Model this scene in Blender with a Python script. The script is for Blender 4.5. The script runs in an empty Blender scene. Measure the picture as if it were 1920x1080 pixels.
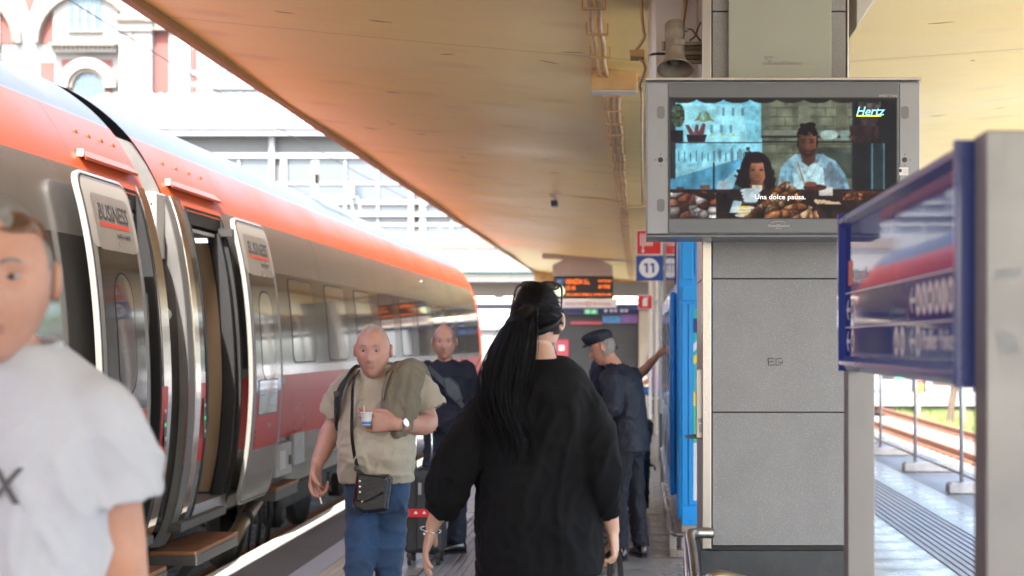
import bpy, bmesh, math, random
import numpy as np
from mathutils import Vector, Matrix, Euler, noise as mnoise
R = math.radians
random.seed(7)
SC = bpy.context.scene
COL = SC.collection
# ------------------------------------------------------------------ camera, world, sun, exposure
F_PX = 1920 * 50 / 36            # focal length in photograph pixels
EYE = 1.6                        # camera height above the platform
VPX, VPY = 1195, 640             # vanishing point of the platform in the photograph
cam_d = bpy.data.cameras.new('camera'); cam = bpy.data.objects.new('camera', cam_d); COL.objects.link(cam)
cam.location = (0, 0, EYE); cam.rotation_euler = (R(90), 0, 0)
cam_d.lens = 50; cam_d.sensor_width = 36; cam_d.sensor_fit = 'HORIZONTAL'
cam_d.shift_x = -(VPX - 960) / 1920; cam_d.shift_y = (VPY - 540) / 1920
cam_d.clip_start = 0.05; cam_d.clip_end = 3000
cam_d.dof.use_dof = True; cam_d.dof.focus_distance = 6.0; cam_d.dof.aperture_fstop = 3.2
SC.camera = cam
EXPO = 2.95
SUN_EL = R(50)
W = bpy.data.worlds.new('World'); SC.world = W; W.use_nodes = True
nt = W.node_tree; nt.nodes.clear()
sky = nt.nodes.new('ShaderNodeTexSky'); sky.sky_type = 'NISHITA'; sky.sun_disc = False
sky.sun_elevation = SUN_EL; sky.sun_rotation = R(180); sky.dust_density = 3.2; sky.air_density = 1.0; sky.ozone_density = 1.0
bg = nt.nodes.new('ShaderNodeBackground'); bg.inputs[1].default_value = 0.15
wo = nt.nodes.new('ShaderNodeOutputWorld')
nt.links.new(sky.outputs[0], bg.inputs[0]); nt.links.new(bg.outputs[0], wo.inputs[0])
sd = bpy.data.lights.new('sun', 'SUN'); sd.energy = 2.0; sd.angle = R(0.55); sd.color = (1, .96, .90)
sun = bpy.data.objects.new('sun', sd); COL.objects.link(sun)
_sd = Vector((0.045 * math.sin(SUN_EL), math.cos(SUN_EL), -math.sin(SUN_EL)))
sun.rotation_euler = _sd.to_track_quat('-Z', 'Y').to_euler(); sun.location = (0, -20, 40)
vs = SC.view_settings; vs.view_transform = 'Standard'; vs.look = 'None'; vs.exposure = EXPO; vs.gamma = 1; vs.use_curve_mapping = False
SC.cycles.max_bounces = 10; SC.cycles.diffuse_bounces = 5; SC.cycles.glossy_bounces = 5; SC.cycles.transmission_bounces = 6
SC.cycles.use_denoising = True; SC.cycles.sample_clamp_indirect = 8
SC.cycles.caustics_reflective = False; SC.cycles.caustics_refractive = False

# ------------------------------------------------------------------ helpers
def at(x, y, Y):
    """world point seen at photograph pixel (x, y) at depth Y"""
    return Vector(((x - VPX) / F_PX * Y, Y, EYE - (y - VPY) / F_PX * Y))
def lin(r, g, b):
    f = lambda c: ((c / 255 + .055) / 1.055) ** 2.4 if c / 255 > .04045 else c / 255 / 12.92
    return (f(r), f(g), f(b))
MATS = {}
def mat(name, col, rough=.5, metal=0., var=.12, vscale=3., bump=0., bscale=60., coat=0., stretch=(1, 1, 1), rvar=.15,
        spec=.5, emit=0., ecol=None, speck=0., sscale=120., scol=None, dirt=0., dscale=1.2, dcol=(.05, .04, .03), bump2=0., b2scale=2., sheen=0., sss=0.):
    m = bpy.data.materials.new(name); m.use_nodes = True; MATS[name] = m
    n = m.node_tree.nodes; l = m.node_tree.links; p = n['Principled BSDF']
    tc = n.new('ShaderNodeTexCoord'); mp = n.new('ShaderNodeMapping'); mp.inputs['Scale'].default_value = stretch
    l.new(tc.outputs['Object'], mp.inputs[0])
    def nz(scale, detail=5, rgh=.55):
        t = n.new('ShaderNodeTexNoise'); t.inputs['Scale'].default_value = scale; t.inputs['Detail'].default_value = detail
        t.inputs['Roughness'].default_value = rgh; l.new(mp.outputs[0], t.inputs['Vector']); return t
    def ramp(src, a, b, ca, cb):
        r = n.new('ShaderNodeMapRange'); r.inputs[1].default_value = a; r.inputs[2].default_value = b
        r.inputs[3].default_value = ca; r.inputs[4].default_value = cb; l.new(src, r.inputs[0]); return r.outputs[0]
    def mix(f, a, b):
        x = n.new('ShaderNodeMix'); x.data_type = 'RGBA'
        if isinstance(f, (int, float)): x.inputs[0].default_value = f
        else: l.new(f, x.inputs[0])
        for i, v in ((6, a), (7, b)):
            if isinstance(v, tuple): x.inputs[i].default_value = (*v[:3], 1)
            else: l.new(v, x.inputs[i])
        return x.outputs[2]
    c = tuple(col)
    out = None
    if var > 0:
        t = nz(vscale)
        out = mix(ramp(t.outputs[0], .3, .7, 0, 1), tuple(max(0, v * (1 - var)) for v in c), tuple(min(1, v * (1 + var)) for v in c))
        l.new(ramp(t.outputs[0], .3, .7, max(.02, rough * (1 - rvar)), min(1, rough * (1 + rvar))), p.inputs['Roughness'])
    else:
        p.inputs['Roughness'].default_value = rough
    if dirt > 0:
        t = nz(dscale, 8, .65)
        out = mix(ramp(t.outputs[0], .52, .72, 0, dirt), out or c, dcol)
    if speck > 0:
        t = n.new('ShaderNodeTexVoronoi'); t.inputs['Scale'].default_value = sscale; l.new(mp.outputs[0], t.inputs['Vector'])
        out = mix(ramp(t.outputs['Distance'], .12, .3, speck, 0), out or c, scol or (.7, .7, .7))
    if out is None: p.inputs['Base Color'].default_value = (*c, 1)
    else: l.new(out, p.inputs['Base Color'])
    p.inputs['Metallic'].default_value = metal; p.inputs['Coat Weight'].default_value = coat; p.inputs['Coat Roughness'].default_value = .06
    p.inputs['Specular IOR Level'].default_value = spec
    if sheen: p.inputs['Sheen Weight'].default_value = sheen
    if sss:
        p.inputs['Subsurface Weight'].default_value = sss; p.inputs['Subsurface Radius'].default_value = (.01, .004, .002); p.inputs['Subsurface Scale'].default_value = .5
    nrm = None
    for st, scl in ((bump2, b2scale), (bump, bscale)):
        if st > 0:
            t = nz(scl, 4); b = n.new('ShaderNodeBump'); b.inputs['Strength'].default_value = min(1, st); b.inputs['Distance'].default_value = .02 if scl < 10 else .004
            l.new(t.outputs[0], b.inputs['Height'])
            if nrm: l.new(nrm, b.inputs['Normal'])
            nrm = b.outputs[0]
    if nrm: l.new(nrm, p.inputs['Normal']); 
    if nrm and coat: l.new(nrm, p.inputs['Coat Normal'])
    if emit:
        p.inputs['Emission Color'].default_value = (*(ecol or c), 1); p.inputs['Emission Strength'].default_value = emit
    return m
def glassmat(name, col=(1, 1, 1), rough=.02, alpha=.35):
    m = mat(name, col, rough, var=0); p = m.node_tree.nodes['Principled BSDF']
    p.inputs['Alpha'].default_value = alpha; return m
ORG = {}
def org(o): return ORG.get(o.name, Vector((0, 0, 0)))
def link(o, parent=None, label=None, cat=None, group=None, kind=None):
    COL.objects.link(o)
    if parent is not None: o.parent = parent
    if label: o['label'] = label
    if cat: o['category'] = cat
    if group: o['group'] = group
    if kind: o['kind'] = kind
    return o
def thing(name, loc, label, cat, group=None, kind=None):
    o = bpy.data.objects.new(name, None); o.empty_display_size = .1
    link(o, None, label, cat, group, kind); o.location = loc; ORG[o.name] = Vector(loc); return o
class MB:
    def __init__(s): s.v = []; s.f = []
    def add(s, vs, fs):
        b = len(s.v); s.v += [tuple(v) for v in vs]; s.f += [tuple(b + i for i in f) for f in fs]; return s
    def box(s, x0, x1, y0, y1, z0, z1, M=None):
        vs = [Vector((x, y, z)) for z in (z0, z1) for y in (y0, y1) for x in (x0, x1)]
        if M: vs = [M @ v for v in vs]
        return s.add(vs, [(0, 2, 3, 1), (4, 5, 7, 6), (0, 1, 5, 4), (2, 6, 7, 3), (0, 4, 6, 2), (1, 3, 7, 5)])
    def bar(s, a, b, w, h, up=(0, 0, 1)):
        a = Vector(a); b = Vector(b); d = (b - a).normalized(); u = Vector(up)
        if abs(d.dot(u)) > .95: u = Vector((0, 1, 0))
        sd = d.cross(u).normalized(); u = sd.cross(d)
        vs = [p + sd * (i * w / 2) + u * (j * h / 2) for p in (a, b) for (i, j) in ((-1, -1), (1, -1), (1, 1), (-1, 1))]
        return s.add(vs, [(3, 2, 1, 0), (4, 5, 6, 7), (0, 1, 5, 4), (1, 2, 6, 5), (2, 3, 7, 6), (3, 0, 4, 7)])
    def prism(s, poly, y0, y1, plane='XZ'):
        """poly: 2D outline, extruded along the remaining axis from y0 to y1"""
        n = len(poly)
        def mk(p, t): return (p[0], t, p[1]) if plane == 'XZ' else ((t, p[0], p[1]) if plane == 'YZ' else (p[0], p[1], t))
        vs = [mk(p, y0) for p in poly] + [mk(p, y1) for p in poly]
        return s.add(vs, [tuple(range(n)), tuple(range(2 * n - 1, n - 1, -1))] + [(i, i + n, (i + 1) % n + n, (i + 1) % n) for i in range(n)])
    def tube(s, pts, r, n=10, caps=True, sub=0, ell=None, ref=None, round_ends=False):
        pts = [Vector(p) for p in pts]; rs = list(r) if hasattr(r, '__len__') else [r] * len(pts)
        if sub:
            P, Q = [], []
            for i in range(len(pts) - 1):
                p0 = pts[max(i - 1, 0)]; p1 = pts[i]; p2 = pts[i + 1]; p3 = pts[min(i + 2, len(pts) - 1)]
                for k in range(sub):
                    t = k / sub
                    P.append(.5 * ((2 * p1) + (p2 - p0) * t + (2 * p0 - 5 * p1 + 4 * p2 - p3) * t * t + (3 * p1 - p0 - 3 * p2 + p3) * t ** 3))
                    e = t * t * (3 - 2 * t) ; Q.append(rs[i] * (1 - e) + rs[i + 1] * e)
            P.append(pts[-1]); Q.append(rs[-1]); pts, rs = P, Q
        if round_ends:
            d0 = (pts[0] - pts[1]).normalized(); d1 = (pts[-1] - pts[-2]).normalized(); r0, r1 = rs[0], rs[-1]
            A = [(pts[0] + d0 * r0 * math.sin(a), r0 * math.cos(a)) for a in (1.35, .9, .45)]
            B = [(pts[-1] + d1 * r1 * math.sin(a), r1 * math.cos(a)) for a in (.45, .9, 1.35)]
            pts = [a[0] for a in A] + pts + [b[0] for b in B]; rs = [a[1] for a in A] + rs + [b[1] for b in B]
        t0 = (pts[1] - pts[0]).normalized()
        u = Vector(ref) if ref is not None else (Vector((0, 0, 1)) if abs(t0.z) < .9 else Vector((0, 1, 0)))
        u = (u - t0 * u.dot(t0)).normalized()
        vs = []; m = len(pts)
        for i, p in enumerate(pts):
            t = ((pts[min(i + 1, m - 1)] - pts[max(i - 1, 0)])).normalized()
            if t.length == 0: t = t0
            u = (u - t * u.dot(t)); u = u.normalized() if u.length > 1e-6 else t.orthogonal().normalized()
            w = t.cross(u); e = ell if ell else 1.
            for k in range(n):
                a = 2 * math.pi * k / n
                vs.append(p + u * (rs[i] * math.cos(a)) * e + w * (rs[i] * math.sin(a)))
        fs = [(i * n + k, i * n + (k + 1) % n, (i + 1) * n + (k + 1) % n, (i + 1) * n + k) for i in range(m - 1) for k in range(n)]
        if caps: fs += [tuple(range(n - 1, -1, -1)), tuple((m - 1) * n + k for k in range(n))]
        return s.add(vs, fs)
    def loft(s, rings, caps=True, closed=True):
        n = len(rings[0]); vs = [v for r in rings for v in r]; m = len(rings); kk = n if closed else n - 1
        fs = [(i * n + k, i * n + (k + 1) % n, (i + 1) * n + (k + 1) % n, (i + 1) * n + k) for i in range(m - 1) for k in range(kk)]
        if caps and closed: fs += [tuple(range(n - 1, -1, -1)), tuple((m - 1) * n + k for k in range(n))]
        return s.add(vs, fs)
    def lathe(s, prof, c, axis=(0, 0, 1), n=20):
        """prof: (radius, height) pairs along axis from c"""
        ax = Vector(axis).normalized(); u = ax.orthogonal().normalized(); w = ax.cross(u); c = Vector(c)
        return s.loft([[c + ax * h + (u * math.cos(2 * math.pi * k / n) + w * math.sin(2 * math.pi * k / n)) * max(r, 1e-4) for k in range(n)] for r, h in prof])
    def sphere(s, c, r, n=12, m=8, M=None):
        c = Vector(c); rx, ry, rz = (r, r, r) if not hasattr(r, '__len__') else r
        rings = []
        for j in range(1, m):
            a = math.pi * j / m - math.pi / 2
            ring = [Vector((rx * math.cos(a) * math.cos(2 * math.pi * k / n), ry * math.cos(a) * math.sin(2 * math.pi * k / n), rz * math.sin(a))) for k in range(n)]
            rings.append([c + (M @ v if M else v) for v in ring])
        return s.loft(rings)
    def mesh(s, name, o=Vector((0, 0, 0))):
        me = bpy.data.meshes.new(name); me.from_pydata([(v[0] - o[0], v[1] - o[1], v[2] - o[2]) for v in s.v], [], s.f); me.validate(); me.update(); return me
    def build(s, name, m, parent=None, smooth=False, bevel=0., label=None, cat=None, group=None, kind=None, base=None, recalc=True, seg=2):
        """one mesh object; verts are in world space"""
        if parent is not None: o0 = org(parent)
        else: o0 = Vector(base) if base is not None else Vector((0, 0, 0))
        me = s.mesh(name, o0)
        if recalc:
            bm = bmesh.new(); bm.from_mesh(me); bmesh.ops.recalc_face_normals(bm, faces=bm.faces); bm.to_mesh(me); bm.free()
        me.materials.append(MATS[m] if isinstance(m, str) else m)
        if smooth: me.polygons.foreach_set('use_smooth', [True] * len(me.polygons))
        o = bpy.data.objects.new(name, me); link(o, parent, label, cat, group, kind)
        if parent is None: o.location = o0
        ORG[o.name] = o0
        if bevel:
            b = o.modifiers.new('edges', 'BEVEL'); b.width = bevel; b.segments = seg; b.limit_method = 'ANGLE'; b.angle_limit = R(40)
        return o
def box(name, m, x0, x1, y0, y1, z0, z1, parent=None, bevel=.004, **k):
    return MB().box(x0, x1, y0, y1, z0, z1).build(name, m, parent, bevel=bevel, **k)
def text(name, body, size, m, parent, pos, xd=(1, 0, 0), up=(0, 0, 1), align='CENTER', shear=0., weight=0., ext=.0006, sx=1., base=None, fitw=None, **k):
    cu = bpy.data.curves.new(name, 'FONT'); cu.body = body; cu.size = size; cu.align_x = align; cu.align_y = 'CENTER'
    cu.shear = shear; cu.offset = min(weight, size * .013); cu.extrude = ext; cu.resolution_u = 3
    t = bpy.data.objects.new(name + '_source', cu); COL.objects.link(t)
    dg = bpy.context.evaluated_depsgraph_get(); me = bpy.data.meshes.new_from_object(t.evaluated_get(dg))
    bpy.data.objects.remove(t); bpy.data.curves.remove(cu)
    if fitw:
        xs_ = [v.co.x for v in me.vertices]; sx = fitw / (max(xs_) - min(xs_))
    x = Vector(xd).normalized(); u = Vector(up).normalized(); z = x.cross(u)
    M = Matrix((x * sx, u, z)).transposed().to_4x4()
    o0 = org(parent) if parent is not None else Vector((0, 0, 0)); M.translation = Vector(pos) - o0
    me.transform(M); me.name = name; me.materials.clear(); me.materials.append(MATS[m])
    o = bpy.data.objects.new(name, me); link(o, parent, **k); ORG[o.name] = o0; return o
def remesh(mb, voxel, smooth=3, fac=.5):
    """union of overlapping closed shapes as one continuous skin; returns a mesh"""
    me = mb.mesh('tmp'); bm = bmesh.new(); bm.from_mesh(me); bmesh.ops.recalc_face_normals(bm, faces=bm.faces); bm.to_mesh(me); bm.free()
    o = bpy.data.objects.new('tmp', me); COL.objects.link(o)
    r = o.modifiers.new('r', 'REMESH'); r.mode = 'VOXEL'; r.voxel_size = voxel
    if smooth:
        q = o.modifiers.new('s', 'SMOOTH'); q.factor = fac; q.iterations = smooth
    dg = bpy.context.evaluated_depsgraph_get(); out = bpy.data.meshes.new_from_object(o.evaluated_get(dg))
    bpy.data.objects.remove(o); bpy.data.meshes.remove(me); return out
def rrect(x0, x1, z0, z1, r, n=5):
    P = []
    for cx, cz, a0 in ((x1 - r, z1 - r, 0), (x0 + r, z1 - r, 90), (x0 + r, z0 + r, 180), (x1 - r, z0 + r, 270)):
        P += [(cx + r * math.cos(R(a0 + 90 * k / n)), cz + r * math.sin(R(a0 + 90 * k / n))) for k in range(n + 1)]
    return P
def disc(cx, cz, r, n=28): return [(cx + r * math.cos(2 * math.pi * k / n), cz + r * math.sin(2 * math.pi * k / n)) for k in range(n)]
def copyobj(o, loc, parent=None, name=None):
    c = o.copy(); COL.objects.link(c)
    if name: c.name = name
    if parent is not None: c.parent = parent
    c.location = loc; ORG[c.name] = org(parent) if parent is not None else Vector(loc); return c
# ------------------------------------------------------------------ materials
mat('stone_tile', (.22, .208, .195), .34, var=.22, vscale=2.2, speck=.25, sscale=160, scol=(.3, .3, .3), bump=.05, bscale=90, dirt=.25, dscale=1.1, dcol=(.09, .085, .08), rvar=.5, spec=.28)
mat('joint', (.07, .068, .065), .8, var=.2)
mat('asphalt', (.075, .072, .07), .75, var=.25, vscale=1.3, bump=.3, bscale=220, dirt=.4, dscale=.8)
mat('coping', (.5, .48, .44), .7, var=.15, vscale=4, bump=.2, bscale=120, dirt=.3)
mat('light_stone', (.27, .27, .29), .5, var=.14, vscale=3, bump=.1, bscale=160, dirt=.3)
mat('tactile', (.32, .27, .22), .55, var=.15, vscale=5, bump=.15, bscale=150, dirt=.3)
mat('rib_stone', (.26, .24, .22), .4, var=.2, vscale=4, dirt=.3)
mat('grey_slab', (.2, .21, .22), .6, var=.18, vscale=1.6, bump=.15, bscale=140, dirt=.25)
mat('ballast', (.36, .345, .32), .9, var=.45, vscale=9, bump=1., bscale=18, speck=.6, sscale=9, scol=(.62, .6, .56))
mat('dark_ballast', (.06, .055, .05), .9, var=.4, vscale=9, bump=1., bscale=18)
mat('rail_rust', (.33, .13, .06), .75, var=.3, vscale=12, bump=.2)
mat('rail_top', (.45, .42, .4), .3, metal=1., var=.1)
mat('sleeper', (.22, .2, .18), .85, var=.3, vscale=6, bump=.2)
mat('grass', (.12, .2, .04), .8, var=.45, vscale=6)
mat('dry_grass', (.36, .32, .14), .85, var=.35, vscale=6)
mat('soil', (.36, .3, .2), .95, var=.35, vscale=1.1, bump=.5, bscale=12)
mat('ceiling_paint', (.97, .775, .315), .42, var=.05, vscale=1.2, stretch=(.5, 1.0, 1), bump=.08, bscale=22, bump2=.06, b2scale=.6, dirt=.14, dscale=2.2, dcol=(.62, .38, .13), speck=.25, sscale=2.3, scol=(.55, .34, .14), spec=.4)
mat('ceiling_seam', (.42, .24, .1), .6, var=.2)
mat('ceiling_mark', (.10, .06, .03), .8, var=.3)
mat('fascia_brown', (.30, .155, .05), .55, var=.25, vscale=3, stretch=(1, .3, 1), dirt=.5, dscale=4)
mat('roof_metal', (.5, .5, .5), .5, var=.15)
mat('conduit_paint', (.62, .46, .27), .5, var=.18, vscale=8, dirt=.3, dscale=6)
mat('conduit_clip', (.58, .4, .2), .6, var=.25, vscale=20, dirt=.5, dscale=20, dcol=(.12, .05, .02))
mat('box_paint', (.66, .44, .2), .5, var=.12, vscale=6, dirt=.25, dscale=8)
mat('rust_screw', (.15, .06, .03), .8)
mat('granite', (.25, .255, .26), .55, var=.10, vscale=4, speck=.55, sscale=150, scol=(.55, .55, .54), bump=.08, bscale=160, dirt=.4, dscale=1.7, dcol=(.19, .185, .175))
mat('plinth_stone', (.03, .038, .046), .35, var=.25, vscale=5, speck=.15, sscale=160, scol=(.2, .22, .24), dirt=.25, dscale=6, dcol=(.13, .13, .13))
mat('column_core', (.10, .10, .10), .8, var=.1)
mat('steel', (.40, .385, .37), .32, metal=1., var=.12, vscale=3, stretch=(1, 1, .1), bump=.03, bscale=80, rvar=.3)
mat('steel_warm', (.46, .42, .41), .42, metal=.85, var=.15, vscale=2.5, bump=.03, bscale=70, rvar=.3)
mat('post_steel', (.245, .24, .235), .45, metal=.55, var=.10, vscale=5, bump=.04, bscale=120, dirt=.15, dscale=3, dcol=(.3, .28, .26), rvar=.3)
mat('alu_box', (.47, .44, .42), .4, metal=.6, var=.08, vscale=2, dirt=.15, dscale=2)
mat('plate_green', (.36, .385, .335), .45, var=.04, vscale=2, dirt=.08, dscale=5, dcol=(.35, .33, .28))
mat('grey_print', (.3, .3, .29), .6, var=0)
mat('ink', (.03, .03, .035), .6, var=0)
mat('tv_bezel', (.12, .135, .155), .35, var=.05, vscale=6, coat=.2)
mat('tv_side', (.31, .325, .35), .4, var=.05, vscale=6)
mat('tv_grille', (.19, .19, .195), .6, var=.15, vscale=300)
mat('black_plastic', (.018, .018, .02), .35, var=.1)
mat('black_rubber', (.014, .014, .015), .6, var=.15)
mat('white_print', (.75, .75, .75), .5, var=0)
mat('pale_print', (.42, .43, .44), .5, var=0)
mat('horn_grey', (.27, .235, .195), .65, var=.2, vscale=14, dirt=.5, dscale=18, dcol=(.12, .09, .06), bump=.05)
mat('cable_brown', (.12, .075, .04), .6, var=.2)
mat('white_steel', (.62, .6, .57), .5, var=.1, vscale=4, dirt=.2, dscale=4)
mat('sign_blue_frame', (.012, .045, .29), .3, var=.08, vscale=4, coat=.5)
mat('sign_panel', (.03, .05, .23), .04, var=.08, vscale=3, coat=.0, spec=.05, bump2=.02, b2scale=3.2, rvar=.3)
mat('sign_white', (.74, .74, .76), .4, var=0)
mat('sign_navy', (.015, .02, .09), .3, var=0)
mat('sign_orange', (.7, .17, .06), .5, var=0)
mat('tape_grey', (.3, .31, .32), .7, var=.2, vscale=25)
mat('sign_red', (.62, .02, .03), .35, var=.06)
mat('sign_blue', (.01, .06, .33), .35, var=.06)
mat('kiosk_blue', (.01, .30, .78), .3, var=.06, vscale=3, coat=.3, dirt=.06, dscale=5)
mat('kiosk_blue_dark', (.004, .12, .4), .3, var=.06)
mat('kiosk_glass', (.05, .06, .08), .06, var=.1, coat=.5)
mat('poster_teal', (.01, .42, .48), .35, var=.05)
mat('poster_green', (.05, .55, .25), .35, var=.05)
mat('poster_yellow', (.75, .6, .04), .35, var=.05)
mat('poster_navy', (.01, .045, .2), .35, var=.05)
mat('poster_white', (.62, .72, .8), .35, var=.04)
mat('cream_metal', (.62, .61, .58), .45, var=.06)
mat('pale_green_glass', (.42, .62, .36), .2, var=.05)
# train
mat('train_red_lit', (.52, .09, .034), .4, var=.05, vscale=.8, coat=.03, spec=.22, bump2=.03, b2scale=1.3, dirt=.05, dscale=3)  # same paint as the lower red; its lighter orange light is put into colour
mat('train_lower_red', (.5, .028, .026), .3, var=.06, vscale=.8, coat=.0, spec=.18, bump2=.03, b2scale=1.3, dirt=.06, dscale=3)  # same paint as the upper stripe, without the orange light put in
mat('train_silver', (.165, .155, .142), .2, metal=.3, var=.05, vscale=.8, coat=.2, bump2=.035, b2scale=1.1, dirt=.22, dscale=1.3, dcol=(.11, .09, .07))
mat('train_band', (.035, .031, .028), .1, var=.06, vscale=.8, coat=.2, bump2=.03, b2scale=1.2)
mat('train_grey', (.17, .165, .155), .25, metal=.2, var=.08, vscale=1.5, coat=.3, bump2=.03, b2scale=1.4, dirt=.2, dscale=2)
mat('train_strip', (.3, .295, .285), .2, metal=.3, var=.05, coat=.5)
mat('train_roof', (.105, .109, .116), .4, var=.10, vscale=1.4, dirt=.35, dscale=1.4, dcol=(.3, .29, .28), bump=.03)
mat('train_end', (.13, .125, .12), .5, var=.15, vscale=3, dirt=.3, dscale=4)
mat('train_glass', (.03, .027, .025), .03, var=0, coat=.8, bump2=.02, b2scale=1.6)
mat('train_white', (.55, .54, .51), .4, var=.08, vscale=4, dirt=.2, dscale=5)
mat('chrome', (.62, .58, .54), .14, metal=1., var=.08, bump2=.05, b2scale=3)
mat('door_frame', (.27, .26, .245), .45, metal=.1, var=.06, vscale=3)
mat('door_panel', (.47, .44, .40), .35, var=.05, vscale=2, coat=.1, spec=.3)
mat('plate_taupe', (.30, .275, .25), .3, var=.05, coat=.3)
mat('print_dark', (.05, .045, .045), .5, var=0)
mat('print_red', (.65, .07, .04), .5, var=0)
mat('vest_beige', (.62, .47, .33), .45, var=.07, vscale=2, bump=.02)
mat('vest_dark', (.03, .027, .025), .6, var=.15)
mat('bellows', (.012, .018, .028), .6, var=.2)
mat('bogie', (.03, .026, .022), .8, var=.3, vscale=8, dirt=.5, dscale=5, dcol=(.09, .055, .03), bump=.1)
mat('step_brown', (.27, .115, .05), .6, var=.3, vscale=6, dirt=.5, dscale=7, dcol=(.06, .045, .035), bump=.2, bscale=120)
mat('step_side', (.09, .085, .08), .6, var=.2)
mat('damper', (.34, .24, .15), .4, metal=.6, var=.25, vscale=8, dirt=.4, dscale=8)
mat('box_grey', (.38, .38, .375), .5, var=.12, vscale=5, dirt=.3, dscale=5)
# far buildings
mat('stucco_white', (.235, .228, .215), .85, var=.05, vscale=.3, bump=.1, bscale=8)
mat('stucco_pink', (.165, .056, .048), .85, var=.08, vscale=.4, bump=.1, bscale=8)
mat('stone_cream', (.18, .15, .118), .85, var=.08, vscale=.5)
mat('bldg_glass', (.05, .08, .11), .12, var=.12, vscale=.4, coat=.3)
mat('window_frame', (.10, .2, .2), .5, var=.1)
mat('shed_frame', (.23, .238, .246), .6, var=.06, vscale=.4)
mat('shed_panel', (.095, .10, .10), .6, var=.08, vscale=.5)
mat('shed_glass', (.07, .088, .11), .25, var=.10, vscale=.5, coat=.2)
mat('shed_roof', (.33, .32, .28), .8, var=.10, vscale=.8, dirt=.2, dscale=1)
mat('concrete', (.36, .35, .32), .85, var=.15, vscale=.9, dirt=.6, dscale=1.2, dcol=(.1, .1, .07), bump=.2, bscale=20)
mat('fascia_grey', (.2, .18, .16), .7, var=.06)
mat('dark_shop', (.012, .012, .014), .4, var=.15)
mat('tube_light', (1, .9, .7), .5, var=0, emit=1.2, ecol=(1, .85, .6))
mat('wall_pale', (.55, .58, .6), .6, var=.06, vscale=.6)
mat('brown_pillar', (.2, .16, .12), .6, var=.12)
mat('led_orange', (1, .25, .03), .5, var=0, emit=.22, ecol=(1, .15, .008))
mat('board_black', (.012, .012, .014), .3, var=0)
mat('board_hood', (.36, .3, .28), .6, var=.08, vscale=5)
mat('clock_face', (.6, .66, .5), .4, var=0, emit=.18, ecol=(.7, .85, .5))
mat('screen_blue', (.025, .07, .15), .4, var=.4, vscale=5, emit=.03, ecol=(.1, .4, .8))
mat('screen_purple', (.06, .025, .08), .4, var=.4, vscale=5, emit=.03, ecol=(.4, .15, .5))
mat('exit_green', (.03, .35, .12), .5, var=0, emit=.12, ecol=(.05, .6, .2))
mat('poster_red', (.22, .02, .035), .4, var=.1, emit=.04, ecol=(.7, .1, .14))
mat('wire', (.05, .05, .05), .6, var=0)
mat('galv', (.42, .43, .44), .42, metal=.7, var=.12, vscale=6)
mat('concrete_foot', (.38, .37, .36), .85, var=.15, vscale=8, bump=.2, bscale=60)
# people
mat('skin_light', (.52, .27, .19), .5, var=.10, vscale=14, bump=.06, bscale=180, sss=.12)
mat('skin_pink', (.49, .265, .205), .5, var=.14, vscale=14, bump=.08, bscale=180, sss=.12)
mat('skin_pale', (.62, .38, .29), .45, var=.07, vscale=14, bump=.05, bscale=180, sss=.12)
mat('skin_dark', (.16, .08, .055), .5, var=.10, vscale=14, bump=.05, bscale=180)
mat('lips', (.42, .19, .155), .45, var=.05)
mat('eye_white', (.33, .31, .29), .25, var=0)
mat('iris', (.04, .025, .015), .2, var=0)
mat('nail', (.62, .42, .38), .25, var=0)
mat('hair_grey', (.22, .205, .19), .65, var=.3, vscale=30, bump=.6, bscale=120, stretch=(3, 1, 1))
mat('hair_white', (.42, .34, .30), .65, var=.25, vscale=30, bump=.6, bscale=120)
mat('hair_black', (.004, .004, .0055), .48, var=.3, vscale=20, spec=.2)
mat('cloth_white', (.50, .52, .58), .85, var=.05, vscale=5, bump=.12, bscale=320, sheen=.1, bump2=.55, b2scale=9)
mat('cloth_sand', (.40, .36, .285), .88, var=.07, vscale=6, bump=.15, bscale=320, sheen=.1, bump2=.6, b2scale=9)
mat('cloth_olive', (.17, .15, .11), .88, var=.14, vscale=6, bump=.2, bscale=260, sheen=.1, bump2=.7, b2scale=9)
mat('denim', (.018, .05, .115), .85, var=.45, vscale=5, bump=.25, bscale=350, sheen=.1, bump2=.8, b2scale=9)
mat('denim_dark', (.010, .016, .034), .85, var=.3, vscale=6, bump=.25, bscale=350, bump2=.35, b2scale=9)
mat('cloth_black', (.0045, .0047, .006), .9, var=.2, vscale=5, bump=.15, bscale=320, spec=.25, bump2=.35, b2scale=9)
mat('cloth_navy', (.006, .009, .024), .85, var=.2, vscale=5, bump=.18, bscale=300, bump2=.35, b2scale=9)
mat('suit_navy', (.006, .009, .020), .7, var=.2, vscale=5, bump=.12, bscale=300, bump2=.35, b2scale=9)
mat('trouser_dark', (.006, .0075, .014), .8, var=.25, vscale=5, bump=.15, bscale=300, bump2=.35, b2scale=9)
mat('cloth_purple', (.16, .07, .26), .85, var=.12, vscale=6, bump2=.35, b2scale=9)
mat('jeans_blue', (.02, .10, .24), .85, var=.25, vscale=6, bump2=.35, b2scale=9)
mat('camo', (.16, .15, .10), .85, var=.75, vscale=16, bump=.1)
mat('leather_black', (.012, .012, .014), .25, var=.2, vscale=20, bump=.25, bscale=60, coat=.2)
mat('shoe_black', (.012, .012, .013), .22, var=.15, coat=.4)
mat('sole', (.02, .018, .016), .7, var=.1)
mat('strap_black', (.014, .014, .017), .75, var=.15, bump=.2, bscale=300)
mat('grey_bag', (.06, .075, .09), .6, var=.2, vscale=12, bump=.2, bscale=120)
mat('case_black', (.022, .025, .03), .6, var=.15, vscale=14, bump=.2, bscale=200)
mat('case_blue', (.02, .07, .16), .5, var=.15)
mat('belt_red', (.62, .015, .02), .55, var=.06)
mat('cup_white', (.72, .72, .72), .5, var=0)
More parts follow.
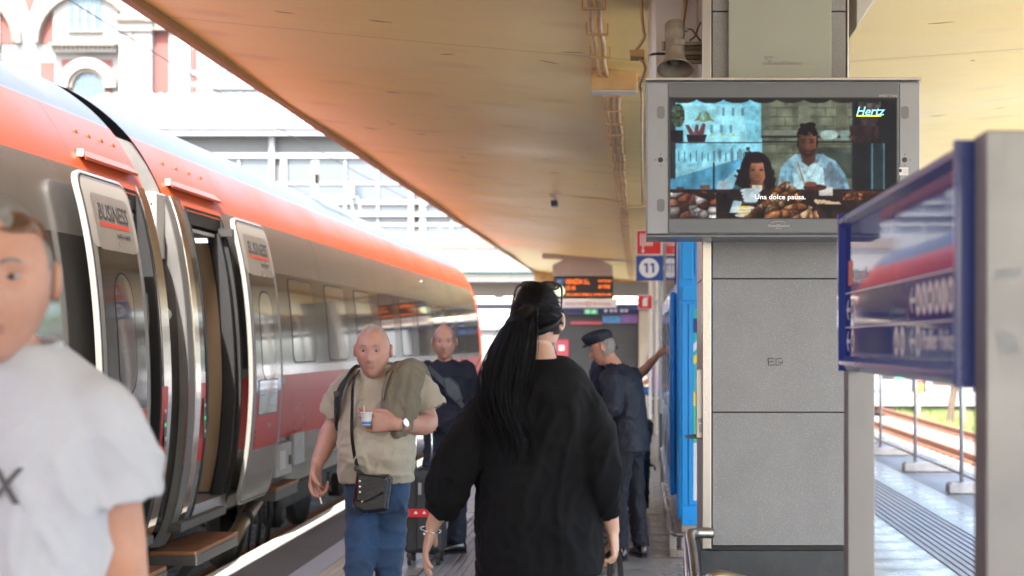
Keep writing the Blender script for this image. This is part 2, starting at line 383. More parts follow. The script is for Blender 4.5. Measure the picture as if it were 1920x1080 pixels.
mat('cup_blue', (.04, .25, .6), .5, var=0)
mat('silver', (.7, .69, .67), .18, metal=1., var=0)
mat('gold', (.7, .45, .2), .2, metal=1., var=0)
mat('sunglass_brown', (.16, .06, .025), .15, var=.2, coat=.5)
mat('tortoise', (.03, .014, .01), .15, var=.5, vscale=60, coat=.5)
mat('paper_white', (.75, .74, .7), .7, var=0)
mat('ember', (.5, .12, .03), .7, var=0)
mat('shirt_print', (.10, .10, .11), .8, var=.1)
mat('foliage', (.06, .13, .025), .7, var=.4, vscale=8)
mat('bark', (.10, .07, .045), .9, var=.3, vscale=8, bump=.4)
mat('signal_red', (.6, .02, .02), .4, var=0, emit=1.2, ecol=(1, .04, .03))
mat('signal_amber', (.7, .4, .02), .4, var=0, emit=1.0, ecol=(1, .5, .02))
# ------------------------------------------------------------------ ground, tracks, platform
GZ = -0.75
MB().add([(-400, -300, GZ), (400, -300, GZ), (400, 900, GZ), (-400, 900, GZ)], [(0, 1, 2, 3)]).build('ground', 'ballast', kind='structure')
PX0, PX1 = -2.95, 4.2
PCX = (PX0 + PX1) / 2
PY0, PY1 = -30., 44.
plat = box('platform', 'joint', PX0 + .06, PX1 - .06, PY0, PY1, GZ, -.014, bevel=0, kind='structure')
box('edge_wall', 'concrete', PX0 + .02, PX0 + .055, PY0, PY1, GZ, -.06, plat, bevel=0)
# coping stones along both edges (sunlit on the train side)
k = 0; y = 3.0
cop = None
while y < 40:
    for x0 in (PX0, PX1 - .15):
        if cop is None:
            cop = MB().box(x0, x0 + .15, y, y + .99, -.12, 0.0).build('coping_stone', 'coping', plat, bevel=.006); cop0 = (x0, y)
        else: copyobj(cop, (x0 - cop0[0], y - cop0[1], 0), plat, 'coping_stone')
    y += 1.0
MB().box(PX0, PX0 + .15, PY0, 2.99, -.12, 0).box(PX1 - .15, PX1, PY0, 2.99, -.12, 0).build('coping_run', 'coping', plat, kind='stuff')
def band(name, m, x0, x1, y0=PY0, y1=PY1, z=0.):
    return MB().box(x0, x1, y0, y1, -.06, z).build(name, m, plat)
band('asphalt_strip', 'asphalt', PX0 + .155, -2.39, z=-.004)
band('stone_band', 'light_stone', -2.388, -2.2, z=-.003)
band('tactile_strip', 'tactile', -2.198, -1.85, z=-.005)
band('stone_band', 'grey_slab', 3.22, PX1 - .155, z=-.003)
# studs of the warning strip
mb = MB(); yy = 7.0
while yy < 19:
    for i in range(7):
        x = -2.175 + .05 * i; r = .013
        mb.add([(x - r, yy, -.006), (x, yy - r, -.006), (x + r, yy, -.006), (x, yy + r, -.006), (x - r * .5, yy, .001), (x, yy - r * .5, .001), (x + r * .5, yy, .001), (x, yy + r * .5, .001)],
               [(0, 1, 5, 4), (1, 2, 6, 5), (2, 3, 7, 6), (3, 0, 4, 7), (4, 5, 6, 7)])
    yy += .05
mb.build('tactile_studs', 'tactile', plat, kind='stuff')
# guide paths of long ribs
for x0, x1 in ((-1.50, -.95), (2.20, 2.75)):
    band('guide_strip', 'rib_stone', x0, x1, z=-.007)
    n = 9; w = (x1 - x0) / n; rib = None
    for i in range(n):
        a = x0 + i * w + w * .22
        if rib is None: rib = MB().box(a, a + w * .56, 5, PY1 - .2, -.0075, .0015).build('guide_rib', 'light_stone', plat); ra = a
        else: copyobj(rib, (a - ra, 0, 0), plat, 'guide_rib')
# floor tiles, one by one near the camera, joined beyond
TL = .45
cols = []
for a, b, n in ((-1.845, -1.505, 1), (-.945, 2.195, 4), (2.755, 3.215, 1)):
    w = (b - a) / n
    cols += [(a + i * w, a + (i + 1) * w) for i in range(n)]
tiles = {}; far = MB(); y = 0.1; row = 0
rt = random.Random(3)
while y < PY1 - .3:
    for ci, (a, b) in enumerate(cols):
        if 7.5 < y < 24:
            key = round(b - a, 3)
            dz = rt.uniform(-.0008, .0008)
            if key not in tiles:
                tiles[key] = (MB().box(a + .003, b - .003, y + .003, y + TL - .003, -.014, 0).build('floor_tile', 'stone_tile', plat, bevel=.0025, seg=1), a, y)
            else:
                o, a0, y0 = tiles[key]; copyobj(o, (a - a0, y - y0, dz), plat, 'floor_tile')
        else: far.box(a + .003, b - .003, y + .003, y + TL - .003, -.014, 0)
    y += TL; row += 1
far.build('floor_tiles', 'stone_tile', plat, kind='stuff')
box('platform_back', 'grey_slab', PX0 + .16, PX1 - .16, PY0 + .1, .08, -.06, -.001, plat, bevel=0)
# tracks
def rail(x, y0, y1, parent, m='rail_rust'):
    z = -.43
    prof = [(-.07, z - .16), (.07, z - .16), (.07, z - .145), (.012, z - .12), (.012, z - .045), (.036, z - .035), (.036, z), (-.036, z), (-.036, z - .035), (-.012, z - .045), (-.012, z - .12), (-.07, z - .145)]
    r = MB().prism([(x + a, b) for a, b in prof], y0, y1).build('rail', m, parent); return r
def track(xc, y0, y1, label, n, m):
    t = thing('railway_track', (xc, y0, GZ), label, 'track')
    for s in (-.7175, .7175): rail(xc + s, y0, y1, t, m)
    sl = None; y = y0 + .3
    for i in range(n):
        if sl is None: sl = box('sleeper', 'sleeper', xc - 1.25, xc + 1.25, y, y + .24, GZ - .02, GZ + .15, t, bevel=.01); sy = y
        else: copyobj(sl, (0, y - sy, 0), t, 'sleeper')
        y += .6
    return t
track(-4.55, -2, 43, 'dark railway track under the red train', 70, 'rail_rust')
track(6.05 + .7175, 6, 60, 'sunlit railway track with rusty rails beside the temporary fence', 60, 'rail_rust')
track(11.5, 6, 60, 'far railway track in weeds near the signal posts', 60, 'rail_rust')
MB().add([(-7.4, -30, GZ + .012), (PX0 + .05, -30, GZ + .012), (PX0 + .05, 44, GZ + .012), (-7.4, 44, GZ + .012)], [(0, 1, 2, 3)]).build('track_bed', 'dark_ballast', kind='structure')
MB().add([(8.0, 0, GZ + .03), (10.3, 0, GZ + .03), (10.3, 70, GZ + .03), (8.0, 70, GZ + .03)], [(0, 1, 2, 3)]).build('verge', 'soil', kind='structure')
# weeds
def weeds(name, m, n, box_, h, label, seed):
    rg = random.Random(seed); mb = MB()
    for i in range(n):
        x = rg.uniform(box_[0], box_[1]); y = rg.uniform(box_[2], box_[3])
        if mnoise.noise(Vector((x * .5, y * .35, seed))) < -.08: continue
        for b in range(5):
            a = rg.uniform(0, 6.28); hh = h * rg.uniform(.4, 1.2); d = Vector((math.cos(a), math.sin(a), 0)) * hh * rg.uniform(.2, .6); w = Vector((-d.y, d.x, 0)).normalized() * .012
            p = Vector((x, y, GZ + .02)) + d * .1
            mb.add([p - w, p + w, p + d + Vector((0, 0, hh))], [(0, 1, 2)])
    mb.build(name, m, kind='stuff', recalc=False, label=label, cat='weeds')
weeds('grass', 'grass', 5000, (7.7, 10.6, 12, 45), .3, 'green weeds growing between the sunlit tracks', 4)
weeds('dry_weeds', 'dry_grass', 3500, (7.6, 10.8, 12, 45), .26, 'dry straw coloured weeds between the sunlit tracks', 9)
# loose light ballast stones beside the rusty rail
rg = random.Random(2); mb = MB()
for i in range(5200):
    x = rg.uniform(PX1 + .1, 8.0); y = rg.uniform(13, 40); r = rg.uniform(.02, .045); z = GZ + rg.uniform(.0, .03) + (.1 if x < 6 else 0) * rg.random()
    mb.sphere((x, y, z), (r, r * rg.uniform(.7, 1.2), r * .8), 5, 3)
mb.build('gravel', 'ballast', kind='stuff', label='pale loose ballast stones along the rusty rail', cat='gravel')
# ------------------------------------------------------------------ canopy
CY0, CY1 = -14.0, 40.3
CEX = 3.545                      # half width
def cz(x, y=0):
    t = abs(x - PCX) / CEX
    return 3.30 + .30 * t ** 1.25
canopy = thing('platform_canopy', (PCX, 10, 3.3), 'long ochre painted canopy ceiling over the platform', 'canopy')
def und(x, y): return .014 * math.sin(y * 1.05 + .6 * x) + .016 * mnoise.noise(Vector((x * .55, y * .33, 2)))
ys = [CY0] + [3.3 + 5.5 * i for i in range(7)] + [CY1]
for a, b in zip(ys[:-1], ys[1:]):
    nx, ny = 28, max(6, int((b - a) / .22)); mb = MB(); vs = []
    for j in range(ny + 1):
        yy = a + .004 + (b - a - .008) * j / ny
        for i in range(nx + 1):
            xx = PCX - CEX + 2 * CEX * i / nx
            vs.append((xx, yy, cz(xx) + und(xx, yy)))
    fs = [(j * (nx + 1) + i, j * (nx + 1) + i + 1, (j + 1) * (nx + 1) + i + 1, (j + 1) * (nx + 1) + i) for j in range(ny) for i in range(nx)]
    mb.add(vs, fs).build('ceiling_panel', 'ceiling_paint', canopy, smooth=True)
mb = MB()
mb.loft([[(PCX - CEX - .03 + (2 * CEX + .06) * i / 20, yy, cz(PCX - CEX + 2 * CEX * i / 20) + dz) for i in range(21)] + [(PCX + CEX + .03 - (2 * CEX + .06) * i / 20, yy, cz(PCX + CEX - 2 * CEX * i / 20) + .16) for i in range(21)] for yy, dz in ((CY0, .06), (CY1, .06))])
mb.build('roof_deck', 'ceiling_seam', canopy)
for sx in (-1, 1):
    x = PCX + sx * (CEX + .012)
    vs = []; N = 150
    for i in range(N + 1):
        yy = CY0 + (CY1 - CY0) * i / N; w = .007 * mnoise.noise(Vector((0, yy * .8, sx)))
        vs.append([(x - .03, yy, 3.555 + w), (x + .03, yy, 3.555 + w), (x + .035, yy, 3.66 + w), (x + .02, yy, 3.80), (x - .03, yy, 3.80)])
    MB().loft([[Vector(p) for p in r] for r in vs]).build('fascia', 'fascia_brown', canopy)
MB().box(PCX - CEX, PCX + CEX, CY1 + .002, CY1 + .05, 3.27, 3.84).build('end_fascia', 'fascia_brown', canopy)
MB().box(PCX - CEX, PCX + CEX, CY0 - .05, CY0 - .002, 3.27, 3.84).build('end_fascia', 'fascia_brown', canopy)
# scrapes and hairline cracks in the paint
rg = random.Random(12)
for i in range(46):
    x = rg.uniform(-2.6, 3.4); y = rg.uniform(4.8, 16); L = rg.uniform(.02, .16); a = rg.uniform(-.5, .5)
    pts = [Vector((x + L * (t / 4 - .5) * math.cos(a), y + L * (t / 4 - .5) * math.sin(a) + rg.uniform(-.006, .006), 0)) for t in range(5)]
    for p in pts: p.z = cz(p.x) + und(p.x, p.y) - .0005
    MB().tube(pts, [.0006, .002, .0024, .0016, .0005], 5).build('paint_scrape', 'ceiling_mark', canopy)
# cable conduits clipped under the ceiling
def ceil_pt(x, y, drop): return Vector((x, y, cz(x) + und(x, y) - drop))
def conduit(x, y0, y1, r=.014, drop=.045):
    return MB().tube([ceil_pt(x + .006 * math.sin(i * 1.7), y0 + (y1 - y0) * i / 60, drop + .004 * math.sin(i * 2.3)) for i in range(61)], r, 8).build('conduit', 'conduit_paint', canopy, smooth=True)
JB = 9.15                        # junction box
for x in (-.245, -.20): conduit(x, -6, JB)
for x in (-.215, -.175, -.135): conduit(x, JB + .1, 39)
clip = None
for i in range(52):
    y = 5.4 + i * .62
    if abs(y - JB) < .2: continue
    nx = -.222 if y < JB else -.175
    w = .062 if y < JB else .075
    if clip is None:
        p = ceil_pt(nx, y, .0); clip = MB().box(nx - w, nx + w, y - .012, y + .012, p.z - .068, p.z - .058).box(nx - w, nx - w + .008, y - .012, y + .012, p.z - .058, p.z + .02).box(nx + w - .008, nx + w, y - .012, y + .012, p.z - .058, p.z + .02).build('conduit_clip', 'conduit_clip', canopy); cp = Vector((nx, y, p.z))
    else:
        p = ceil_pt(nx, y, 0); copyobj(clip, (nx - cp.x, y - cp.y, p.z - cp.z), canopy, 'conduit_clip')
p = ceil_pt(-.15, JB, 0)
jb = MB().box(-.30, .0, JB - .02, JB + .13, p.z - .13, p.z - .0).build('junction_box', 'box_paint', canopy, bevel=.008)
box('junction_box_lid', 'white_steel', -.297, -.003, JB - .017, JB + .127, p.z - .14, p.z - .1302, jb, bevel=.003)
MB().tube([(0, JB + .06, p.z - .05), (.16, JB + .06, p.z - .05), (.34, JB + .1, p.z - .05)], .016, 8).build('conduit', 'conduit_paint', canopy, smooth=True)
# thin loose cable with small box nearer the column
pts = [at(1204, -40, 7.2), at(1203, 20, 7.2), at(1206, 55, 7.2), at(1207, 72, 7.2), at(1190, 97, 7.25)]
MB().tube(pts, .0085, 8, sub=5).build('cable', 'conduit_paint', canopy, smooth=True)
pts = [at(1202, 112, 7.25), at(1209, 125, 7.2), at(1207, 138, 7.2), at(1199, 160, 7.4), at(1203, 180, 7.6), at(1203, 260, 8.8), at(1204, 380, 11.5)]
MB().tube(pts, .0085, 8, sub=5).build('cable', 'conduit_paint', canopy, smooth=True)
a = at(1181, 95, 7.25); b = at(1208, 108, 7.25)
MB().box(a.x, b.x, 7.22, 7.34, b.z, a.z).build('cable_box', 'box_paint', canopy, bevel=.004)
# ------------------------------------------------------------------ columns
def column(cx, yf, label, w=.61, tiles=True):
    x0, x1 = cx - w / 2, cx + w / 2; d = .62
    c = thing('tiled_column', (cx, yf, 0), label, 'column', 'columns down the middle of the platform')
    box('core', 'column_core', x0 + .004, x1 - .004, yf + .02, yf + d - .02, 0, 3.34, c, bevel=0)
    z = .675; hs = [(z + .604 * i, z + .604 * (i + 1)) for i in range(5)]
    if tiles:
        for a, b in hs:
            b = min(b, 3.3)
            if b - a < .05: continue
            box('stone_panel', 'granite', x0 + .004, x1 - .004, yf, yf + .019, a + .003, b - .003, c, bevel=.0015)
    else: box('stone_panel', 'granite', x0 + .004, x1 - .004, yf, yf + .019, z, 3.3, c)
    for s, x in ((-1, x0), (1, x1)):
        xa, xb = (x - .043, x - .001) if s < 0 else (x + .001, x + .043)
        if s > 0: xa, xb = x + .001, x + .011
        box('corner_trim', 'steel', xa, xb, yf - .002, yf + .045, .66, 3.31, c, bevel=.004)
        xs = (x - .042, x - .03) if s < 0 else (x + .002, x + .010)
        for a, b in hs:
            b = min(b, 3.3)
            box('side_panel', 'steel_warm', xs[0], xs[1], yf + .047, yf + d - .03, a + .003, b - .003, c, bevel=.001)
    box('plinth', 'plinth_stone', x0 - .05, x1 + .012, yf - .012, yf + d, .02, .655, c, bevel=.003)
    box('plinth_foot', 'steel', x0 - .055, x1 + .015, yf - .018, yf + d + .01, 0.0, .018, c, bevel=.002)
    box('shadow_gap', 'black_rubber', x0, x1, yf + .003, yf + .04, .656, .674, c, bevel=0)
    return c
YC = 6.43
col1 = column(.641, YC, 'near grey stone clad column carrying the television screen')
column(.641, 18.6, 'stone clad column behind the red hose sign and number 11 sign', tiles=False)
column(.641, 30.8, 'far stone clad column near the departure board', tiles=False)
# pen scribble "EG" scratched on the middle panel
s_ = F_PX / YC
def cp_(x, y): p = at(x, y, YC); return Vector((p.x, YC - .0008, p.z))
for st in ([(1440, 672), (1441, 685), (1452, 684)], [(1440, 672), (1452, 672)], [(1441, 679), (1450, 678)], [(1466, 672), (1455, 673), (1455, 685), (1464, 684), (1464, 679), (1459, 679)], [(1468, 676), (1466, 682)]):
    MB().tube([cp_(*q) for q in st], .0016, 5).build('scribble', 'ink', col1)
# pale cover plate above the screen
a = at(1366, -20, YC - .03); b = at(1559, 160, YC - .03)
pl = MB().box(a.x, b.x, YC - .03, YC - .002, b.z - .05, 3.28).build('cover_plate', 'plate_green', col1, bevel=.003)
p = at(1476, 118, YC - .032)
text('logo_lettering', 'GrandiStazioni', .026, 'grey_print', pl, (p.x - .01, YC - .0312, p.z), shear=.0, weight=.0006)
q = at(1440, 113, YC - .0315)
def flatpoly(poly, y, m, name, parent, d=.0008): return MB().prism(poly, y - d, y).build(name, m, parent)
def zz(px, py): return (at(px, py, YC - .031).x, at(px, py, YC - .031).z)
flatpoly([zz(1433, 105), zz(1451, 105), zz(1449, 109), zz(1441, 109), zz(1438, 113), zz(1434, 113)], YC - .0303, 'grey_print', 'logo_mark', pl)
flatpoly([zz(1428, 121), zz(1430, 117), zz(1438, 117), zz(1442, 112), zz(1447, 112), zz(1443, 121)], YC - .0303, 'grey_print', 'logo_mark', pl)
# aluminium service duct beside the column, with dark joint
duct = thing('service_duct', (.2, 7.0, 2.9), 'brushed aluminium service duct beside the horn loudspeaker', 'duct')
x0, x1 = at(1217, 0, 7.0).x, .297
for z0, z1 in ((2.46, 3.011), (3.019, 3.32)):
    MB().prism([(x0, 7.05), (x0 + .012, 7.015), (x0 + .035, 7.0), (x1, 7.0), (x1, 7.5), (x0, 7.5)], z0, z1, 'XY').build('duct_panel', 'alu_box', duct, smooth=False, bevel=.003)
box('duct_core', 'black_rubber', x0 + .012, x1 - .005, 7.03, 7.48, 2.48, 3.31, duct, bevel=0)
MB().tube([at(1288, -20, 6.98), at(1277, 60, 6.98)], .011, 8).build('pipe', 'conduit_paint', duct, smooth=True)
# white steel bracket flaring up beside the column head
br = MB().prism([at(1594, 70, 6.9).xz, at(1641, -4, 6.9).xz, at(1652, -40, 6.9).xz, at(1594, -40, 6.9).xz], 6.7, 6.98)
br.build('canopy_bracket', 'white_steel', None, bevel=.004, label='white steel bracket flaring from the column head to the ceiling', cat='bracket')
# ------------------------------------------------------------------ temporary fence on the right edge
fx = 3.42; fy = [12.5, 15.0, 17.5, 20.0, 22.5]
fence = thing('temporary_fence', (fx, 15, 0), 'temporary grey tube fence standing on concrete feet along the edge', 'fence')
for i, y in enumerate(fy):
    MB().tube([(fx, y, .06), (fx, y, 2.05)], .021, 10).build('fence_pole', 'galv', fence, smooth=True)
    f = MB().prism([(3.27, 0.004), (3.93, 0.004), (3.93, .09), (3.90, .115), (3.30, .115), (3.27, .09)], y - .1, y + .1).build('concrete_foot', 'concrete_foot', fence, bevel=.012)
    if i:
        for z in (.2, 2.0): MB().tube([(fx, fy[i - 1] + .03, z), (fx, y - .03, z)], .016, 8).build('fence_rail', 'galv', fence, smooth=True)
        mb = MB(); yy = fy[i - 1] + .1
        while yy < y - .05:
            mb.tube([(fx, yy, .2), (fx, yy, 2.0)], .0014, 4); yy += .14
        for zz_ in range(7): mb.tube([(fx + .003, fy[i - 1], .4 + zz_ * .24), (fx + .003, y, .4 + zz_ * .24)], .0014, 4)
        mb.build('wire_mesh', 'galv', fence)
# ------------------------------------------------------------------ lean rail in front of the column
rl = thing('lean_rail', (.3, 6.0, 0), 'bent stainless steel tube rail at the foot of the column', 'rail')
A = [(.34, 6.41, .735), (.262, 6.38, .738), (.232, 6.30, .735), (.24, 6.15, .66), (.26, 5.7, .30), (.26, 5.66, .02)]
MB().tube(A, .0235, 12, sub=4).build('rail_tube', 'steel', rl, smooth=True)
B = [(.26, 5.58, .02), (.262, 5.58, .60), (.275, 5.575, .655), (.31, 5.57, .68), (.37, 5.57, .672), (.62, 5.57, .605), (1.1, 5.57, .50), (1.13, 5.57, .45), (1.13, 5.57, .02)]
MB().tube(B, .0235, 12, sub=4).build('rail_tube', 'steel', rl, smooth=True)
MB().tube([(.222, 6.3, .735), (.225, 6.3, .02)], .018, 12).build('rail_post', 'steel', rl, smooth=True)
MB().box(.2, .29, 5.5, 5.7, .001, .02).box(1.08, 1.18, 5.5, 5.64, .001, .02).build('rail_foot', 'steel', rl)
# small pale lock box with key plate on the column's side
lb = thing('lock_box', (.28, 6.45, 1.1), 'slim cream metal box with a round lock on the column side', 'box')
a = at(1306, 693, 6.45); b = at(1321, 821, 6.45)
box('case', 'cream_metal', a.x, b.x, 6.44, 6.55, b.z, a.z, lb, bevel=.003)
c_ = at(1313.5, 788, 6.44); MB().lathe([(.011, 0), (.011, .003), (.005, .003)], (c_.x, 6.44, c_.z), (0, -1, 0), 16).build('lock', 'grey_print', lb)
c_ = at(1313.5, 803, 6.44); MB().prism(rrect(c_.x - .006, c_.x + .006, c_.z - .02, c_.z + .02, .005), 6.437, 6.4405).build('key_slot', 'grey_print', lb)
a = at(1283, 819, 6.5); b = at(1320, 815, 6.5)
MB().prism([(a.x, a.z + .004), (a.x + .01, a.z - .006), (b.x, a.z - .008), (b.x, b.z + .006)], 6.47, 6.53).build('bracket_arm', 'black_plastic', lb)
# ------------------------------------------------------------------ train
TXC = -4.55
SECP = [(-3.34, .10), (-3.24, .22), (-3.15, .42), (-3.085, .75), (-3.055, 1.1), (-3.05, 1.35), (-3.065, 1.7), (-3.10, 2.05), (-3.155, 2.35), (-3.22, 2.57), (-3.32, 2.79), (-3.45, 2.985), (-3.63, 3.16), (-3.86, 3.31), (-4.12, 3.40), (-4.36, 3.435), (-4.55, 3.44)]
def _dense(P, sub=8):
    out = []
    for i in range(len(P) - 1):
        p0 = P[max(i - 1, 0)]; p1 = P[i]; p2 = P[i + 1]; p3 = P[min(i + 2, len(P) - 1)]
        for k in range(sub):
            t = k / sub
            out.append(tuple(.5 * ((2 * p1[j]) + (p2[j] - p0[j]) * t + (2 * p0[j] - 5 * p1[j] + 4 * p2[j] - p3[j]) * t * t + (3 * p1[j] - p0[j] - 3 * p2[j] + p3[j]) * t ** 3) for j in (0, 1)))
    out.append(P[-1]); return out
SECD = np.array(_dense(SECP))
def secx(z): return float(np.interp(z, SECD[:, 1], SECD[:, 0]))
def rows(z0, z1, step=.05):
    n = max(2, int(math.ceil((z1 - z0) / step))); return [z0 + (z1 - z0) * i / n for i in range(n + 1)]
def strip(name, m, z0, z1, y0, y1, parent, off=0., step=.05, ny=1, taper=None):
    zs = rows(z0, z1, step); mb = MB(); vs = []
    yy = [y0 + (y1 - y0) * i / ny for i in range(ny + 1)]
    for z in zs:
        for y in yy: vs.append((secx(z) + off, y, z))
    k = ny + 1
    mb.add(vs, [(i * k + j, i * k + j + 1, (i + 1) * k + j + 1, (i + 1) * k + j) for i in range(len(zs) - 1) for j in range(ny)])
    return mb.build(name, m, parent, smooth=True, recalc=False)
def patch(name, m, z0, z1, y0, y1, r, parent, off=.004, thick=0., tilt=0., tref=None):
    """rounded rectangle lying on the curved flank"""
    zs = [z0 + r * (1 - math.cos(a)) for a in np.linspace(0, math.pi / 2, 7)] + rows(z0 + r, z1 - r, .06)[1:-1] + [z1 - r * (1 - math.cos(a)) for a in np.linspace(math.pi / 2, 0, 7)]
    mb = MB(); vs = []
    for z in zs:
        e = 0
        if z < z0 + r: e = r - math.sqrt(max(0, r * r - (z0 + r - z) ** 2))
        elif z > z1 - r: e = r - math.sqrt(max(0, r * r - (z - z1 + r) ** 2))
        for y in (y0 + e, y1 - e): vs.append((secx(z) + off + tilt * (y - (y0 if tref is None else tref)), y, z))
    mb.add(vs, [(2 * i, 2 * i + 1, 2 * i + 3, 2 * i + 2) for i in range(len(zs) - 1)])
    o = mb.build(name, m, parent, smooth=True, recalc=False)
    if thick:
        s = o.modifiers.new('t', 'SOLIDIFY'); s.thickness = thick; s.offset = -1
        b = o.modifiers.new('b', 'BEVEL'); b.width = .006; b.segments = 2; b.limit_method = 'ANGLE'
    return o
def gap_ints(y0, y1, gaps):
    out = []; a = y0
    for g0, g1 in sorted(gaps):
        if g0 > a: out.append((a, g0))
        a = g1
    if a < y1: out.append((a, y1))
    return out
def roofline(name, m, y0, y1, parent, off=0.):
    # from the red stripe over the roof and down the far side
    P = [tuple(p) for p in SECD if p[1] >= 2.985 and p[0] <= -3.45 + 1e-6]
    P = [(secx(2.985), 2.985)] + P + [(2 * TXC - x, z) for x, z in reversed(P[:-1])]
    return MB().loft([[Vector((x, yy, z + off)) for x, z in P] for yy in np.linspace(y0, y1, 14)], caps=False, closed=False).build(name, m, parent, smooth=True)
DZ0, DZ1 = .33, 2.56
def train_car(y0, y1, door, label, windows, nose=False):
    car = thing('train_car', (TXC, (y0 + y1) / 2, GZ), label, 'train', 'coupled cars of the red train')
    g = [door]
    roofline('roof', 'train_roof', y0, y1, car)
    strip('red_stripe', 'train_red_lit', 2.60, 2.99, y0, y1, car, ny=40)
    for a, b in gap_ints(y0, y1, g):
        near = (abs(a - y0) < .01 and b - a < 1) or (abs(b - y1) < .01 and b - a < 1)
        strip('silver_panel', 'train_silver', 2.19, 2.60, a, b, car, ny=10)
        strip('window_band', 'train_band', 1.385, 2.19, a, b, car, ny=10)
        strip('pale_stripe', 'train_strip', 1.31, 1.385, a, b, car, ny=6)
        strip('lower_red_stripe', 'train_lower_red', .76, 1.31, a, b, car, ny=10)
        strip('lower_panel', 'train_grey', .47, .76, a, b, car, ny=10)
        strip('underskirt', 'train_end', .30, .47, a, b, car, ny=4)
    # red lintel and gutter above the doorway
    a, b = door
    strip('door_lintel', 'train_red_lit', DZ1 - .03, 2.602, a - .08, b + .06, car, off=.003)
    gy0, gy1 = a - .22, b + .12
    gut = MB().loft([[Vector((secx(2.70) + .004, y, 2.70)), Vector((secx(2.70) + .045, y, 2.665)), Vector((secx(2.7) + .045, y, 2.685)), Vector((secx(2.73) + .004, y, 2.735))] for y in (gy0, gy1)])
    gut.build('rain_gutter', 'train_red_lit', car)
    box('gutter_end', 'train_white', secx(2.7) + .002, secx(2.7) + .04, gy0 - .03, gy0 - .003, 2.68, 2.725, car)
    for i in range(4):
        y = a - .05 + i * (b - a + .12) / 3.2; z = 2.85
        MB().sphere((secx(z) - .004, y, z), (.010, .03, .022), 12, 8).build('roof_boss', 'train_red_lit', car, smooth=True)
    mb = MB()
    for yy in (y0 + .003, ):
        pass
    # seams
    for y in (a - .38, b + .3):
        if y0 + .1 < y < y1 - .1:
            MB().loft([[Vector((secx(z) + .0012, y - .003, z)), Vector((secx(z) + .0012, y + .003, z))] for z in rows(2.60, 2.98)], caps=False, closed=False).build('panel_seam', 'train_end', car, recalc=False)
    # blank far side, floor and ends
    MB().box(2 * TXC - secx(1.3) - .03, 2 * TXC - secx(1.3), y0, y1, .3, 2.95).build('far_side', 'train_silver', car)
    MB().box(2 * TXC - secx(1.3), -3.36, y0, y1, .22, .30).build('underframe', 'bogie', car)
    # windows
    for w0, w1 in windows:
        f = patch('window_seal', 'black_rubber', 1.405, 2.165, w0, w1, .09, car, .0025)
        patch('window_pane', 'train_glass', 1.418, 2.152, w0 + .012, w1 - .012, .08, f, .0035)
    return car
# doorways: car one opens near its far end, car two near its near end
C1 = (-16.5, 9.30); C2 = (9.66, 27.55)
D1 = (8.55, 9.08); D2 = (10.10, 10.92)
car1 = train_car(C1[0], C1[1], D1, 'near red and silver train car with open door close to the platform man', [(1.2 + 1.47 * i, 2.13 + 1.47 * i) for i in range(4)])
car2 = train_car(C2[0], C2[1], D2, 'second red and silver train car running toward the station hall', [(12.62 + 1.47 * i, 13.55 + 1.47 * i) for i in range(9)])
def ring(z): return secx(z)
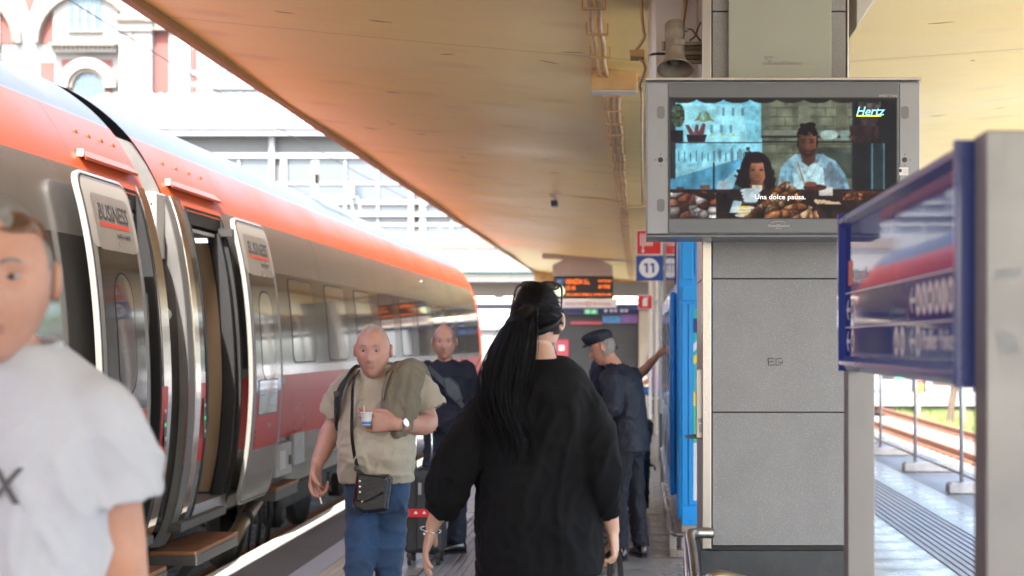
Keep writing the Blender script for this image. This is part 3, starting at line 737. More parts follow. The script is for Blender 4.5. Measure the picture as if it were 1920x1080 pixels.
# door leaves slid open along the outside
def leaf(car, y0, y1, near):
    tl = (-.02 if near else .0)
    root = patch('door', 'door_frame', DZ0, DZ1, y0, y1, .11, car, .105, .034, tilt=tl, tref=y0)
    e = .105 + .0035
    patch('door_seal', 'black_rubber', DZ0 + .018, DZ1 - .018, y0 + .012, y1 - .012, .1, root, e - .0022, tilt=tl, tref=y0)
    patch('door_skin', 'door_frame', DZ0 + .03, DZ1 - .03, y0 + .022, y1 - .022, .09, root, e - .001, tilt=tl, tref=y0)
    a, b = y0 + .085, y1 - .085
    patch('top_panel', 'door_panel', 2.13, DZ1 - .045, y0 + .03, y1 - .03, .06, root, e, tilt=tl, tref=y0)
    patch('name_plate', 'plate_taupe', 2.12, 2.44, a + .04, b, .05, root, e + .0015, tilt=tl, tref=y0)
    patch('glazed_panel', 'train_band', 1.20, 2.13, a, b, .02, root, e + .001, tilt=tl, tref=y0)
    w = patch('window_seal', 'black_rubber', 1.28, 2.00, a + .17, b - .17, .16, root, e + .002, tilt=tl, tref=y0)
    patch('window_pane', 'train_glass', 1.292, 1.988, a + .182, b - .182, .15, w, e + .003, tilt=tl, tref=y0)
    patch('red_panel', 'train_lower_red', .76, 1.196, a, b, .02, root, e + .001, tilt=tl, tref=y0)
    patch('lower_panel', 'train_grey', DZ0 + .06, .757, a, b, .03, root, e + .001, tilt=tl, tref=y0)
    # small route display set in the red panel
    if not near:
        dsp = patch('route_display', 'black_plastic', 1.02, 1.30, a + .06, b - .10, .012, root, e + .003, tilt=tl, tref=y0)
        patch('display_glass', 'train_glass', 1.03, 1.29, a + .08, b - .12, .01, dsp, e + .0045, tilt=tl, tref=y0)
    h = 1.0
    # lettering follows the slope of the flank
    zc = 2.335; yc = (a + b) / 2 + .02
    up = Vector((secx(zc + .05) - secx(zc - .05), 0, .1)).normalized()
    def onleaf(y, z, o=.0025): return Vector((secx(z) + e + o + tl * (y - y0), y, z))
    wd = (b - a - .12)
    text('lettering', 'BUSINESS', .135, 'print_dark', root, onleaf(yc, zc), xd=(tl, 1, 0), up=up, shear=.25, weight=.003, fitw=wd * .92)
    MB().add([onleaf(yc - wd * .46, 2.255), onleaf(yc + wd * .46, 2.255), onleaf(yc + wd * .46, 2.28), onleaf(yc - wd * .46, 2.28)], [(0, 1, 2, 3)]).build('red_bar', 'print_red', root)
    text('lettering', 'PIAZZA SILENZIO', .03, 'print_dark', root, onleaf(yc + wd * .22, 2.215), xd=(tl, 1, 0), up=up, shear=.25)
    # inner mechanism arm at the top edge of the leaf
    MB().box(secx(2.45) - .02, secx(2.45) + .09, (y1 + .005 if near else y0 - .045), (y1 + .045 if near else y0 - .005), 2.40, 2.46).build('door_arm', 'vest_dark', root)
    if not near:
        z = .98; text('lettering', 'Stop', .05, 'pale_print', root, onleaf((a + b) / 2 + .05, .93), xd=(0, 1, 0), up=(0, 0, 1))
        for i in range(3): MB().sphere(onleaf(a + .03, .9 - i * .05), (.003, .008, .008), 8, 5).build('door_screw', 'ink', root)
    return root
leaf(car1, 7.83, 8.66, True)
leaf(car2, 10.90, 11.82, False)
def doorway(car, d, far_panel):
    a, b = d
    # rubber edged jambs following the body curve
    for y, s in ((a, 1), (b, -1)):
        yy = (y - .04, y + .0) if s > 0 else (y, y + .04)
        MB().loft([[Vector((secx(z) - .14, yy[0], z)), Vector((secx(z) + .006, yy[0], z)), Vector((secx(z) + .006, yy[1], z)), Vector((secx(z) - .14, yy[1], z))] for z in rows(.32, 2.56)]).build('door_jamb', 'black_rubber', car, smooth=False)
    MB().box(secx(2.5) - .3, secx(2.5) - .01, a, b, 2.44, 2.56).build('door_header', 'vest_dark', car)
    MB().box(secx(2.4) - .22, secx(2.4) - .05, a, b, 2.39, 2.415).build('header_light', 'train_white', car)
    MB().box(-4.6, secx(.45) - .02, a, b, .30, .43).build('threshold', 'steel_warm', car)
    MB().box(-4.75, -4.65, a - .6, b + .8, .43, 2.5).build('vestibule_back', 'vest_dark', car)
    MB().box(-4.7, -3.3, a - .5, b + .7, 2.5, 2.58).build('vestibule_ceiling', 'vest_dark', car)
    MB().box(-4.65, -3.4, a - .06, a - .045, .43, 2.5).build('vestibule_wall', 'vest_beige', car)
    yb = b + .05 if far_panel else b - .02
    dx_ = .06 if far_panel else .10
    w = MB().prism([(-4.62, .44), (-3.36 + dx_, .44), (-3.26 + dx_, .9), (-3.25 + dx_, 1.4), (-3.28 + dx_, 2.0), (-3.36 + dx_, 2.36), (-4.62, 2.36)], yb, yb + .03).build('vestibule_wall', 'vest_beige', car, bevel=.004)
    MB().box(-4.6, -3.30, yb - .008, yb - .0005, .98, 1.03).build('wall_trim', 'steel_warm', w)
    MB().prism(rrect(-3.75, -3.43, .50, .92, .05), yb - .006, yb - .0005).build('wall_hatch', 'vest_beige', w)
    for x, z, r in ((-3.40, 1.86, .014), (-3.36, 1.30, .016), (-3.37, 1.42, .008), (-3.38, 1.20, .01), (-3.55, 2.1, .006)):
        MB().lathe([(r, 0), (r, .006), (r * .5, .009)], (x, yb - .001, z), (0, -1, 0), 14).build('wall_knob', 'steel_warm', w, smooth=True)
    # recessed grab handle
    MB().prism(rrect(-3.62, -3.50, 1.08, 1.75, .058), yb - .004, yb - .0006).build('handle_recess', 'step_brown', w)
    MB().tube([(-3.56, yb - .02, 1.12), (-3.56, yb - .04, 1.2), (-3.56, yb - .04, 1.62), (-3.56, yb - .02, 1.70)], .012, 8, sub=3).build('grab_handle', 'vest_beige', w, smooth=True)
doorway(car1, D1, False); doorway(car2, D2, True)
MB().box(-3.36, -3.28, D1[0] - .01, D1[0] + .02, .5, 2.45).build('door_post', 'vest_beige', car1)
MB().loft([[Vector((secx(z) - .10, D2[1] - .10, z)), Vector((secx(z) - .015, D2[1] - .10, z)), Vector((secx(z) - .015, D2[1] - .05, z)), Vector((secx(z) - .1, D2[1] - .05, z))] for z in rows(.34, 2.42)]).build('door_rubber', 'black_rubber', car2)
# chrome corner trims at the coupled ends and push buttons
def corner(car, y0, y1, m, off=.004):
    MB().loft([[Vector((secx(z) - .06, y0, z)), Vector((secx(z) + off, y0 + .01, z)), Vector((secx(z) + off, y1 - .004, z)), Vector((secx(z) - .06, y1, z))] for z in rows(.2, 2.60)]).build('corner_trim', m, car, smooth=False)
corner(car1, 9.14, 9.30, 'chrome', .006)
corner(car2, 9.66, 9.80, 'train_end', .002)
corner(car2, 9.80, 9.92, 'chrome', .008)
def redfill(car, a, b):
    strip('lower_red_stripe', 'train_lower_red', .76, 1.31, a, b, car, off=.0085)
redfill(car1, 9.10, 9.22)
for car, y in ((car1, 9.17), (car2, 10.01)):
    p = MB().prism(rrect(y - .022, y + .022, .92, 1.20, .012), secx(1.05) + .009, secx(1.05) + .014, 'YZ').build('button_plate', 'black_plastic', car)
    for z, m in ((1.15, 'train_white'), (1.06, 'exit_green'), (.97, 'train_white')):
        MB().lathe([(.014, 0), (.014, .004), (.008, .006)], (secx(1.05) + .0142, y, z), (1, 0, 0), 12).build('push_button', m, p, smooth=True)
# end faces, bellows and equipment between the cars
def endface(car, y0, y1):
    P = [(secx(z) - .02, z) for z in rows(.3, 2.95, .15)] + [(TXC, 3.38)] + [(2 * TXC - secx(z) + .02, z) for z in reversed(rows(.3, 2.95, .15))]
    MB().prism(P, y0, y1).build('end_wall', 'train_end', car)
endface(car1, 9.24, 9.28); endface(car2, 9.70, 9.74); endface(car1, -16.45, -16.4)
mbb = MB()
for i in range(5):
    y = 9.29 + i * .075; r = .0 if i % 2 else .035
    P = [(secx(z) - .09 - r, z - .03 - r * .4) for z in rows(2.45, 2.985, .06)] + [(x - .01, z - .09 - r) for x, z in SECD if z > 3.0]
    P = P + [(2 * TXC - x, z) for x, z in reversed(P)]
    if i == 0: rr = []
    rr.append([Vector((x, y, z)) for x, z in P])
mbb.loft(rr, caps=False, closed=False).build('gangway_bellows', 'bellows', car2, smooth=True)
eq = MB().box(-3.62, -3.215, 9.50, 9.698, 2.16, 2.60).build('equipment_box', 'train_white', car2, bevel=.012)
for x in (-3.57, -3.245):
    for z in (2.2, 2.36, 2.52): MB().lathe([(.008, 0), (.008, .006)], (x, 9.499, z), (0, -1, 0), 8).build('bolt', 'ink', eq)
box('equipment_foot', 'train_white', -3.5, -3.26, 9.54, 9.69, 2.11, 2.155, eq)
MB().tube([(-3.34, 9.55, 2.10), (-3.30, 9.55, 1.80)], .022, 8).build('coupling_hose', 'train_white', car2, smooth=True)
MB().sphere((-3.22, 9.56, 1.78), (.09, .07, .06), 14, 8).build('buffer_cover', 'train_white', car2, smooth=True)
MB().box(-4.6, -3.24, 9.34, 9.66, .6, 1.74).build('gangway_tunnel', 'bellows', car2, bevel=.05)
for i, (x, z) in enumerate(((-3.3, .95), (-3.26, .75), (-3.33, .6))):
    MB().tube([(x, 9.33, z), (x + .05, 9.42, z - .3), (x + .05, 9.55, z - .32), (x, 9.66, z - .02)], .024, 8, sub=5).build('jumper_hose', 'black_rubber', car2, smooth=True)
# entrance steps, brown tread plates
for car, (a, b) in ((car1, (8.30, 9.02)), (car2, (9.62, 10.62))):
    st = MB().box(-3.30, -2.985, a, b, .15, .178).build('entrance_step', 'step_brown', car, bevel=.004)
    MB().box(-3.30, -2.98, a + .004, b - .004, .08, .1495).build('step_frame', 'step_side', st, bevel=.004)
    MB().box(-3.34, -3.1, a + .05, b + .1, .30, .36).build('step_frame', 'step_side', st, bevel=.006)
    for y in (a + .08, b - .08): MB().bar((-3.2, y, .1), (-3.5, y, -.3), .04, .06).build('step_bracket', 'bogie', st)
# bogie and underfloor gear of the second car
def wheelset(car, y):
    for x in (TXC - .75, TXC + .75):
        w = MB().lathe([(.10, -.07), (.44, -.07), (.46, -.03), (.46, .06), (.12, .065), (.12, .1)], (x, y, GZ + .46 + .31), (1, 0, 0), 28).build('wheel', 'bogie', car, smooth=False)
    MB().tube([(TXC - .8, y, GZ + .77), (TXC + .8, y, GZ + .77)], .08, 10).build('axle', 'bogie', car)
for car, ys_ in ((car2, (13.2, 15.9)), (car1, (4.0, 6.7))):
    for y in ys_: wheelset(car, y)
    a, b = ys_
    MB().box(-3.52, -3.40, a - .7, b + .7, -.02, .2).build('bogie_frame', 'bogie', car, bevel=.03)
    for y in ys_:
        MB().lathe([(.13, 0), (.13, .12), (.08, .16)], (-3.44, y, .0), (1, 0, 0), 16).build('axle_box', 'bogie', car)
        for dy in (-.28, .28): MB().lathe([(.075, 0), (.075, .06), (.06, .08), (.075, .1), (.06, .13), (.075, .16), (.06, .19), (.075, .22)], (-3.44, y + dy, -.05), (0, 0, 1), 12).build('coil_spring', 'bogie', car)
    MB().tube([(-3.30, a - 1.75, -.07), (-3.28, a - .95, .24)], .062, 14).build('damper', 'damper', car, smooth=True)
    MB().tube([(-3.29, a - 1.32, .098), (-3.285, a - 1.26, .122)], .072, 14).build('damper_collar', 'bogie', car, smooth=True)
    MB().tube([(-3.32, a - 1.9, -.14), (-3.30, a - 1.74, -.06)], .085, 14).build('damper_end', 'bogie', car, smooth=True)
    # grey electrical boxes and wooden foot step
    gb = MB().box(-3.22, -3.06, a - 1.15, a - .60, .44, .72).build('junction_case', 'box_grey', car, bevel=.01)
    MB().box(-3.20, -3.04, a - .585, a - .20, .50, .78).build('case_cover', 'box_grey', gb, bevel=.01)
    MB().box(-3.06, -3.052, a - 1.05, a - .85, .5, .66).build('case_label', 'train_white', gb)
    MB().box(-3.055, -3.049, a - .72, a - .66, .52, .60).build('case_latch', 'ink', gb)
    ws = MB().box(-3.24, -3.04, a - 1.22, a - .42, .335, .365).build('foot_step', 'step_brown', car, bevel=.004)
    MB().box(-3.24, -3.05, a - 1.2, a - .44, .25, .334).build('step_frame', 'step_side', ws, bevel=.004)
    for i in range(5):
        y = a - 1.1 + i * .17; x = -3.33 + .03 * (i % 2)
        MB().tube([(x, y, .3), (x + .03, y + .05, .1), (x - .02, y + .12, -.2), (x, y + .2, -.3)], .016 + .006 * (i % 2), 7, sub=4).build('brake_hose', 'black_rubber', car, smooth=True)
    MB().box(-3.6, -3.36, b + 1.2, b + 4.2, -.05, .3).build('equipment_skirt', 'bogie', car, bevel=.03)
for car, ys_ in ((car1, (-4, -1, 2.2, 5.2)), (car2, (14.0, 18.4, 22.8))):
    for y in ys_:
        MB().loft([[Vector((secx(z) + .0012, y - .0035, z)), Vector((secx(z) + .0012, y + .0035, z))] for z in rows(.48, 2.6)], caps=False, closed=False).build('panel_seam', 'train_end', car, recalc=False)
for y in (12.2, 16.9, 21.6): patch('inspection_flap', 'train_grey', .52, .70, y, y + .5, .02, car2, .003)
for y in (12.05, 12.2): patch('data_plate', 'pale_print', 1.24, 1.29, y, y + .1, .004, car2, .003)
# small details: name lamp, rain slot, roof gear
for y in (12.1, 21.0): MB().sphere((secx(2.48) + .0, y, 2.48), (.014, .045, .02), 10, 6).build('marker_lamp', 'train_white', car2, smooth=True)
for i in range(6):
    y = 16.4 + i * .32
    MB().loft([[Vector((x + (.02 if x > -3.9 else 0), y + d, z + .025)) for x, z in SECD if z > 3.12] for d in (0, .12)], caps=False, closed=False).build('roof_rib', 'train_grey', car2, smooth=True)
MB().loft([[Vector((x, y, z + .035)) for x, z in SECD if z > 3.26] for y in (4.6, 8.6)], caps=False, closed=False).build('roof_grille', 'train_grey', car1, smooth=True)
# rounded far end of the train
rr = []
for k in range(9):
    t = k / 8; y = 27.55 + 2.6 * math.sin(t * math.pi / 2); s = max(.12, math.cos(t * math.pi / 2) ** .55)
    P = [(x, z) for x, z in SECD[::4]]; P = P + [(2 * TXC - x, z) for x, z in reversed(P[:-1])]
    rr.append([Vector((TXC + (x - TXC) * s, y, .4 + (z - .4) * (s ** .8))) for x, z in P])
MB().loft(rr, caps=True).build('nose', 'train_red_lit', car2, smooth=True)
# overhead contact wire
cw = thing('overhead_wire', (TXC, 0, 4.65), 'thin dark overhead contact wire above the train roof', 'wire')
MB().tube([(TXC, -10, 4.65), (TXC, 20, 4.63), (TXC, 50, 4.66), (TXC, 78, 4.7)], .012, 6).build('contact_wire', 'wire', cw)
MB().tube([(TXC - 1.5, -10, 5.5), (TXC - 1.5, 25, 5.2), (TXC - 1.5, 54, 5.7)], .009, 6, sub=6).build('carrier_wire', 'wire', cw)
# ------------------------------------------------------------------ station palace far behind the train
YB = 80.
pal = thing('station_palace', (-30, YB, GZ), 'sunlit pink and white palace facade with arches above the train roof', 'building')
def bx(name, m, x0, x1, y0, y1, front, back=None, parent=pal, Y=YB, bevel=0., **k):
    """box from photo-rectangle; front is how far it stands proud of depth Y"""
    a = at(x0, y0, Y); b = at(x1, y1, Y)
    return MB().box(a.x, b.x, Y - front, Y - (back if back is not None else -.2), b.z, a.z).build(name, m, parent, bevel=bevel, **k)
a = at(-700, -420, YB); b = at(640, 640, YB)
MB().box(a.x, b.x, YB, YB + 12, GZ, a.z).build('wall', 'stucco_white', pal)
MB().box(a.x - .5, b.x + .5, YB - 1.0, YB + 12.5, a.z, a.z + 1.2).build('roof_cornice', 'stone_cream', pal)
def arch_ring(cx, cy, r0, r1, a0, a1, front, m, name, Y=YB, back=0., parent=pal, n=18):
    P = [(cx + r1 * math.cos(R(t)), cy - r1 * math.sin(R(t))) for t in np.linspace(a0, a1, n)] + [(cx + r0 * math.cos(R(t)), cy - r0 * math.sin(R(t))) for t in np.linspace(a1, a0, n)]
    return MB().prism([(at(x, y, Y).x, at(x, y, Y).z) for x, y in P], Y - front, Y - back).build(name, m, parent)
def window(x0, x1, y0, y1, nx, ny, arch=0, front=.02, parent=pal, Y=YB, glass='bldg_glass', fr='window_frame', bars='stucco_white'):
    P = [(x0, y1), (x1, y1), (x1, y0)] 
    if arch: P += [((x0 + x1) / 2 + (x1 - x0) / 2 * math.cos(R(t)), y0 - arch * math.sin(R(t))) for t in np.linspace(10, 170, 9)]
    P += [(x0, y0)]
    w = MB().prism([(at(x, y, Y).x, at(x, y, Y).z) for x, y in P], Y - front - .02, Y - front).build('window', fr, parent)
    for i in range(nx):
        for j in range(ny):
            xa = x0 + (x1 - x0) * i / nx + 1.2; xb = x0 + (x1 - x0) * (i + 1) / nx - 1.2; ya = y0 + (y1 - y0) * j / ny + 1.; yb = y0 + (y1 - y0) * (j + 1) / ny - 1.
            if j == 0 and arch: ya -= arch * (.75 if 0 < i < nx - 1 else .3)
            p = at(xa, ya, Y); q = at(xb, yb, Y)
            MB().box(p.x, q.x, Y - front - .05, Y - front - .022, q.z, p.z).build('pane', glass, w)
    return w
for k in range(-3, 2):                      # bays of the arcade, one arch each
    dx = -222 * k
    cx = 166 + dx - 0
    if cx > 300: continue
    arch_ring(cx, 82, 90, 100, 0, 180, .45, 'stucco_white', 'arch_ring')
    arch_ring(cx, 82, 87, 89.6, 0, 180, .62, 'stone_cream', 'arch_moulding')
    arch_ring(cx, 82, 55, 86.6, 0, 180, .08, 'stucco_pink', 'arch_infill')
    MB().prism([(at(x, y, YB).x, at(x, y, YB).z) for x, y in ((cx + 111 - 16, -22), (cx + 111 + 16, -22), (cx + 111, 26))], YB - .06, YB).build('spandrel', 'stucco_pink', pal)
    bx('pier', 'stucco_white', cx - 63, cx + 59, -60, 88, .25)
    window(cx - 33, cx + 29, 4, 60, 4, 3, 5, .26)
    for i in range(3):
        xx = cx - 33 + 62 * (i + 1) / 4 - 3
        bx('window_baluster', 'stucco_white', xx, xx + 5, 16, 58, .36, .33)
    bx('window_sill', 'stucco_white', cx - 35, cx + 31, 60, 63, .5)
    bx('cornice', 'stone_cream', cx - 64, cx + 60, 86, 91, .9)
    bx('cornice', 'stucco_white', cx - 62, cx + 58, 91, 101, .6)
    dn = None
    for i in range(14):
        x = cx - 58 + i * 8.4
        d = bx('dentil', 'stone_cream', x, x + 4, 92, 97, .75, .6)
    bx('lower_panel', 'stucco_pink', cx - 50, cx + 45, 112, 185, .05)
    bx('lower_panel', 'stucco_pink', cx - 90, cx - 64, 117, 185, .05)
    arch_ring(cx + 2, 166, 36, 55, 0, 180, .5, 'stucco_white', 'arch_ring')
    arch_ring(cx + 2, 166, 29.5, 35.6, 0, 180, .3, 'stone_cream', 'arch_reveal')
    P = [(cx + 2 + 29 * math.cos(R(t)), 166 - 29 * math.sin(R(t))) for t in np.linspace(0, 180, 15)] + [(cx - 27, 190), (cx + 31, 190)]
    w = MB().prism([(at(x, y, YB).x, at(x, y, YB).z) for x, y in P], YB - .10, YB - .06).build('window', 'window_frame', pal)
    for i in range(5):
        x0 = cx - 25 + i * 11; hh = [18, 25, 26, 25, 18][i]
        bx('pane', 'bldg_glass', x0, x0 + 9, 165 - hh, 160, .13, .102, w)
        bx('pane', 'bldg_glass', x0, x0 + 9, 162, 188, .13, .102, w)
bx('pilaster', 'stucco_white', 229, 290, 62, 300, .5)
bx('capital', 'stone_cream', 226, 297, 34, 46, .9); bx('capital', 'stucco_white', 228, 293, 46, 62, .7)
for i in range(9): bx('dentil', 'stucco_white', 229 + i * 6, 232 + i * 6, 38, 43, 1.0, .9)
bx('pilaster', 'stucco_white', 229, 290, -100, 34, .4)
bx('wall_strip', 'stucco_pink', 291, 318, 62, 300, .05); bx('wall_strip', 'stucco_pink', 291, 318, -60, 32, .05)
bx('capital', 'stone_cream', 290, 330, 34, 60, .6)
for y0, y1 in ((70, 80), (92, 130), (140, 152), (162, 185)): bx('wall_strip', 'stucco_pink', 361, 369, y0, y1, .05)
bx('pilaster', 'stucco_white', 320, 359, -60, 300, .3)
for i in range(4): window(401 + i * 21, 419 + i * 21, 100, 138, 2, 2, 0, .02, bars='stucco_white', fr='shed_frame')
for i in range(4): window(401 + i * 21, 419 + i * 21, 170, 200, 2, 1, 0, .02, fr='shed_frame')
bx('string_course', 'stucco_white', 398, 700, 142, 168, .2)
# ------------------------------------------------------------------ long glazed shed with pale tiled roof
YS = 60.
shed = thing('glazed_shed', (-14, YS, GZ), 'long white framed glazed shed with pale tiled roof behind the train', 'building')
xl, xr = -26.2, 6.; ez = at(0, 240, YS).z; rz = at(0, 178, YS + 10).z
MB().add([(xl, YS - .9, ez), (xr, YS - .9, ez), (xr, YS + 10, rz), (xl, YS + 10, rz), (xl, YS - .9, ez - .12), (xr, YS - .9, ez - .12), (xr, YS + 10, rz - .12), (xl, YS + 10, rz - .12)],
         [(0, 1, 2, 3), (7, 6, 5, 4), (0, 4, 5, 1), (1, 5, 6, 2), (2, 6, 7, 3), (3, 7, 4, 0)]).build('roof', 'shed_roof', shed)
mb = MB(); x = xl + .2; rd = Vector((0, 10.9, rz - ez))
while x < xr:
    mb.tube([Vector((x, YS - .92, ez + .02)), Vector((x, YS - .92, ez + .02)) + rd], .09, 6); x += .43
mb.build('roof_tile_rolls', 'shed_roof', shed, kind='stuff')
MB().box(xl, xr, YS - .75, YS - .5, ez - .42, ez - .13).build('gutter', 'shed_frame', shed)
MB().box(xl + .3, xr, YS, YS + 9, GZ, ez - .13).build('wall', 'shed_panel', shed)
def sz(y): return at(0, y, YS).z
def sx(x): return at(x, 0, YS).x
for y0, y1, d in ((288, 298, .25), (341, 347, .12), (376, 384, .2), (400, 407, .3), (418, 424, .12), (440, 470, .3)):
    MB().box(xl + .3, xr, YS - d, YS - .002, sz(y1), sz(y0)).build('beam', 'shed_frame', shed)
px = 512 - 62 * 2.75
cx_ = [508, 768, 1028]
for x in (508 - 260, 508, 768, 1028):
    MB().box(sx(x), sx(x + 10), YS - .35, YS - .003, GZ, ez - .42).build('post', 'shed_frame', shed)
    MB().box(sx(x + 20), sx(x + 32), YS - .22, YS - .004, GZ, sz(298)).build('post', 'shed_frame', shed)
    for i in range(4):
        xx = x + 32 + i * 61
        MB().box(sx(xx + 45), sx(xx + 50), YS - .15, YS - .005, GZ, sz(298)).build('mullion', 'shed_frame', shed)
        for y0, y1 in ((299, 340), (348, 375), (385, 399), (408, 417), (425, 439)):
            MB().box(sx(xx - 10), sx(xx + 44), YS - .05, YS - .006, sz(y1), sz(y0)).build('pane', 'shed_glass', shed)
MB().box(sx(655), sx(672), YS - .9, YS - .6, sz(372), sz(349)).build('notice_board', 'stucco_white', shed)
# ------------------------------------------------------------------ roofs and rails between shed and hall
lo = thing('low_roof', (-8, 52, GZ), 'bright flat roofs with railings in front of the glazed shed', 'building')
def lbx(name, m, x0, x1, y0, y1, Y, d=.3): 
    a = at(x0, y0, Y); b = at(x1, y1, Y); return MB().box(a.x, b.x, Y, Y + d, b.z, a.z).build(name, m, lo)
lbx('parapet', 'stucco_white', 600, 1230, 470, 510, 53, .8)
lbx('parapet', 'stone_cream', 760, 1230, 446, 466, 54.2, .6)
lbx('handrail', 'shed_frame', 640, 1230, 420, 424, 52.4, .08); lbx('handrail', 'shed_frame', 640, 1230, 436, 438, 52.4, .06)
for i in range(10): lbx('handrail_post', 'shed_frame', 650 + i * 58, 653 + i * 58, 418, 472, 52.4, .08)
for i in range(5):
    x = 770 + i * 52; lbx('vent_stack', 'galv', x, x + 5, 428, 452, 54.4, .2)
lbx('wall', 'wall_pale', 600, 1230, 510.5, 617, 53.3, .5); lbx('wall', 'stucco_white', 600, 1230, 617.5, 720, 53.2, .6); lbx('wall_coping', 'shed_frame', 600, 1230, 614, 618, 53.0, .2)
for i in range(6): lbx('doorway', 'shed_panel', 905 + i * 30, 914 + i * 30, 676, 720, 53.1, .05)
# overhead line mast with lattice arm
mast = thing('line_mast', (-10.4, 48, GZ), 'pale overhead line mast with arms beyond the train roof', 'mast')
def mbx(name, x0, x1, y0, y1, m='shed_frame', d=.15, Y=48): a = at(x0, y0, Y); b = at(x1, y1, Y); return MB().box(a.x, b.x, Y, Y + d, b.z, a.z).build(name, m, mast)
mbx('mast_post', 590, 597, 300, 660); mbx('mast_arm', 560, 665, 366, 370); mbx('insulator', 591, 598, 326, 345, 'stone_cream'); mbx('mast_arm', 600, 690, 396, 399)
for i in range(6): MB().bar(at(600 + i * 14, 368, 48), at(607 + i * 14, 398, 48), .05, .05).build('lattice', 'shed_frame', mast)
# ------------------------------------------------------------------ station hall at the platform's end
YH = 42.5
hall = thing('station_hall', (-1, YH, GZ), 'concrete edged station hall with lit ceiling strip and shopfronts at the platform end', 'building')
def hb(name, m, x0, x1, y0, y1, Y=YH, d=.5, parent=hall): 
    a = at(x0, y0, Y); b = at(x1, y1, Y); return MB().box(a.x, b.x, Y, Y + d, b.z, a.z).build(name, m, parent)
hb('parapet', 'stucco_white', 300, 1900, 488, 507, YH - .3, 2.6)
hb('parapet_cap', 'window_frame', 300, 1900, 507, 510, YH - .45, 2.8)
hb('concrete_beam', 'concrete', 300, 1900, 510.5, 528, YH - .2, .5)
a_ = at(0, 528, YH); MB().box(-40, 30, YH + .31, YH + 2.6, a_.z + .02, a_.z + .1).build('roof_slab', 'concrete', hall)
hb('soffit_panel', 'fascia_grey', 300, 1900, 530, 553, YH + 1.0, .3)
hb('ceiling', 'fascia_grey', 300, 1900, 553.5, 556, YH + 1.02, 1.6)
for i in range(8):
    x = 560 + i * 96; hb('tube_lamp', 'tube_light', x, x + 78, 556.2, 559.5, YH + 1.2, .25)
hb('light_rail', 'white_steel', 300, 1900, 560, 568, YH + 1.6, .2)
hb('sign_rail', 'sign_navy', 300, 1900, 570, 580, YH + 1.9, .15)
MB().box(-40, 30, PY1 + .01, YH + 40, -.4, -.012).build('hall_floor', 'light_stone', hall)
hb('dark_shopfront', 'dark_shop', 1040, 1260, 580, 742, YH + 2.6, .4)
hb('shop_fascia', 'sign_navy', 1042, 1196, 574, 590, YH + 2.3, .15)
e = hb('exit_sign', 'exit_green', 1096, 1120, 576, 588, YH + 2.24, .05)
for x0, x1 in ((1099, 1104), (1111, 1116)): hb('pictogram', 'sign_white', x0, x1, 577, 587, YH + 2.19, .04, e)
for x in (1136, 1146, 1154, 1166, 1174): MB().prism([(at(px_, py_, YH + 2.25).x, at(px_, py_, YH + 2.25).z) for px_, py_ in disc(x, 582, 3.2, 12)], YH + 2.25, YH + 2.29).build('pictogram', 'sign_white', hall)
hb('video_wall', 'screen_purple', 1164, 1196, 578, 606, YH + 2.45, .1); hb('video_wall', 'screen_blue', 1130, 1163, 592, 606, YH + 2.45, .1)
hb('shop_stripe', 'poster_red', 1070, 1128, 603, 608, YH + 2.45, .1)
hb('poster', 'poster_red', 1042, 1066, 637, 668, YH + 2.5, .08); hb('poster_picture', 'paper_white', 1048, 1058, 648, 657, YH + 2.45, .04)
hb('small_exit_lamp', 'exit_green', 1040, 1045, 626, 631, YH + 2.4, .05)
for x in (1198, 700, 400): hb('pillar', 'brown_pillar', x, x + 18, 556, 742, YH + 2.0, .4)
# ------------------------------------------------------------------ background on the right, beyond the fence
rb = thing('pale_wall', (20, 62, GZ), 'low bright white wall with dark openings beyond the sunlit tracks', 'wall')
def rbx(name, m, x0, x1, y0, y1, Y, d=.3, parent=rb): 
    a = at(x0, y0, Y); b = at(x1, y1, Y); return MB().box(a.x, b.x, Y, Y + d, b.z, a.z).build(name, m, parent)
rbx('wall', 'stucco_white', 1560, 2100, 690, 752, 60, .5); rbx('wall_cap', 'concrete', 1560, 2100, 686, 690, 59.9, .7)
rbx('dark_opening', 'dark_shop', 1652, 1676, 700, 734, 59.9, .08); rbx('green_banner', 'poster_green', 1680, 1694, 700, 734, 59.85, .05)
rbx('wall_panel', 'shed_panel', 1700, 1740, 704, 734, 59.9, .08); rbx('wall_panel', 'shed_panel', 1760, 1850, 720, 750, 59.9, .08)
for i in range(4): rbx('wall_ledge', 'concrete', 1640 + i * 40, 1672 + i * 40, 742, 746, 59.7, .25)
for k, (x, y, l) in enumerate(((1722, 716, 'railway signal post with red and amber lamps behind the fence'), (1838, 700, 'railway signal post with one red lamp seen beside the near steel post'))):
    p = at(x, 700, 42); s = thing('railway_signal', (p.x, 42, GZ), l, 'signal')
    MB().tube([(p.x, 42, GZ), (p.x, 42, p.z + .9)], .06, 8).build('signal_post', 'galv', s)
    MB().box(p.x - .2, p.x + .2, 41.9, 42.0, at(0, 735, 42).z, p.z + .9).build('signal_head', 'black_plastic', s)
    for j, m in enumerate(('signal_red', 'signal_amber', 'signal_amber')):
        if k and j: break
        MB().lathe([(.11, 0), (.11, .03), (.05, .05)], (p.x, 41.89, at(0, 716 + j * 7, 42).z), (0, -1, 0), 14).build('signal_lamp', m, s)
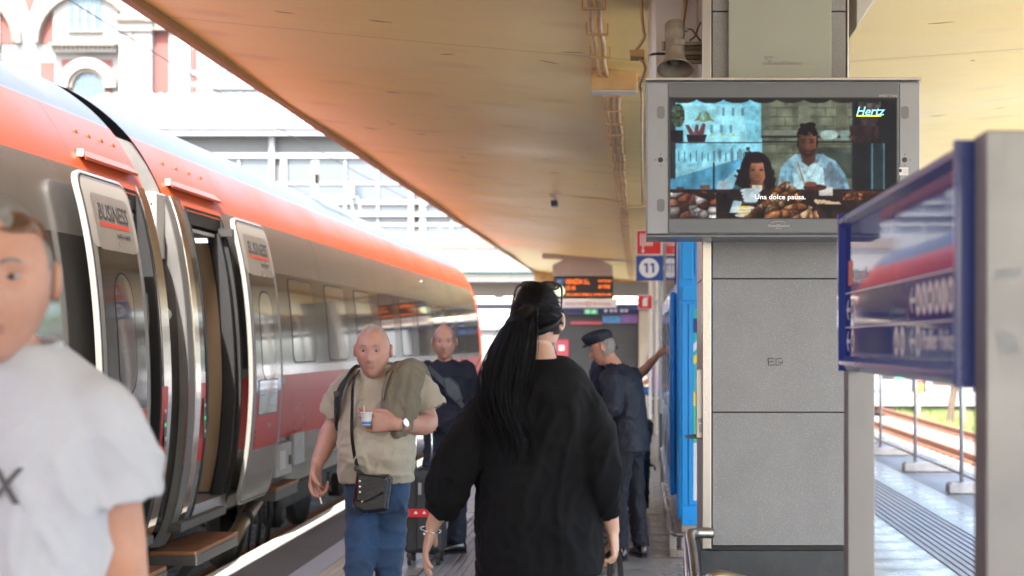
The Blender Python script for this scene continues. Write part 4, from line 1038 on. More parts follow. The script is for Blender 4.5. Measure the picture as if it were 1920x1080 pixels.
# old timber track stop post
tp = at(1785, 760, 38)
ts = thing('timber_post', (tp.x, 38, GZ), 'dark forked timber post standing in the weeds', 'post')
MB().tube([(tp.x - .05, 38, GZ), (tp.x - .02, 38, -.2), (tp.x + .08, 38, .5)], [.12, .10, .09], 8, sub=3).build('upright', 'bark', ts)
MB().tube([(tp.x + .3, 38, GZ), (tp.x + .28, 38, -.1), (tp.x + .2, 38, .5)], [.10, .09, .08], 8, sub=3).build('upright', 'stone_cream', ts)
MB().bar((tp.x - .5, 38, .5), (tp.x + .8, 38, .46), .14, .14).build('crossbeam', 'bark', ts)
# trees beyond the white wall
def tree(x, y, h, label, seed):
    rg = random.Random(seed); t = thing('leafy_tree', (x, y, GZ), label, 'tree', 'trees beyond the white wall')
    MB().tube([(x, y, GZ), (x + .1, y, h * .35), (x - .1, y + .1, h * .75)], [.28, .2, .07], 8, sub=4).build('trunk', 'bark', t)
    mb = MB()
    for i in range(26):
        c = Vector((x + rg.gauss(0, h * .2), y + rg.gauss(0, h * .2), h * rg.uniform(.4, 1.0))); rr_ = h * rg.uniform(.08, .16)
        for j in range(130):
            d = Vector((rg.gauss(0, 1), rg.gauss(0, 1), rg.gauss(0, 1))).normalized() * rr_ * rg.uniform(.55, 1.1); p = c + d
            u = Vector((rg.uniform(-1, 1), rg.uniform(-1, 1), rg.uniform(-1, 1))).normalized() * .13; w = u.orthogonal().normalized() * .07
            mb.add([p - u, p + w, p + u, p - w], [(0, 1, 2, 3)])
    mb.build('crown', 'foliage', t, recalc=False)
tree(24, 75, 8, 'leafy tree beyond the white wall, nearer the hall', 1); tree(33, 78, 9, 'leafy tree beyond the white wall, farther from the hall', 2)
# ------------------------------------------------------------------ television screen
YT = 6.12
def tp_(x, y, dy=0.): p = at(x, y, YT); return Vector((p.x, YT - dy, p.z))
tvx0, tvx1 = tp_(1212, 0).x, tp_(1726, 0).x; tvz1, tvz0 = tp_(0, 151).z, tp_(0, 440).z
tv = thing('television_screen', ((tvx0 + tvx1) / 2, YT + .15, tvz0), 'wide grey framed television screen playing a food advert on the column', 'screen')
box('case', 'tv_side', tvx0, tvx1, YT + .012, YT + .29, tvz0, tvz1, tv, bevel=.008)
a = tp_(1253, 156); b = tp_(1686, 437)
box('bezel', 'tv_bezel', a.x, b.x, YT - .004, YT + .0115, b.z, a.z, tv, bevel=.002)
box('top_hood', 'alu_box', tvx0 - .003, tvx1 + .003, YT - .006, YT + .28, tvz1 + .001, tvz1 + .012, tv, bevel=.002)
box('bottom_rail', 'tv_bezel', tvx0, tvx1, YT - .003, YT + .28, tvz0 - .012, tvz0 - .001, tv, bevel=.002)
for x0, x1 in ((1214, 1252), (1687, 1724)):
    a = tp_(x0, 156); b = tp_(x1, 438); sp = box('side_strip', 'tv_side', a.x, b.x, YT - .002, YT + .0115, b.z, a.z, tv, bevel=.002)
    xc = tp_((x0 + x1) / 2 + (6 if x0 < 1300 else -9), 0).x
    for yy in (211, 385):
        if x0 > 1300 and yy > 300: continue
        c = tp_(0, yy); MB().prism(rrect(xc - .0165, xc + .0165, c.z - .027, c.z + .027, .012, 4), YT - .0035, YT - .002).build('speaker_grille', 'tv_grille', sp)
    c = tp_(0, 300); MB().lathe([(.011, 0), (.011, .002), (.006, .003)], (xc - .001, YT - .0022, c.z), (0, -1, 0), 16).build('sensor_eye', 'black_plastic', sp)
    for dx, dz in ((-.024, 0), (.024, 0), (0, -.024), (0, .024)): MB().lathe([(.0025, 0), (.0025, .001)], (xc + dx, YT - .0022, c.z + dz), (0, -1, 0), 8).build('sensor_hole', 'ink', sp)
c = tp_(1687.5, 320); st = box('sticker', 'white_print', c.x - .012, c.x + .035, YT - .0032, YT - .0022, c.z - .02, c.z + .014, tv, bevel=0)
MB().prism(disc(c.x, c.z, .008, 16), YT - .0042, YT - .0033).build('sticker_ring', 'sign_navy', st)
for i in range(4): box('sticker_line', 'pale_print', c.x + .012, c.x + .033, YT - .0042, YT - .0033, c.z - .015 + i * .006, c.z - .0135 + i * .006, st, bevel=0)
c = tp_(1665, 181, .0045); text('maker_lettering', 'IMECON', .021, 'pale_print', tv, c)
c = tp_(1460, 423.5, .0045); text('operator_lettering', 'GrandiStazioni', .0155, 'pale_print', tv, c, weight=.0004)
c = tp_(1460, 428.5, .0045); text('operator_lettering', 'MEDIA', .009, 'pale_print', tv, c)
MB().tube([tp_(1460 + 14 * math.cos(t), 420 - 5 * math.sin(t), .005) for t in np.linspace(.3, 2.84, 10)], .0009, 5).build('operator_arc', 'pale_print', tv)
# the picture on the screen: a flat grid whose points carry the advert's colours
SW, SH = 423, 224
IMG = np.zeros((SH, SW, 3)); yy_, xx_ = np.mgrid[0:SH, 0:SW].astype(float)
rng = np.random.default_rng(5)
def nz2(sc, seed):
    g = np.random.default_rng(seed).random((int(SH / sc) + 3, int(SW / sc) + 3)); y = yy_ / sc; x = xx_ / sc; iy = y.astype(int); ix = x.astype(int); fy_ = y - iy; fx_ = x - ix
    fy_ = fy_ * fy_ * (3 - 2 * fy_); fx_ = fx_ * fx_ * (3 - 2 * fx_)
    return (g[iy, ix] * (1 - fx_) + g[iy, ix + 1] * fx_) * (1 - fy_) + (g[iy + 1, ix] * (1 - fx_) + g[iy + 1, ix + 1] * fx_) * fy_
def soft(m, k=1):
    m = m.astype(float)
    for _ in range(k): 
        p = np.pad(m, 1, mode='edge'); m = (p[1:-1, 1:-1] * 2 + p[:-2, 1:-1] + p[2:, 1:-1] + p[1:-1, :-2] + p[1:-1, 2:]) / 6
    return m
def fill(mask, col, al=1., k=1, tex=0., ts=6, seed=1):
    a = soft(mask, k)[..., None] * al; c = np.array(col, float)[None, None, :] * np.ones((SH, SW, 1))
    if tex: c = c * (1 + tex * (nz2(ts, seed) - .5)[..., None] * 2)
    IMG[:] = IMG * (1 - a) + c * a
def poly(pts, col, **k):
    m = np.zeros((SH, SW), bool); n = len(pts)
    for i in range(n):
        x1, y1 = pts[i]; x2, y2 = pts[(i + 1) % n]
        if y1 == y2: continue
        c = ((yy_ >= y1) != (yy_ >= y2)) & (xx_ < (x2 - x1) * (yy_ - y1) / (y2 - y1) + x1); m ^= c
    fill(m, col, **k)
def ell(cx, cy, rx, ry, col, **k): fill(((xx_ - cx) / rx) ** 2 + ((yy_ - cy) / ry) ** 2 < 1, col, **k)
def rct(x0, y0, x1, y1, col, **k): fill((xx_ >= x0) & (xx_ < x1) & (yy_ >= y0) & (yy_ < y1), col, **k)
IMG[:] = np.array([28, 34, 36])
rct(0, 0, 172, 224, (112, 196, 222), tex=.10, ts=40)                      # sunny street
poly([(18, 8), (135, 12), (150, 110), (30, 108)], (152, 222, 236), tex=.06, ts=12)
poly([(135, 12), (172, 0), (172, 108), (152, 110)], (128, 205, 226), tex=.08)
for i in range(3):
    for j in range(2): rct(97 + i * 18 - j * 22, 18 + j * 32, 102 + i * 18 - j * 22, 33 + j * 32, (96, 150, 172))
    rct(75 + i * 20, 66, 81 + i * 20, 70, (170, 200, 110))
rct(0, 84, 172, 150, (132, 206, 226), tex=.15, ts=9)
poly([(0, 142), (130, 112), (172, 104), (172, 224), (0, 224)], (74, 142, 172), tex=.22, ts=14)
poly([(0, 136), (120, 108), (140, 110), (0, 150)], (150, 214, 228), al=.8)
poly([(88, 165), (136, 120), (140, 135), (112, 200), (70, 200)], (150, 206, 220), al=.8, k=2)
for i in range(13): rct(15 + i * 11, 98 + (i % 3) * 2, 17 + i * 11, 118, (52, 82, 100), al=.8)
for x, h in ((92, 20), (115, 24), (130, 22)): ell(x, 104, 4, h / 2, (88, 116, 130), al=.7)
ell(145, 94, 4, 4, (80, 60, 52)); poly([(137, 118), (139, 100), (151, 98), (152, 118)], (40, 48, 56))
rct(0, 0, 10, 150, (46, 52, 56)); rct(0, 60, 24, 84, (34, 30, 36)); ell(14, 32, 13, 22, (62, 76, 62), tex=.5, ts=4)
for a in np.linspace(-2.9, -.2, 13):                                       # palm fronds and pot
    L = 24 + 6 * math.sin(a * 3); poly([(63, 44), (63 + L * math.cos(a) * .6 - 1, 40 + L * math.sin(a) * .6), (63 + L * math.cos(a), 46 + L * math.sin(a) * .75), (63 + L * math.cos(a) * .55, 43 + L * math.sin(a) * .5)], (112, 122, 74), k=1)
poly([(30, 68), (68, 68), (64, 82), (33, 82)], (44, 34, 44)); poly([(36, 68), (28, 50), (34, 49), (44, 64), (48, 48), (53, 50), (52, 64), (60, 46), (66, 48), (62, 68)], (104, 66, 72))
rct(0, 82, 172, 84, (44, 66, 78)); 
rct(172, 0, 345, 224, (104, 110, 92), tex=.25, ts=18, seed=3)              # stone wall on the right half
for i in range(7):
    y0 = i * 17
    rct(172, y0, 372, y0 + 1.5, (66, 70, 60), al=.8)
    for j in range(7): rct(184 + j * 30 + (i % 2) * 15, y0, 185.5 + j * 30 + (i % 2) * 15, y0 + 17, (74, 78, 66), al=.7)
rct(170, 60, 372, 70, (120, 128, 116)); rct(170, 70, 372, 74, (40, 44, 40)); rct(170, 0, 186, 60, (96, 104, 92)); rct(240, 0, 262, 60, (112, 118, 100)); rct(310, 0, 330, 62, (96, 98, 82))
rct(240, 92, 372, 150, (58, 70, 66), al=.75, tex=.3, ts=12); rct(340, 0, 423, 224, (26, 28, 34), al=.88, k=3); rct(374, 84, 398, 178, (40, 62, 70), al=.7); rct(376, 84, 379, 178, (92, 142, 150)); rct(398, 84, 401, 178, (96, 150, 158), al=.8)
rct(172, 80, 372, 83, (34, 38, 40)); rct(270, 54, 350, 60, (70, 76, 70), al=.6)
poly([(335, 52), (390, 50), (390, 80), (338, 82)], (50, 36, 40), tex=.3); ell(296, 68, 17, 9, (164, 192, 186)); rct(318, 60, 334, 78, (130, 156, 152), al=.8); ell(372, 10, 22, 14, (80, 74, 72), tex=.5, ts=5); poly([(352, 22), (392, 22), (384, 52), (358, 52)], (76, 58, 64), al=.8)
for i in range(9): ell(24 + i * 50, -2, 26, 11, (34, 32, 36) if i % 2 else (44, 40, 42), k=1)                # scalloped awning
# woman
def inel(cx, cy, rx, ry): return ((xx_ - cx) / rx) ** 2 + ((yy_ - cy) / ry) ** 2 < 1
def shade(mask, col, lx, ly, cx, cy, rad, k=2, al=1.):
    """rounded form lit from one side"""
    g = np.clip(.78 - ((xx_ - cx) * lx + (yy_ - cy) * ly) / rad * .42, .3, 1.25); a = soft(mask, k)[..., None] * al
    IMG[:] = IMG * (1 - a) + np.array(col, float)[None, None] * g[..., None] * a
wob = (nz2(5, 21) - .5) * 9
fill(inel(160, 136 , 30, 37) | ((np.abs(xx_ - 160 + wob) < 36) & (yy_ > 132) & (yy_ < 184)), (26, 20, 25), k=2, tex=.5, ts=2.2, seed=9)
poly([(104, 186), (122, 160), (138, 170), (140, 200), (104, 200)], (58, 92, 104), k=2)
poly([(150, 156), (174, 156), (180, 184), (144, 184)], (104, 68, 56), k=2)
shade(inel(162, 138, 16.5, 24), (196, 128, 96), -.9, .35, 166, 138, 24, 2)
fill(inel(160, 112, 18, 9) , (28, 21, 26), k=2, al=.95); poly([(144, 112), (150, 120), (146, 150), (140, 150)], (26, 20, 25), k=2); poly([(180, 112), (174, 122), (178, 152), (186, 150)], (26, 20, 25), k=2)
for x in (154, 170): ell(x, 133, 4.2, 1.2, (40, 22, 20), k=1, al=.9); ell(x, 128, 5, .8, (50, 30, 28), k=1, al=.7); ell(x, 136, 4, 1.6, (120, 74, 58), k=2, al=.4)
ell(162, 143, 2.6, 2, (120, 70, 54), k=2, al=.6); ell(163, 151.5, 7, 2.2, (140, 52, 46), k=1); ell(163, 151, 5, .8, (215, 196, 186), k=1, al=.8)
# man
poly([(198, 182), (206, 128), (222, 113), (240, 104), (282, 104), (308, 116), (326, 140), (338, 178), (338, 224), (198, 224)], (122, 168, 188), k=2, tex=.22, ts=7)
poly([(268, 112), (300, 118), (322, 150), (328, 178), (276, 178)], (104, 116, 128), al=.7, k=4, tex=.25)
poly([(232, 112), (246, 122), (276, 120), (284, 110), (290, 178), (230, 180)], (176, 212, 220), k=2, tex=.1); poly([(222, 113), (236, 102), (246, 126), (234, 134)], (150, 194, 208), k=1); poly([(276, 126), (284, 102), (298, 113), (291, 131)], (132, 172, 188), k=1)
for (x0, y0, x1, y1) in ((214, 135, 212, 178), (312, 132, 322, 176), (300, 130, 304, 176), (224, 134, 226, 176)): poly([(x0, y0), (x0 + 3, y0), (x1 + 3, y1), (x1, y1)], (84, 122, 142), al=.5, k=2)
poly([(243, 98), (272, 98), (270, 118), (258, 127), (246, 118)], (88, 56, 46), k=2)
head = inel(256, 82, 17.5, 28)
shade(head, (150, 96, 74), -.85, .2, 260, 84, 24, 2)
hm = inel(256, 76, 21, 29) & (yy_ < 66 + (nz2(4, 33) - .5) * 9 + np.abs(xx_ - 258) * .28); hm = (hm & inel(256, 70, 20, 23)) | inel(250, 50, 9, 4) | inel(262, 49, 10, 4.5)
fill(hm, (24, 19, 22), k=1, tex=.6, ts=2.4, seed=4)
fill(inel(256, 84, 19.5, 24) & (np.abs(xx_ - 256) > 16.4) & (yy_ < 92), (30, 23, 24), k=1)
fill(inel(256, 84, 17, 27) & (yy_ > 95 - np.abs(xx_ - 256) * .35 + 3), (44, 31, 29), k=2, al=.86, tex=.3, ts=2.5); ell(256.5, 101.5, 5.5, 1.5, (124, 66, 56), k=1)
for x in (248, 264): ell(x, 82, 4.4, 1.3, (34, 22, 20), k=1); ell(x, 77.5, 5.6, 1.1, (34, 24, 23), k=1)
ell(257, 90, 2.8, 3.2, (172, 112, 84), k=2, al=.6); ell(254, 92.5, 3.4, 1.2, (84, 50, 40), k=1, al=.6)
for t in np.linspace(0, 1, 30): ell(238 + 18 * t, 120 + 58 * t, 1.1, 1.1, (150, 90, 60))
for t in np.linspace(0, 1, 24): ell(244 + 30 * t, 122 + 26 * math.sin(t * math.pi), .8, .8, (120, 120, 110))
def heap(mask, n, box_, size, cols, seed):
    """pile of pastries: each lump is a lit cell"""
    r3 = np.random.default_rng(seed); px_ = r3.uniform(box_[0], box_[2], n); py_ = r3.uniform(box_[1], box_[3], n)
    d = np.full((SH, SW), 1e9); d2 = d.copy(); lab = np.zeros((SH, SW), int)
    for i in range(n):
        q = ((xx_ - px_[i]) / 1.25) ** 2 + (yy_ - py_[i]) ** 2; m1 = q < d; d2 = np.where(m1, d, np.minimum(d2, q)); lab = np.where(m1, i, lab); d = np.where(m1, q, d)
    edge = np.clip((np.sqrt(d2) - np.sqrt(d)) / size, 0, 1); li = np.clip(1.05 - ((xx_ - px_[lab]) * .35 + (yy_ - py_[lab]) * .9) / size * .55, .35, 1.5)
    c = np.array(cols, float)[lab % len(cols)] * (li * (.35 + .65 * edge))[..., None] * (1 + .4 * (nz2(2.2, seed) - .5))[..., None]
    a = soft(mask, 1)[..., None]; IMG[:] = IMG * (1 - a) + np.clip(c, 0, 240) * a
# counter full of pastries
rct(0, 170, 423, 224, (44, 30, 30), tex=.4, ts=9); rct(320, 174, 423, 190, (120, 66, 46), tex=.5, ts=3); poly([(262, 176), (345, 176), (340, 200), (260, 204)], (40, 26, 26))
for i in range(0):
    y0 = 172 + i * 8; poly([(0, y0 + 4), (30, y0 - 1), (70 + 8 * (i % 3), y0 - 4), (84, y0 + 2), (40, y0 + 6), (0, y0 + 10)], (206, 200, 200) if i % 2 == 0 else (110, 66, 52), tex=.3, ts=5, seed=i)
poly([(78, 182), (116, 182), (110, 212), (84, 212)], (26, 22, 26)); rct(80, 176, 114, 184, (30, 24, 30), tex=.8, ts=3); rct(80, 120, 83, 182, (28, 30, 36))
for x0, y0, x1, y1, c in ((56, 162, 74, 171, (110, 78, 66)), (88, 154, 112, 170, (150, 172, 182)), (153, 162, 172, 172, (208, 204, 184)), (278, 166, 304, 182, (196, 190, 186)), (12, 166, 26, 170, (70, 50, 50))): rct(x0, y0, x1, y1, c)
for i in range(4): ell(150, 172 + i * 6, 20 - i * 2, 5, (196, 214, 220)); ell(148, 177 + i * 6, 19, 1.4, (90, 110, 120), al=.6)
poly([(62, 214), (76, 194), (84, 216)], (150, 190, 204)); poly([(110, 214), (118, 190), (134, 192), (128, 212)], (150, 190, 204))
for i in range(3): ell(136 + i * 3, 204 + i * 7, 22, 4, (212, 210, 196)); ell(138, 202 + i * 6, 10, 2, (210, 180, 80))
rg2 = random.Random(8)
tri = (yy_ > 154) & (np.abs(xx_ - 211 + (yy_ - 190) * .1) < 6 + (yy_ - 154) * .95 + (nz2(7, 41) - .5) * 12)
heap(tri, 62, (150, 152, 275, 226), 7, ((176, 112, 70), (208, 164, 128), (148, 88, 54), (196, 140, 96)), 17)
heap((yy_ > 176 + (nz2(9, 43) - .5) * 6) & (xx_ < 86), 26, (0, 170, 92, 226), 9, ((150, 96, 80), (206, 198, 196), (110, 62, 48), (190, 176, 172)), 19)
heap((yy_ > 174) & (yy_ < 190) & (xx_ > 322), 40, (322, 172, 423, 192), 4, ((128, 74, 52), (90, 48, 36), (150, 92, 62)), 23)
for i in range(14): ell(272 + i * 3.4, 192 + i * .4 + rg2.uniform(-2, 2), 4, 3.2, (214, 186, 150)); 
rct(280, 198, 322, 210, (30, 20, 22)); ell(270, 166, 22, 6, (70, 40, 34)); ell(262, 160, 12, 5, (120, 74, 58))
for i in range(0): ell(332 + rg2.uniform(0, 80), 178 + rg2.uniform(0, 10), 2, 1.5, (150, 86, 56))
IMG[:] = IMG * (1 + .16 * (nz2(2.2, 11) - .5)[..., None] + .22 * (nz2(9, 12) - .5)[..., None] + .2 * (nz2(34, 13) - .5)[..., None]) * .97
for c_ in range(3): IMG[..., c_] = soft(IMG[..., c_], 1)
lin_img = np.where(IMG / 255 > .04045, ((np.clip(IMG, 0, 255) / 255 + .055) / 1.055) ** 2.4, np.clip(IMG, 0, 255) / 255 / 12.92)
a = tp_(1257, 185); b = tp_(1680, 409); YD = YT - .0062
vx = np.linspace(a.x, b.x, SW); vz = np.linspace(a.z, b.z, SH)
o0 = org(tv); V = np.stack([np.tile(vx, SH) - o0.x, np.full(SW * SH, YD - o0.y), np.repeat(vz, SW) - o0.z], 1)
idx = np.arange(SW * SH).reshape(SH, SW); Fq = np.stack([idx[1:, :-1], idx[1:, 1:], idx[:-1, 1:], idx[:-1, :-1]], -1).reshape(-1, 4)
me = bpy.data.meshes.new('display_picture'); me.from_pydata(V.tolist(), [], Fq.tolist()); me.update()
ca = me.color_attributes.new('picture', 'FLOAT_COLOR', 'POINT'); buf = np.ones((SW * SH, 4)); buf[:, :3] = lin_img.reshape(-1, 3); ca.data.foreach_set('color', buf.ravel())
m = bpy.data.materials.new('display_light'); m.use_nodes = True; MATS['display_light'] = m; n = m.node_tree.nodes; p = n['Principled BSDF']
at_n = n.new('ShaderNodeAttribute'); at_n.attribute_name = 'picture'; m.node_tree.links.new(at_n.outputs['Color'], p.inputs['Emission Color'])
p.inputs['Base Color'].default_value = (.01, .01, .012, 1); p.inputs['Roughness'].default_value = .5; p.inputs['Specular IOR Level'].default_value = .12; p.inputs['Emission Strength'].default_value = 1.0 / 2 ** EXPO
me.materials.append(m); pic = bpy.data.objects.new('display_picture', me); link(pic, tv); ORG[pic.name] = o0
box('display_border', 'black_plastic', a.x - .005, b.x + .005, YT - .0058, YT - .0042, b.z - .005, a.z + .005, tv, bevel=0)
E1 = 1 / 2 ** EXPO
mat('screen_text_cyan', (.3, .75, .85), .5, var=0, emit=E1 * .8, ecol=lin(130, 220, 235)); mat('screen_text_white', (.8, .8, .8), .5, var=0, emit=E1 * .8, ecol=lin(225, 232, 235)); mat('screen_yellow', (.7, .8, .05), .5, var=0, emit=E1 * .9, ecol=lin(205, 215, 30))
c = tp_(1630, 209.5, .0072); text('advert_lettering', 'Hertz', .052, 'screen_text_cyan', tv, c, shear=.28, weight=.0011, sx=.98)
p0 = tp_(1605, 219.2); p1 = tp_(1652, 216.4); MB().box(p0.x, p1.x, YT - .0075, YT - .0068, p0.z, p1.z).build('advert_underline', 'screen_yellow', tv)
c = tp_(1462.5, 370, .0074); text('advert_caption', 'Una dolce pausa.', .0285, 'screen_text_white', tv, c, weight=.0003, fitw=.218)
# ------------------------------------------------------------------ horn loudspeaker
YHn = 6.55
h0 = at(1266, 62, YHn); hs_ = YHn / F_PX
horn = thing('horn_loudspeaker', (h0.x, YHn, h0.z), 'dusty grey horn loudspeaker above the screen', 'loudspeaker')
ax = Vector((.0, -.42, -1)).normalized()
top = at(1265, 48, YHn)
prof = [(.001, -.012), (.030, -.012), (.043, -.006), (.047, .004), (.047, .045), (.0475, .052), (.0445, .055), (.0445, .10), (.043, .14), (.0455, .165), (.052, .19), (.062, .212), (.074, .228), (.082, .234), (.084, .238), (.080, .240), (.070, .228), (.05, .19), (.032, .15), (.028, .12)]
MB().lathe(prof, top, ax, 32).build('horn_body', 'horn_grey', horn, smooth=True)
MB().lathe([(.030, .14), (.026, .18), (.019, .205), (.016, .206), (.001, .206)], top, ax, 20).build('horn_core', 'horn_grey', horn, smooth=True)
MB().lathe([(.011, .2062), (.011, .209), (.006, .2095)], top, ax, 14).build('core_tip', 'grey_print', horn)
bz = top + ax * .10
yk = MB().tube([bz + Vector((-.05, 0, .01)), bz + Vector((-.052, -.0, -.03))], .010, 8); yk.build('yoke_ear', 'horn_grey', horn, smooth=True)
MB().lathe([(.016, 0), (.016, .012), (.010, .016)], bz + Vector((.002, -.043, .0)), (0, -1, 0), 14).build('pivot_bolt', 'horn_grey', horn, smooth=True)
MB().box(bz.x + .01, bz.x + .045, bz.y - .052, bz.y - .043, bz.z - .014, bz.z + .012).build('pivot_strap', 'horn_grey', horn, bevel=.002)
for i, (z, m) in enumerate(((.008, 'horn_grey'), (-.017, 'cable_brown'), (-.033, 'horn_grey'), (-.052, 'cable_brown'), (-.072, 'horn_grey'))):
    MB().box(bz.x + .03, .332, YHn - .02 + i * .006, YHn + .02, bz.z + z - .010, bz.z + z + .008).build('wall_bracket', m, horn, bevel=.002)
q = [at(1286, 56, YHn - .03), at(1296, 55, YHn - .03), at(1304, 64, YHn - .03), at(1314, 76, YHn), at(1318, 62, YHn), at(1315, 42, YHn), at(1309, 52, YHn), at(1303, 68, YHn), at(1293, 76, YHn)]
MB().tube(q, .0042, 7, sub=6).build('cable', 'cable_brown', horn, smooth=True)
MB().tube([at(1283, 56, YHn - .03), at(1290, 56, YHn - .03)], .010, 8).build('cable_gland', 'horn_grey', horn, smooth=True)
# ------------------------------------------------------------------ hanging wayfinding sign between steel posts
q_ = .62  # sign scaled about the camera by this factor; constants below already include it
SX = .558; YN, YF = 2.356, 3.751; ZB, ZT = 1.524, 1.933
sg = thing('wayfinding_sign', (SX, (YN + YF) / 2, 0), 'blue framed glossy wayfinding sign between two steel posts', 'sign')
for y0, y1, nm in ((2.268, 2.350, 0), (3.757, 3.832, 1)):
    pz = box('steel_post', 'post_steel', SX - .002, SX + .0695, y0, y1, 0.0, 1.937 if nm == 0 else 1.93, sg, bevel=.003)
    box('post_foot', 'steel', SX - .03, SX + .10, y0 - .03, y1 + .03, 0.0, .010, pz, bevel=.002)
fw = .038; px0 = SX - .030
def frame_bar(P): return MB().loft(P).build('frame_bar', 'sign_blue_frame', sg, bevel=.002)
for z0, z1, zi in ((ZT, ZT - fw, 0), (ZB, ZB + fw, 1)):
    s = 1 if zi else -1
    frame_bar([[Vector((SX + .037, y, z0)), Vector((SX - .011, y, z0)), Vector((px0, y, z0 + s * .014)), Vector((px0, y, z0 + s * .025)), Vector((SX - .015, y, z1)), Vector((SX + .037, y, z1))] for y in (YN, YF)])
for y0, s in ((YN, 1), (YF, -1)):
    frame_bar([[Vector((SX + .036, y0 + s * .001, z)), Vector((px0 - .001, y0 + s * .001, z)), Vector((px0 - .001, y0 + s * .019, z)), Vector((SX - .0137, y0 + s * .036, z)), Vector((SX + .036, y0 + s * .036, z))] for z in (ZB - .0013, ZT + .0013)])
pan = box('glossy_panel', 'sign_panel', SX - .014, SX + .031, YN + .031, YF - .031, ZB + .031, ZT - .031, sg, bevel=0)
XF = SX - .0141
def sp_(poly, m, name, o=.0008): return MB().prism(poly, XF - o, XF - .0001, 'YZ').build(name, m, pan)
ym = 4.615 * q_
z1_, z2_ = 1.636, 1.724
for z in (z1_, z2_): sp_([(YN + .043, z - .0016), (YF - .043, z - .0016), (YF - .043, z + .0016), (YN + .043, z + .0016)], 'sign_white', 'divider_line')
sp_([(ym - .0012, ZB + .034), (ym + .0012, ZB + .034), (ym + .0012, z2_), (ym - .0012, z2_)], 'pale_print', 'divider_line')
def arrow(y, z, h):    # pointing toward +Y (left in the picture)
    sp_([(y + h * .55, z), (y + h * .05, z + h * .5), (y - h * .10, z + h * .5), (y + h * .22, z + h * .1), (y - h * .5, z + h * .1), (y - h * .5, z - h * .1), (y + h * .22, z - h * .1), (y - h * .10, z - h * .5), (y + h * .05, z - h * .5)], 'sign_white', 'arrow')
def icon(y, z, r, k):
    sp_([(y + (a - y) * .8, b) for a, b in disc(y, z, r)], 'sign_white', 'pictogram_disc')
    S = r * .5; o = .0013
    shapes = {0: [(-S, -S * .9), (S, -S * .9), (S * .5, S * .2), (0, S)], 1: [(-S * .7, -S), (S * .5, -S), (S * .7, S), (-S * .3, S * .6)], 2: [(-S, -S * .7), (S, -S * .7), (S, S * .7), (-S, S * .7)], 3: [(-S * .8, -S), (S * .8, -S), (S * .4, S), (-S * .4, S)], 4: [(-S * .25, -S), (S * .25, -S), (S * .25, S), (-S * .25, S)], 5: [(-S * .7, -S), (S * .7, -S), (S * .7, S), (-S * .7, S)], 6: [(-S * .8, -S * .4), (S * .8, -S * .4), (0, S)]}
    sp_([(y + a, z + b) for a, b in shapes[k % 7]], 'sign_navy', 'pictogram', o)
zr = (z1_ + z2_) / 2 + .001; zl = (ZB + .034 + z1_) / 2 + .003
yb_ = 4.44 * q_; arrow(4.535 * q_, zr, .05)
for k in range(7): icon(yb_ - k * .057, zr, .031, k)
arrow(4.535 * q_, zl, .05); icon(yb_, zl, .030, 5)
text('lettering', 'Polfer', .052, 'sign_white', pan, (XF - .0006, 4.375 * q_, zl + .001), xd=(0, -1, 0), align='LEFT', weight=.0012, fitw=.138)
text('lettering', 'Police', .052, 'sign_white', pan, (XF - .0006, 4.125 * q_, zl + .001), xd=(0, -1, 0), align='LEFT', fitw=.108)
arrow(YF - .087, zl, .05); icon(YF - .16, zl, .03, 3); icon(ym + .056, zl, .031, 1); icon(ym + .124, zl, .031, 0)
arrow(YF - .087, zr, .05); icon(YF - .16, zr, .03, 2)
sp_([(YF - .16, z2_ + .019), (YF - .093, z2_ + .019), (YF - .093, z2_ + .081), (YF - .16, z2_ + .081)], 'sign_orange', 'metro_mark')
text('lettering', 'Underground', .038, 'sign_white', pan, (XF - .0006, YF - .186, z2_ + .04), xd=(0, -1, 0), align='LEFT', sx=.9)
yq = 2.268
for (x0, x1, y0, y1, rot) in ((1868, 1912, 503, 522, .12), (1871, 1908, 622, 660, -.2)):
    a = at(x0, y0, yq); b = at(x1, y1, yq); cxm = (a.x + b.x) / 2; czm = (a.z + b.z) / 2; hw = (b.x - a.x) / 2; hh = (a.z - b.z) / 2
    P = [(cxm + u * hw * (1 + .05 * math.sin(i * 9)) + v * hh * rot, czm + v * hh * (1 + .06 * math.cos(i * 7)) - u * hw * -rot) for i, (u, v) in enumerate(((-1, -1), (-.4, -1.05), (.3, -.96), (1, -1), (1.04, 0), (1, 1), (.2, .95), (-.5, 1.05), (-1, 1), (-.96, 0)))]
    MB().prism(P, yq - .0012, yq - .0002).build('tape_patch', 'tape_grey', sg)
# ------------------------------------------------------------------ blue ticket kiosk behind the column
KX = .268; KY0, KY1 = 10.55, 14.3
kiosk = thing('ticket_kiosk', (KX + .5, KY0, 0), 'bright blue ticket kiosk cabinet standing behind the column', 'kiosk')
box('cabinet', 'kiosk_blue', KX + .03, KX + 1.0, KY0 + .012, KY1, .27, 2.75, kiosk, bevel=.03, seg=3)
def kf(x0, x1, y0, y1, m, name, d=.012, parent=kiosk, bevel=.003):
    a = at(x0, y0, KY0); b = at(x1, y1, KY0); return MB().box(a.x, b.x, KY0 + .013 - d - .002, KY0 + .011, b.z, a.z).build(name, m, parent, bevel=bevel)
for x0, x1, y0, y1 in ((1279, 1300, 380, 524), (1303, 1420, 380, 514), (1279, 1420, 538, 564), (1279, 1289.5, 570, 947), (1279, 1420, 950, 985)): kf(x0, x1, y0, y1, 'kiosk_blue', 'front_panel')
pf = kf(1291, 1420, 570, 946, 'kiosk_blue', 'poster_frame', .02)
pp = kf(1300, 1412, 578, 938, 'poster_teal', 'poster', .022, pf, 0)
kf(1300, 1412, 597, 624, 'poster_navy', 'poster_band', .0235, pf, 0); 
kf(1312, 1400, 601, 615, 'poster_white', 'poster_caption', .025, pf, 0)
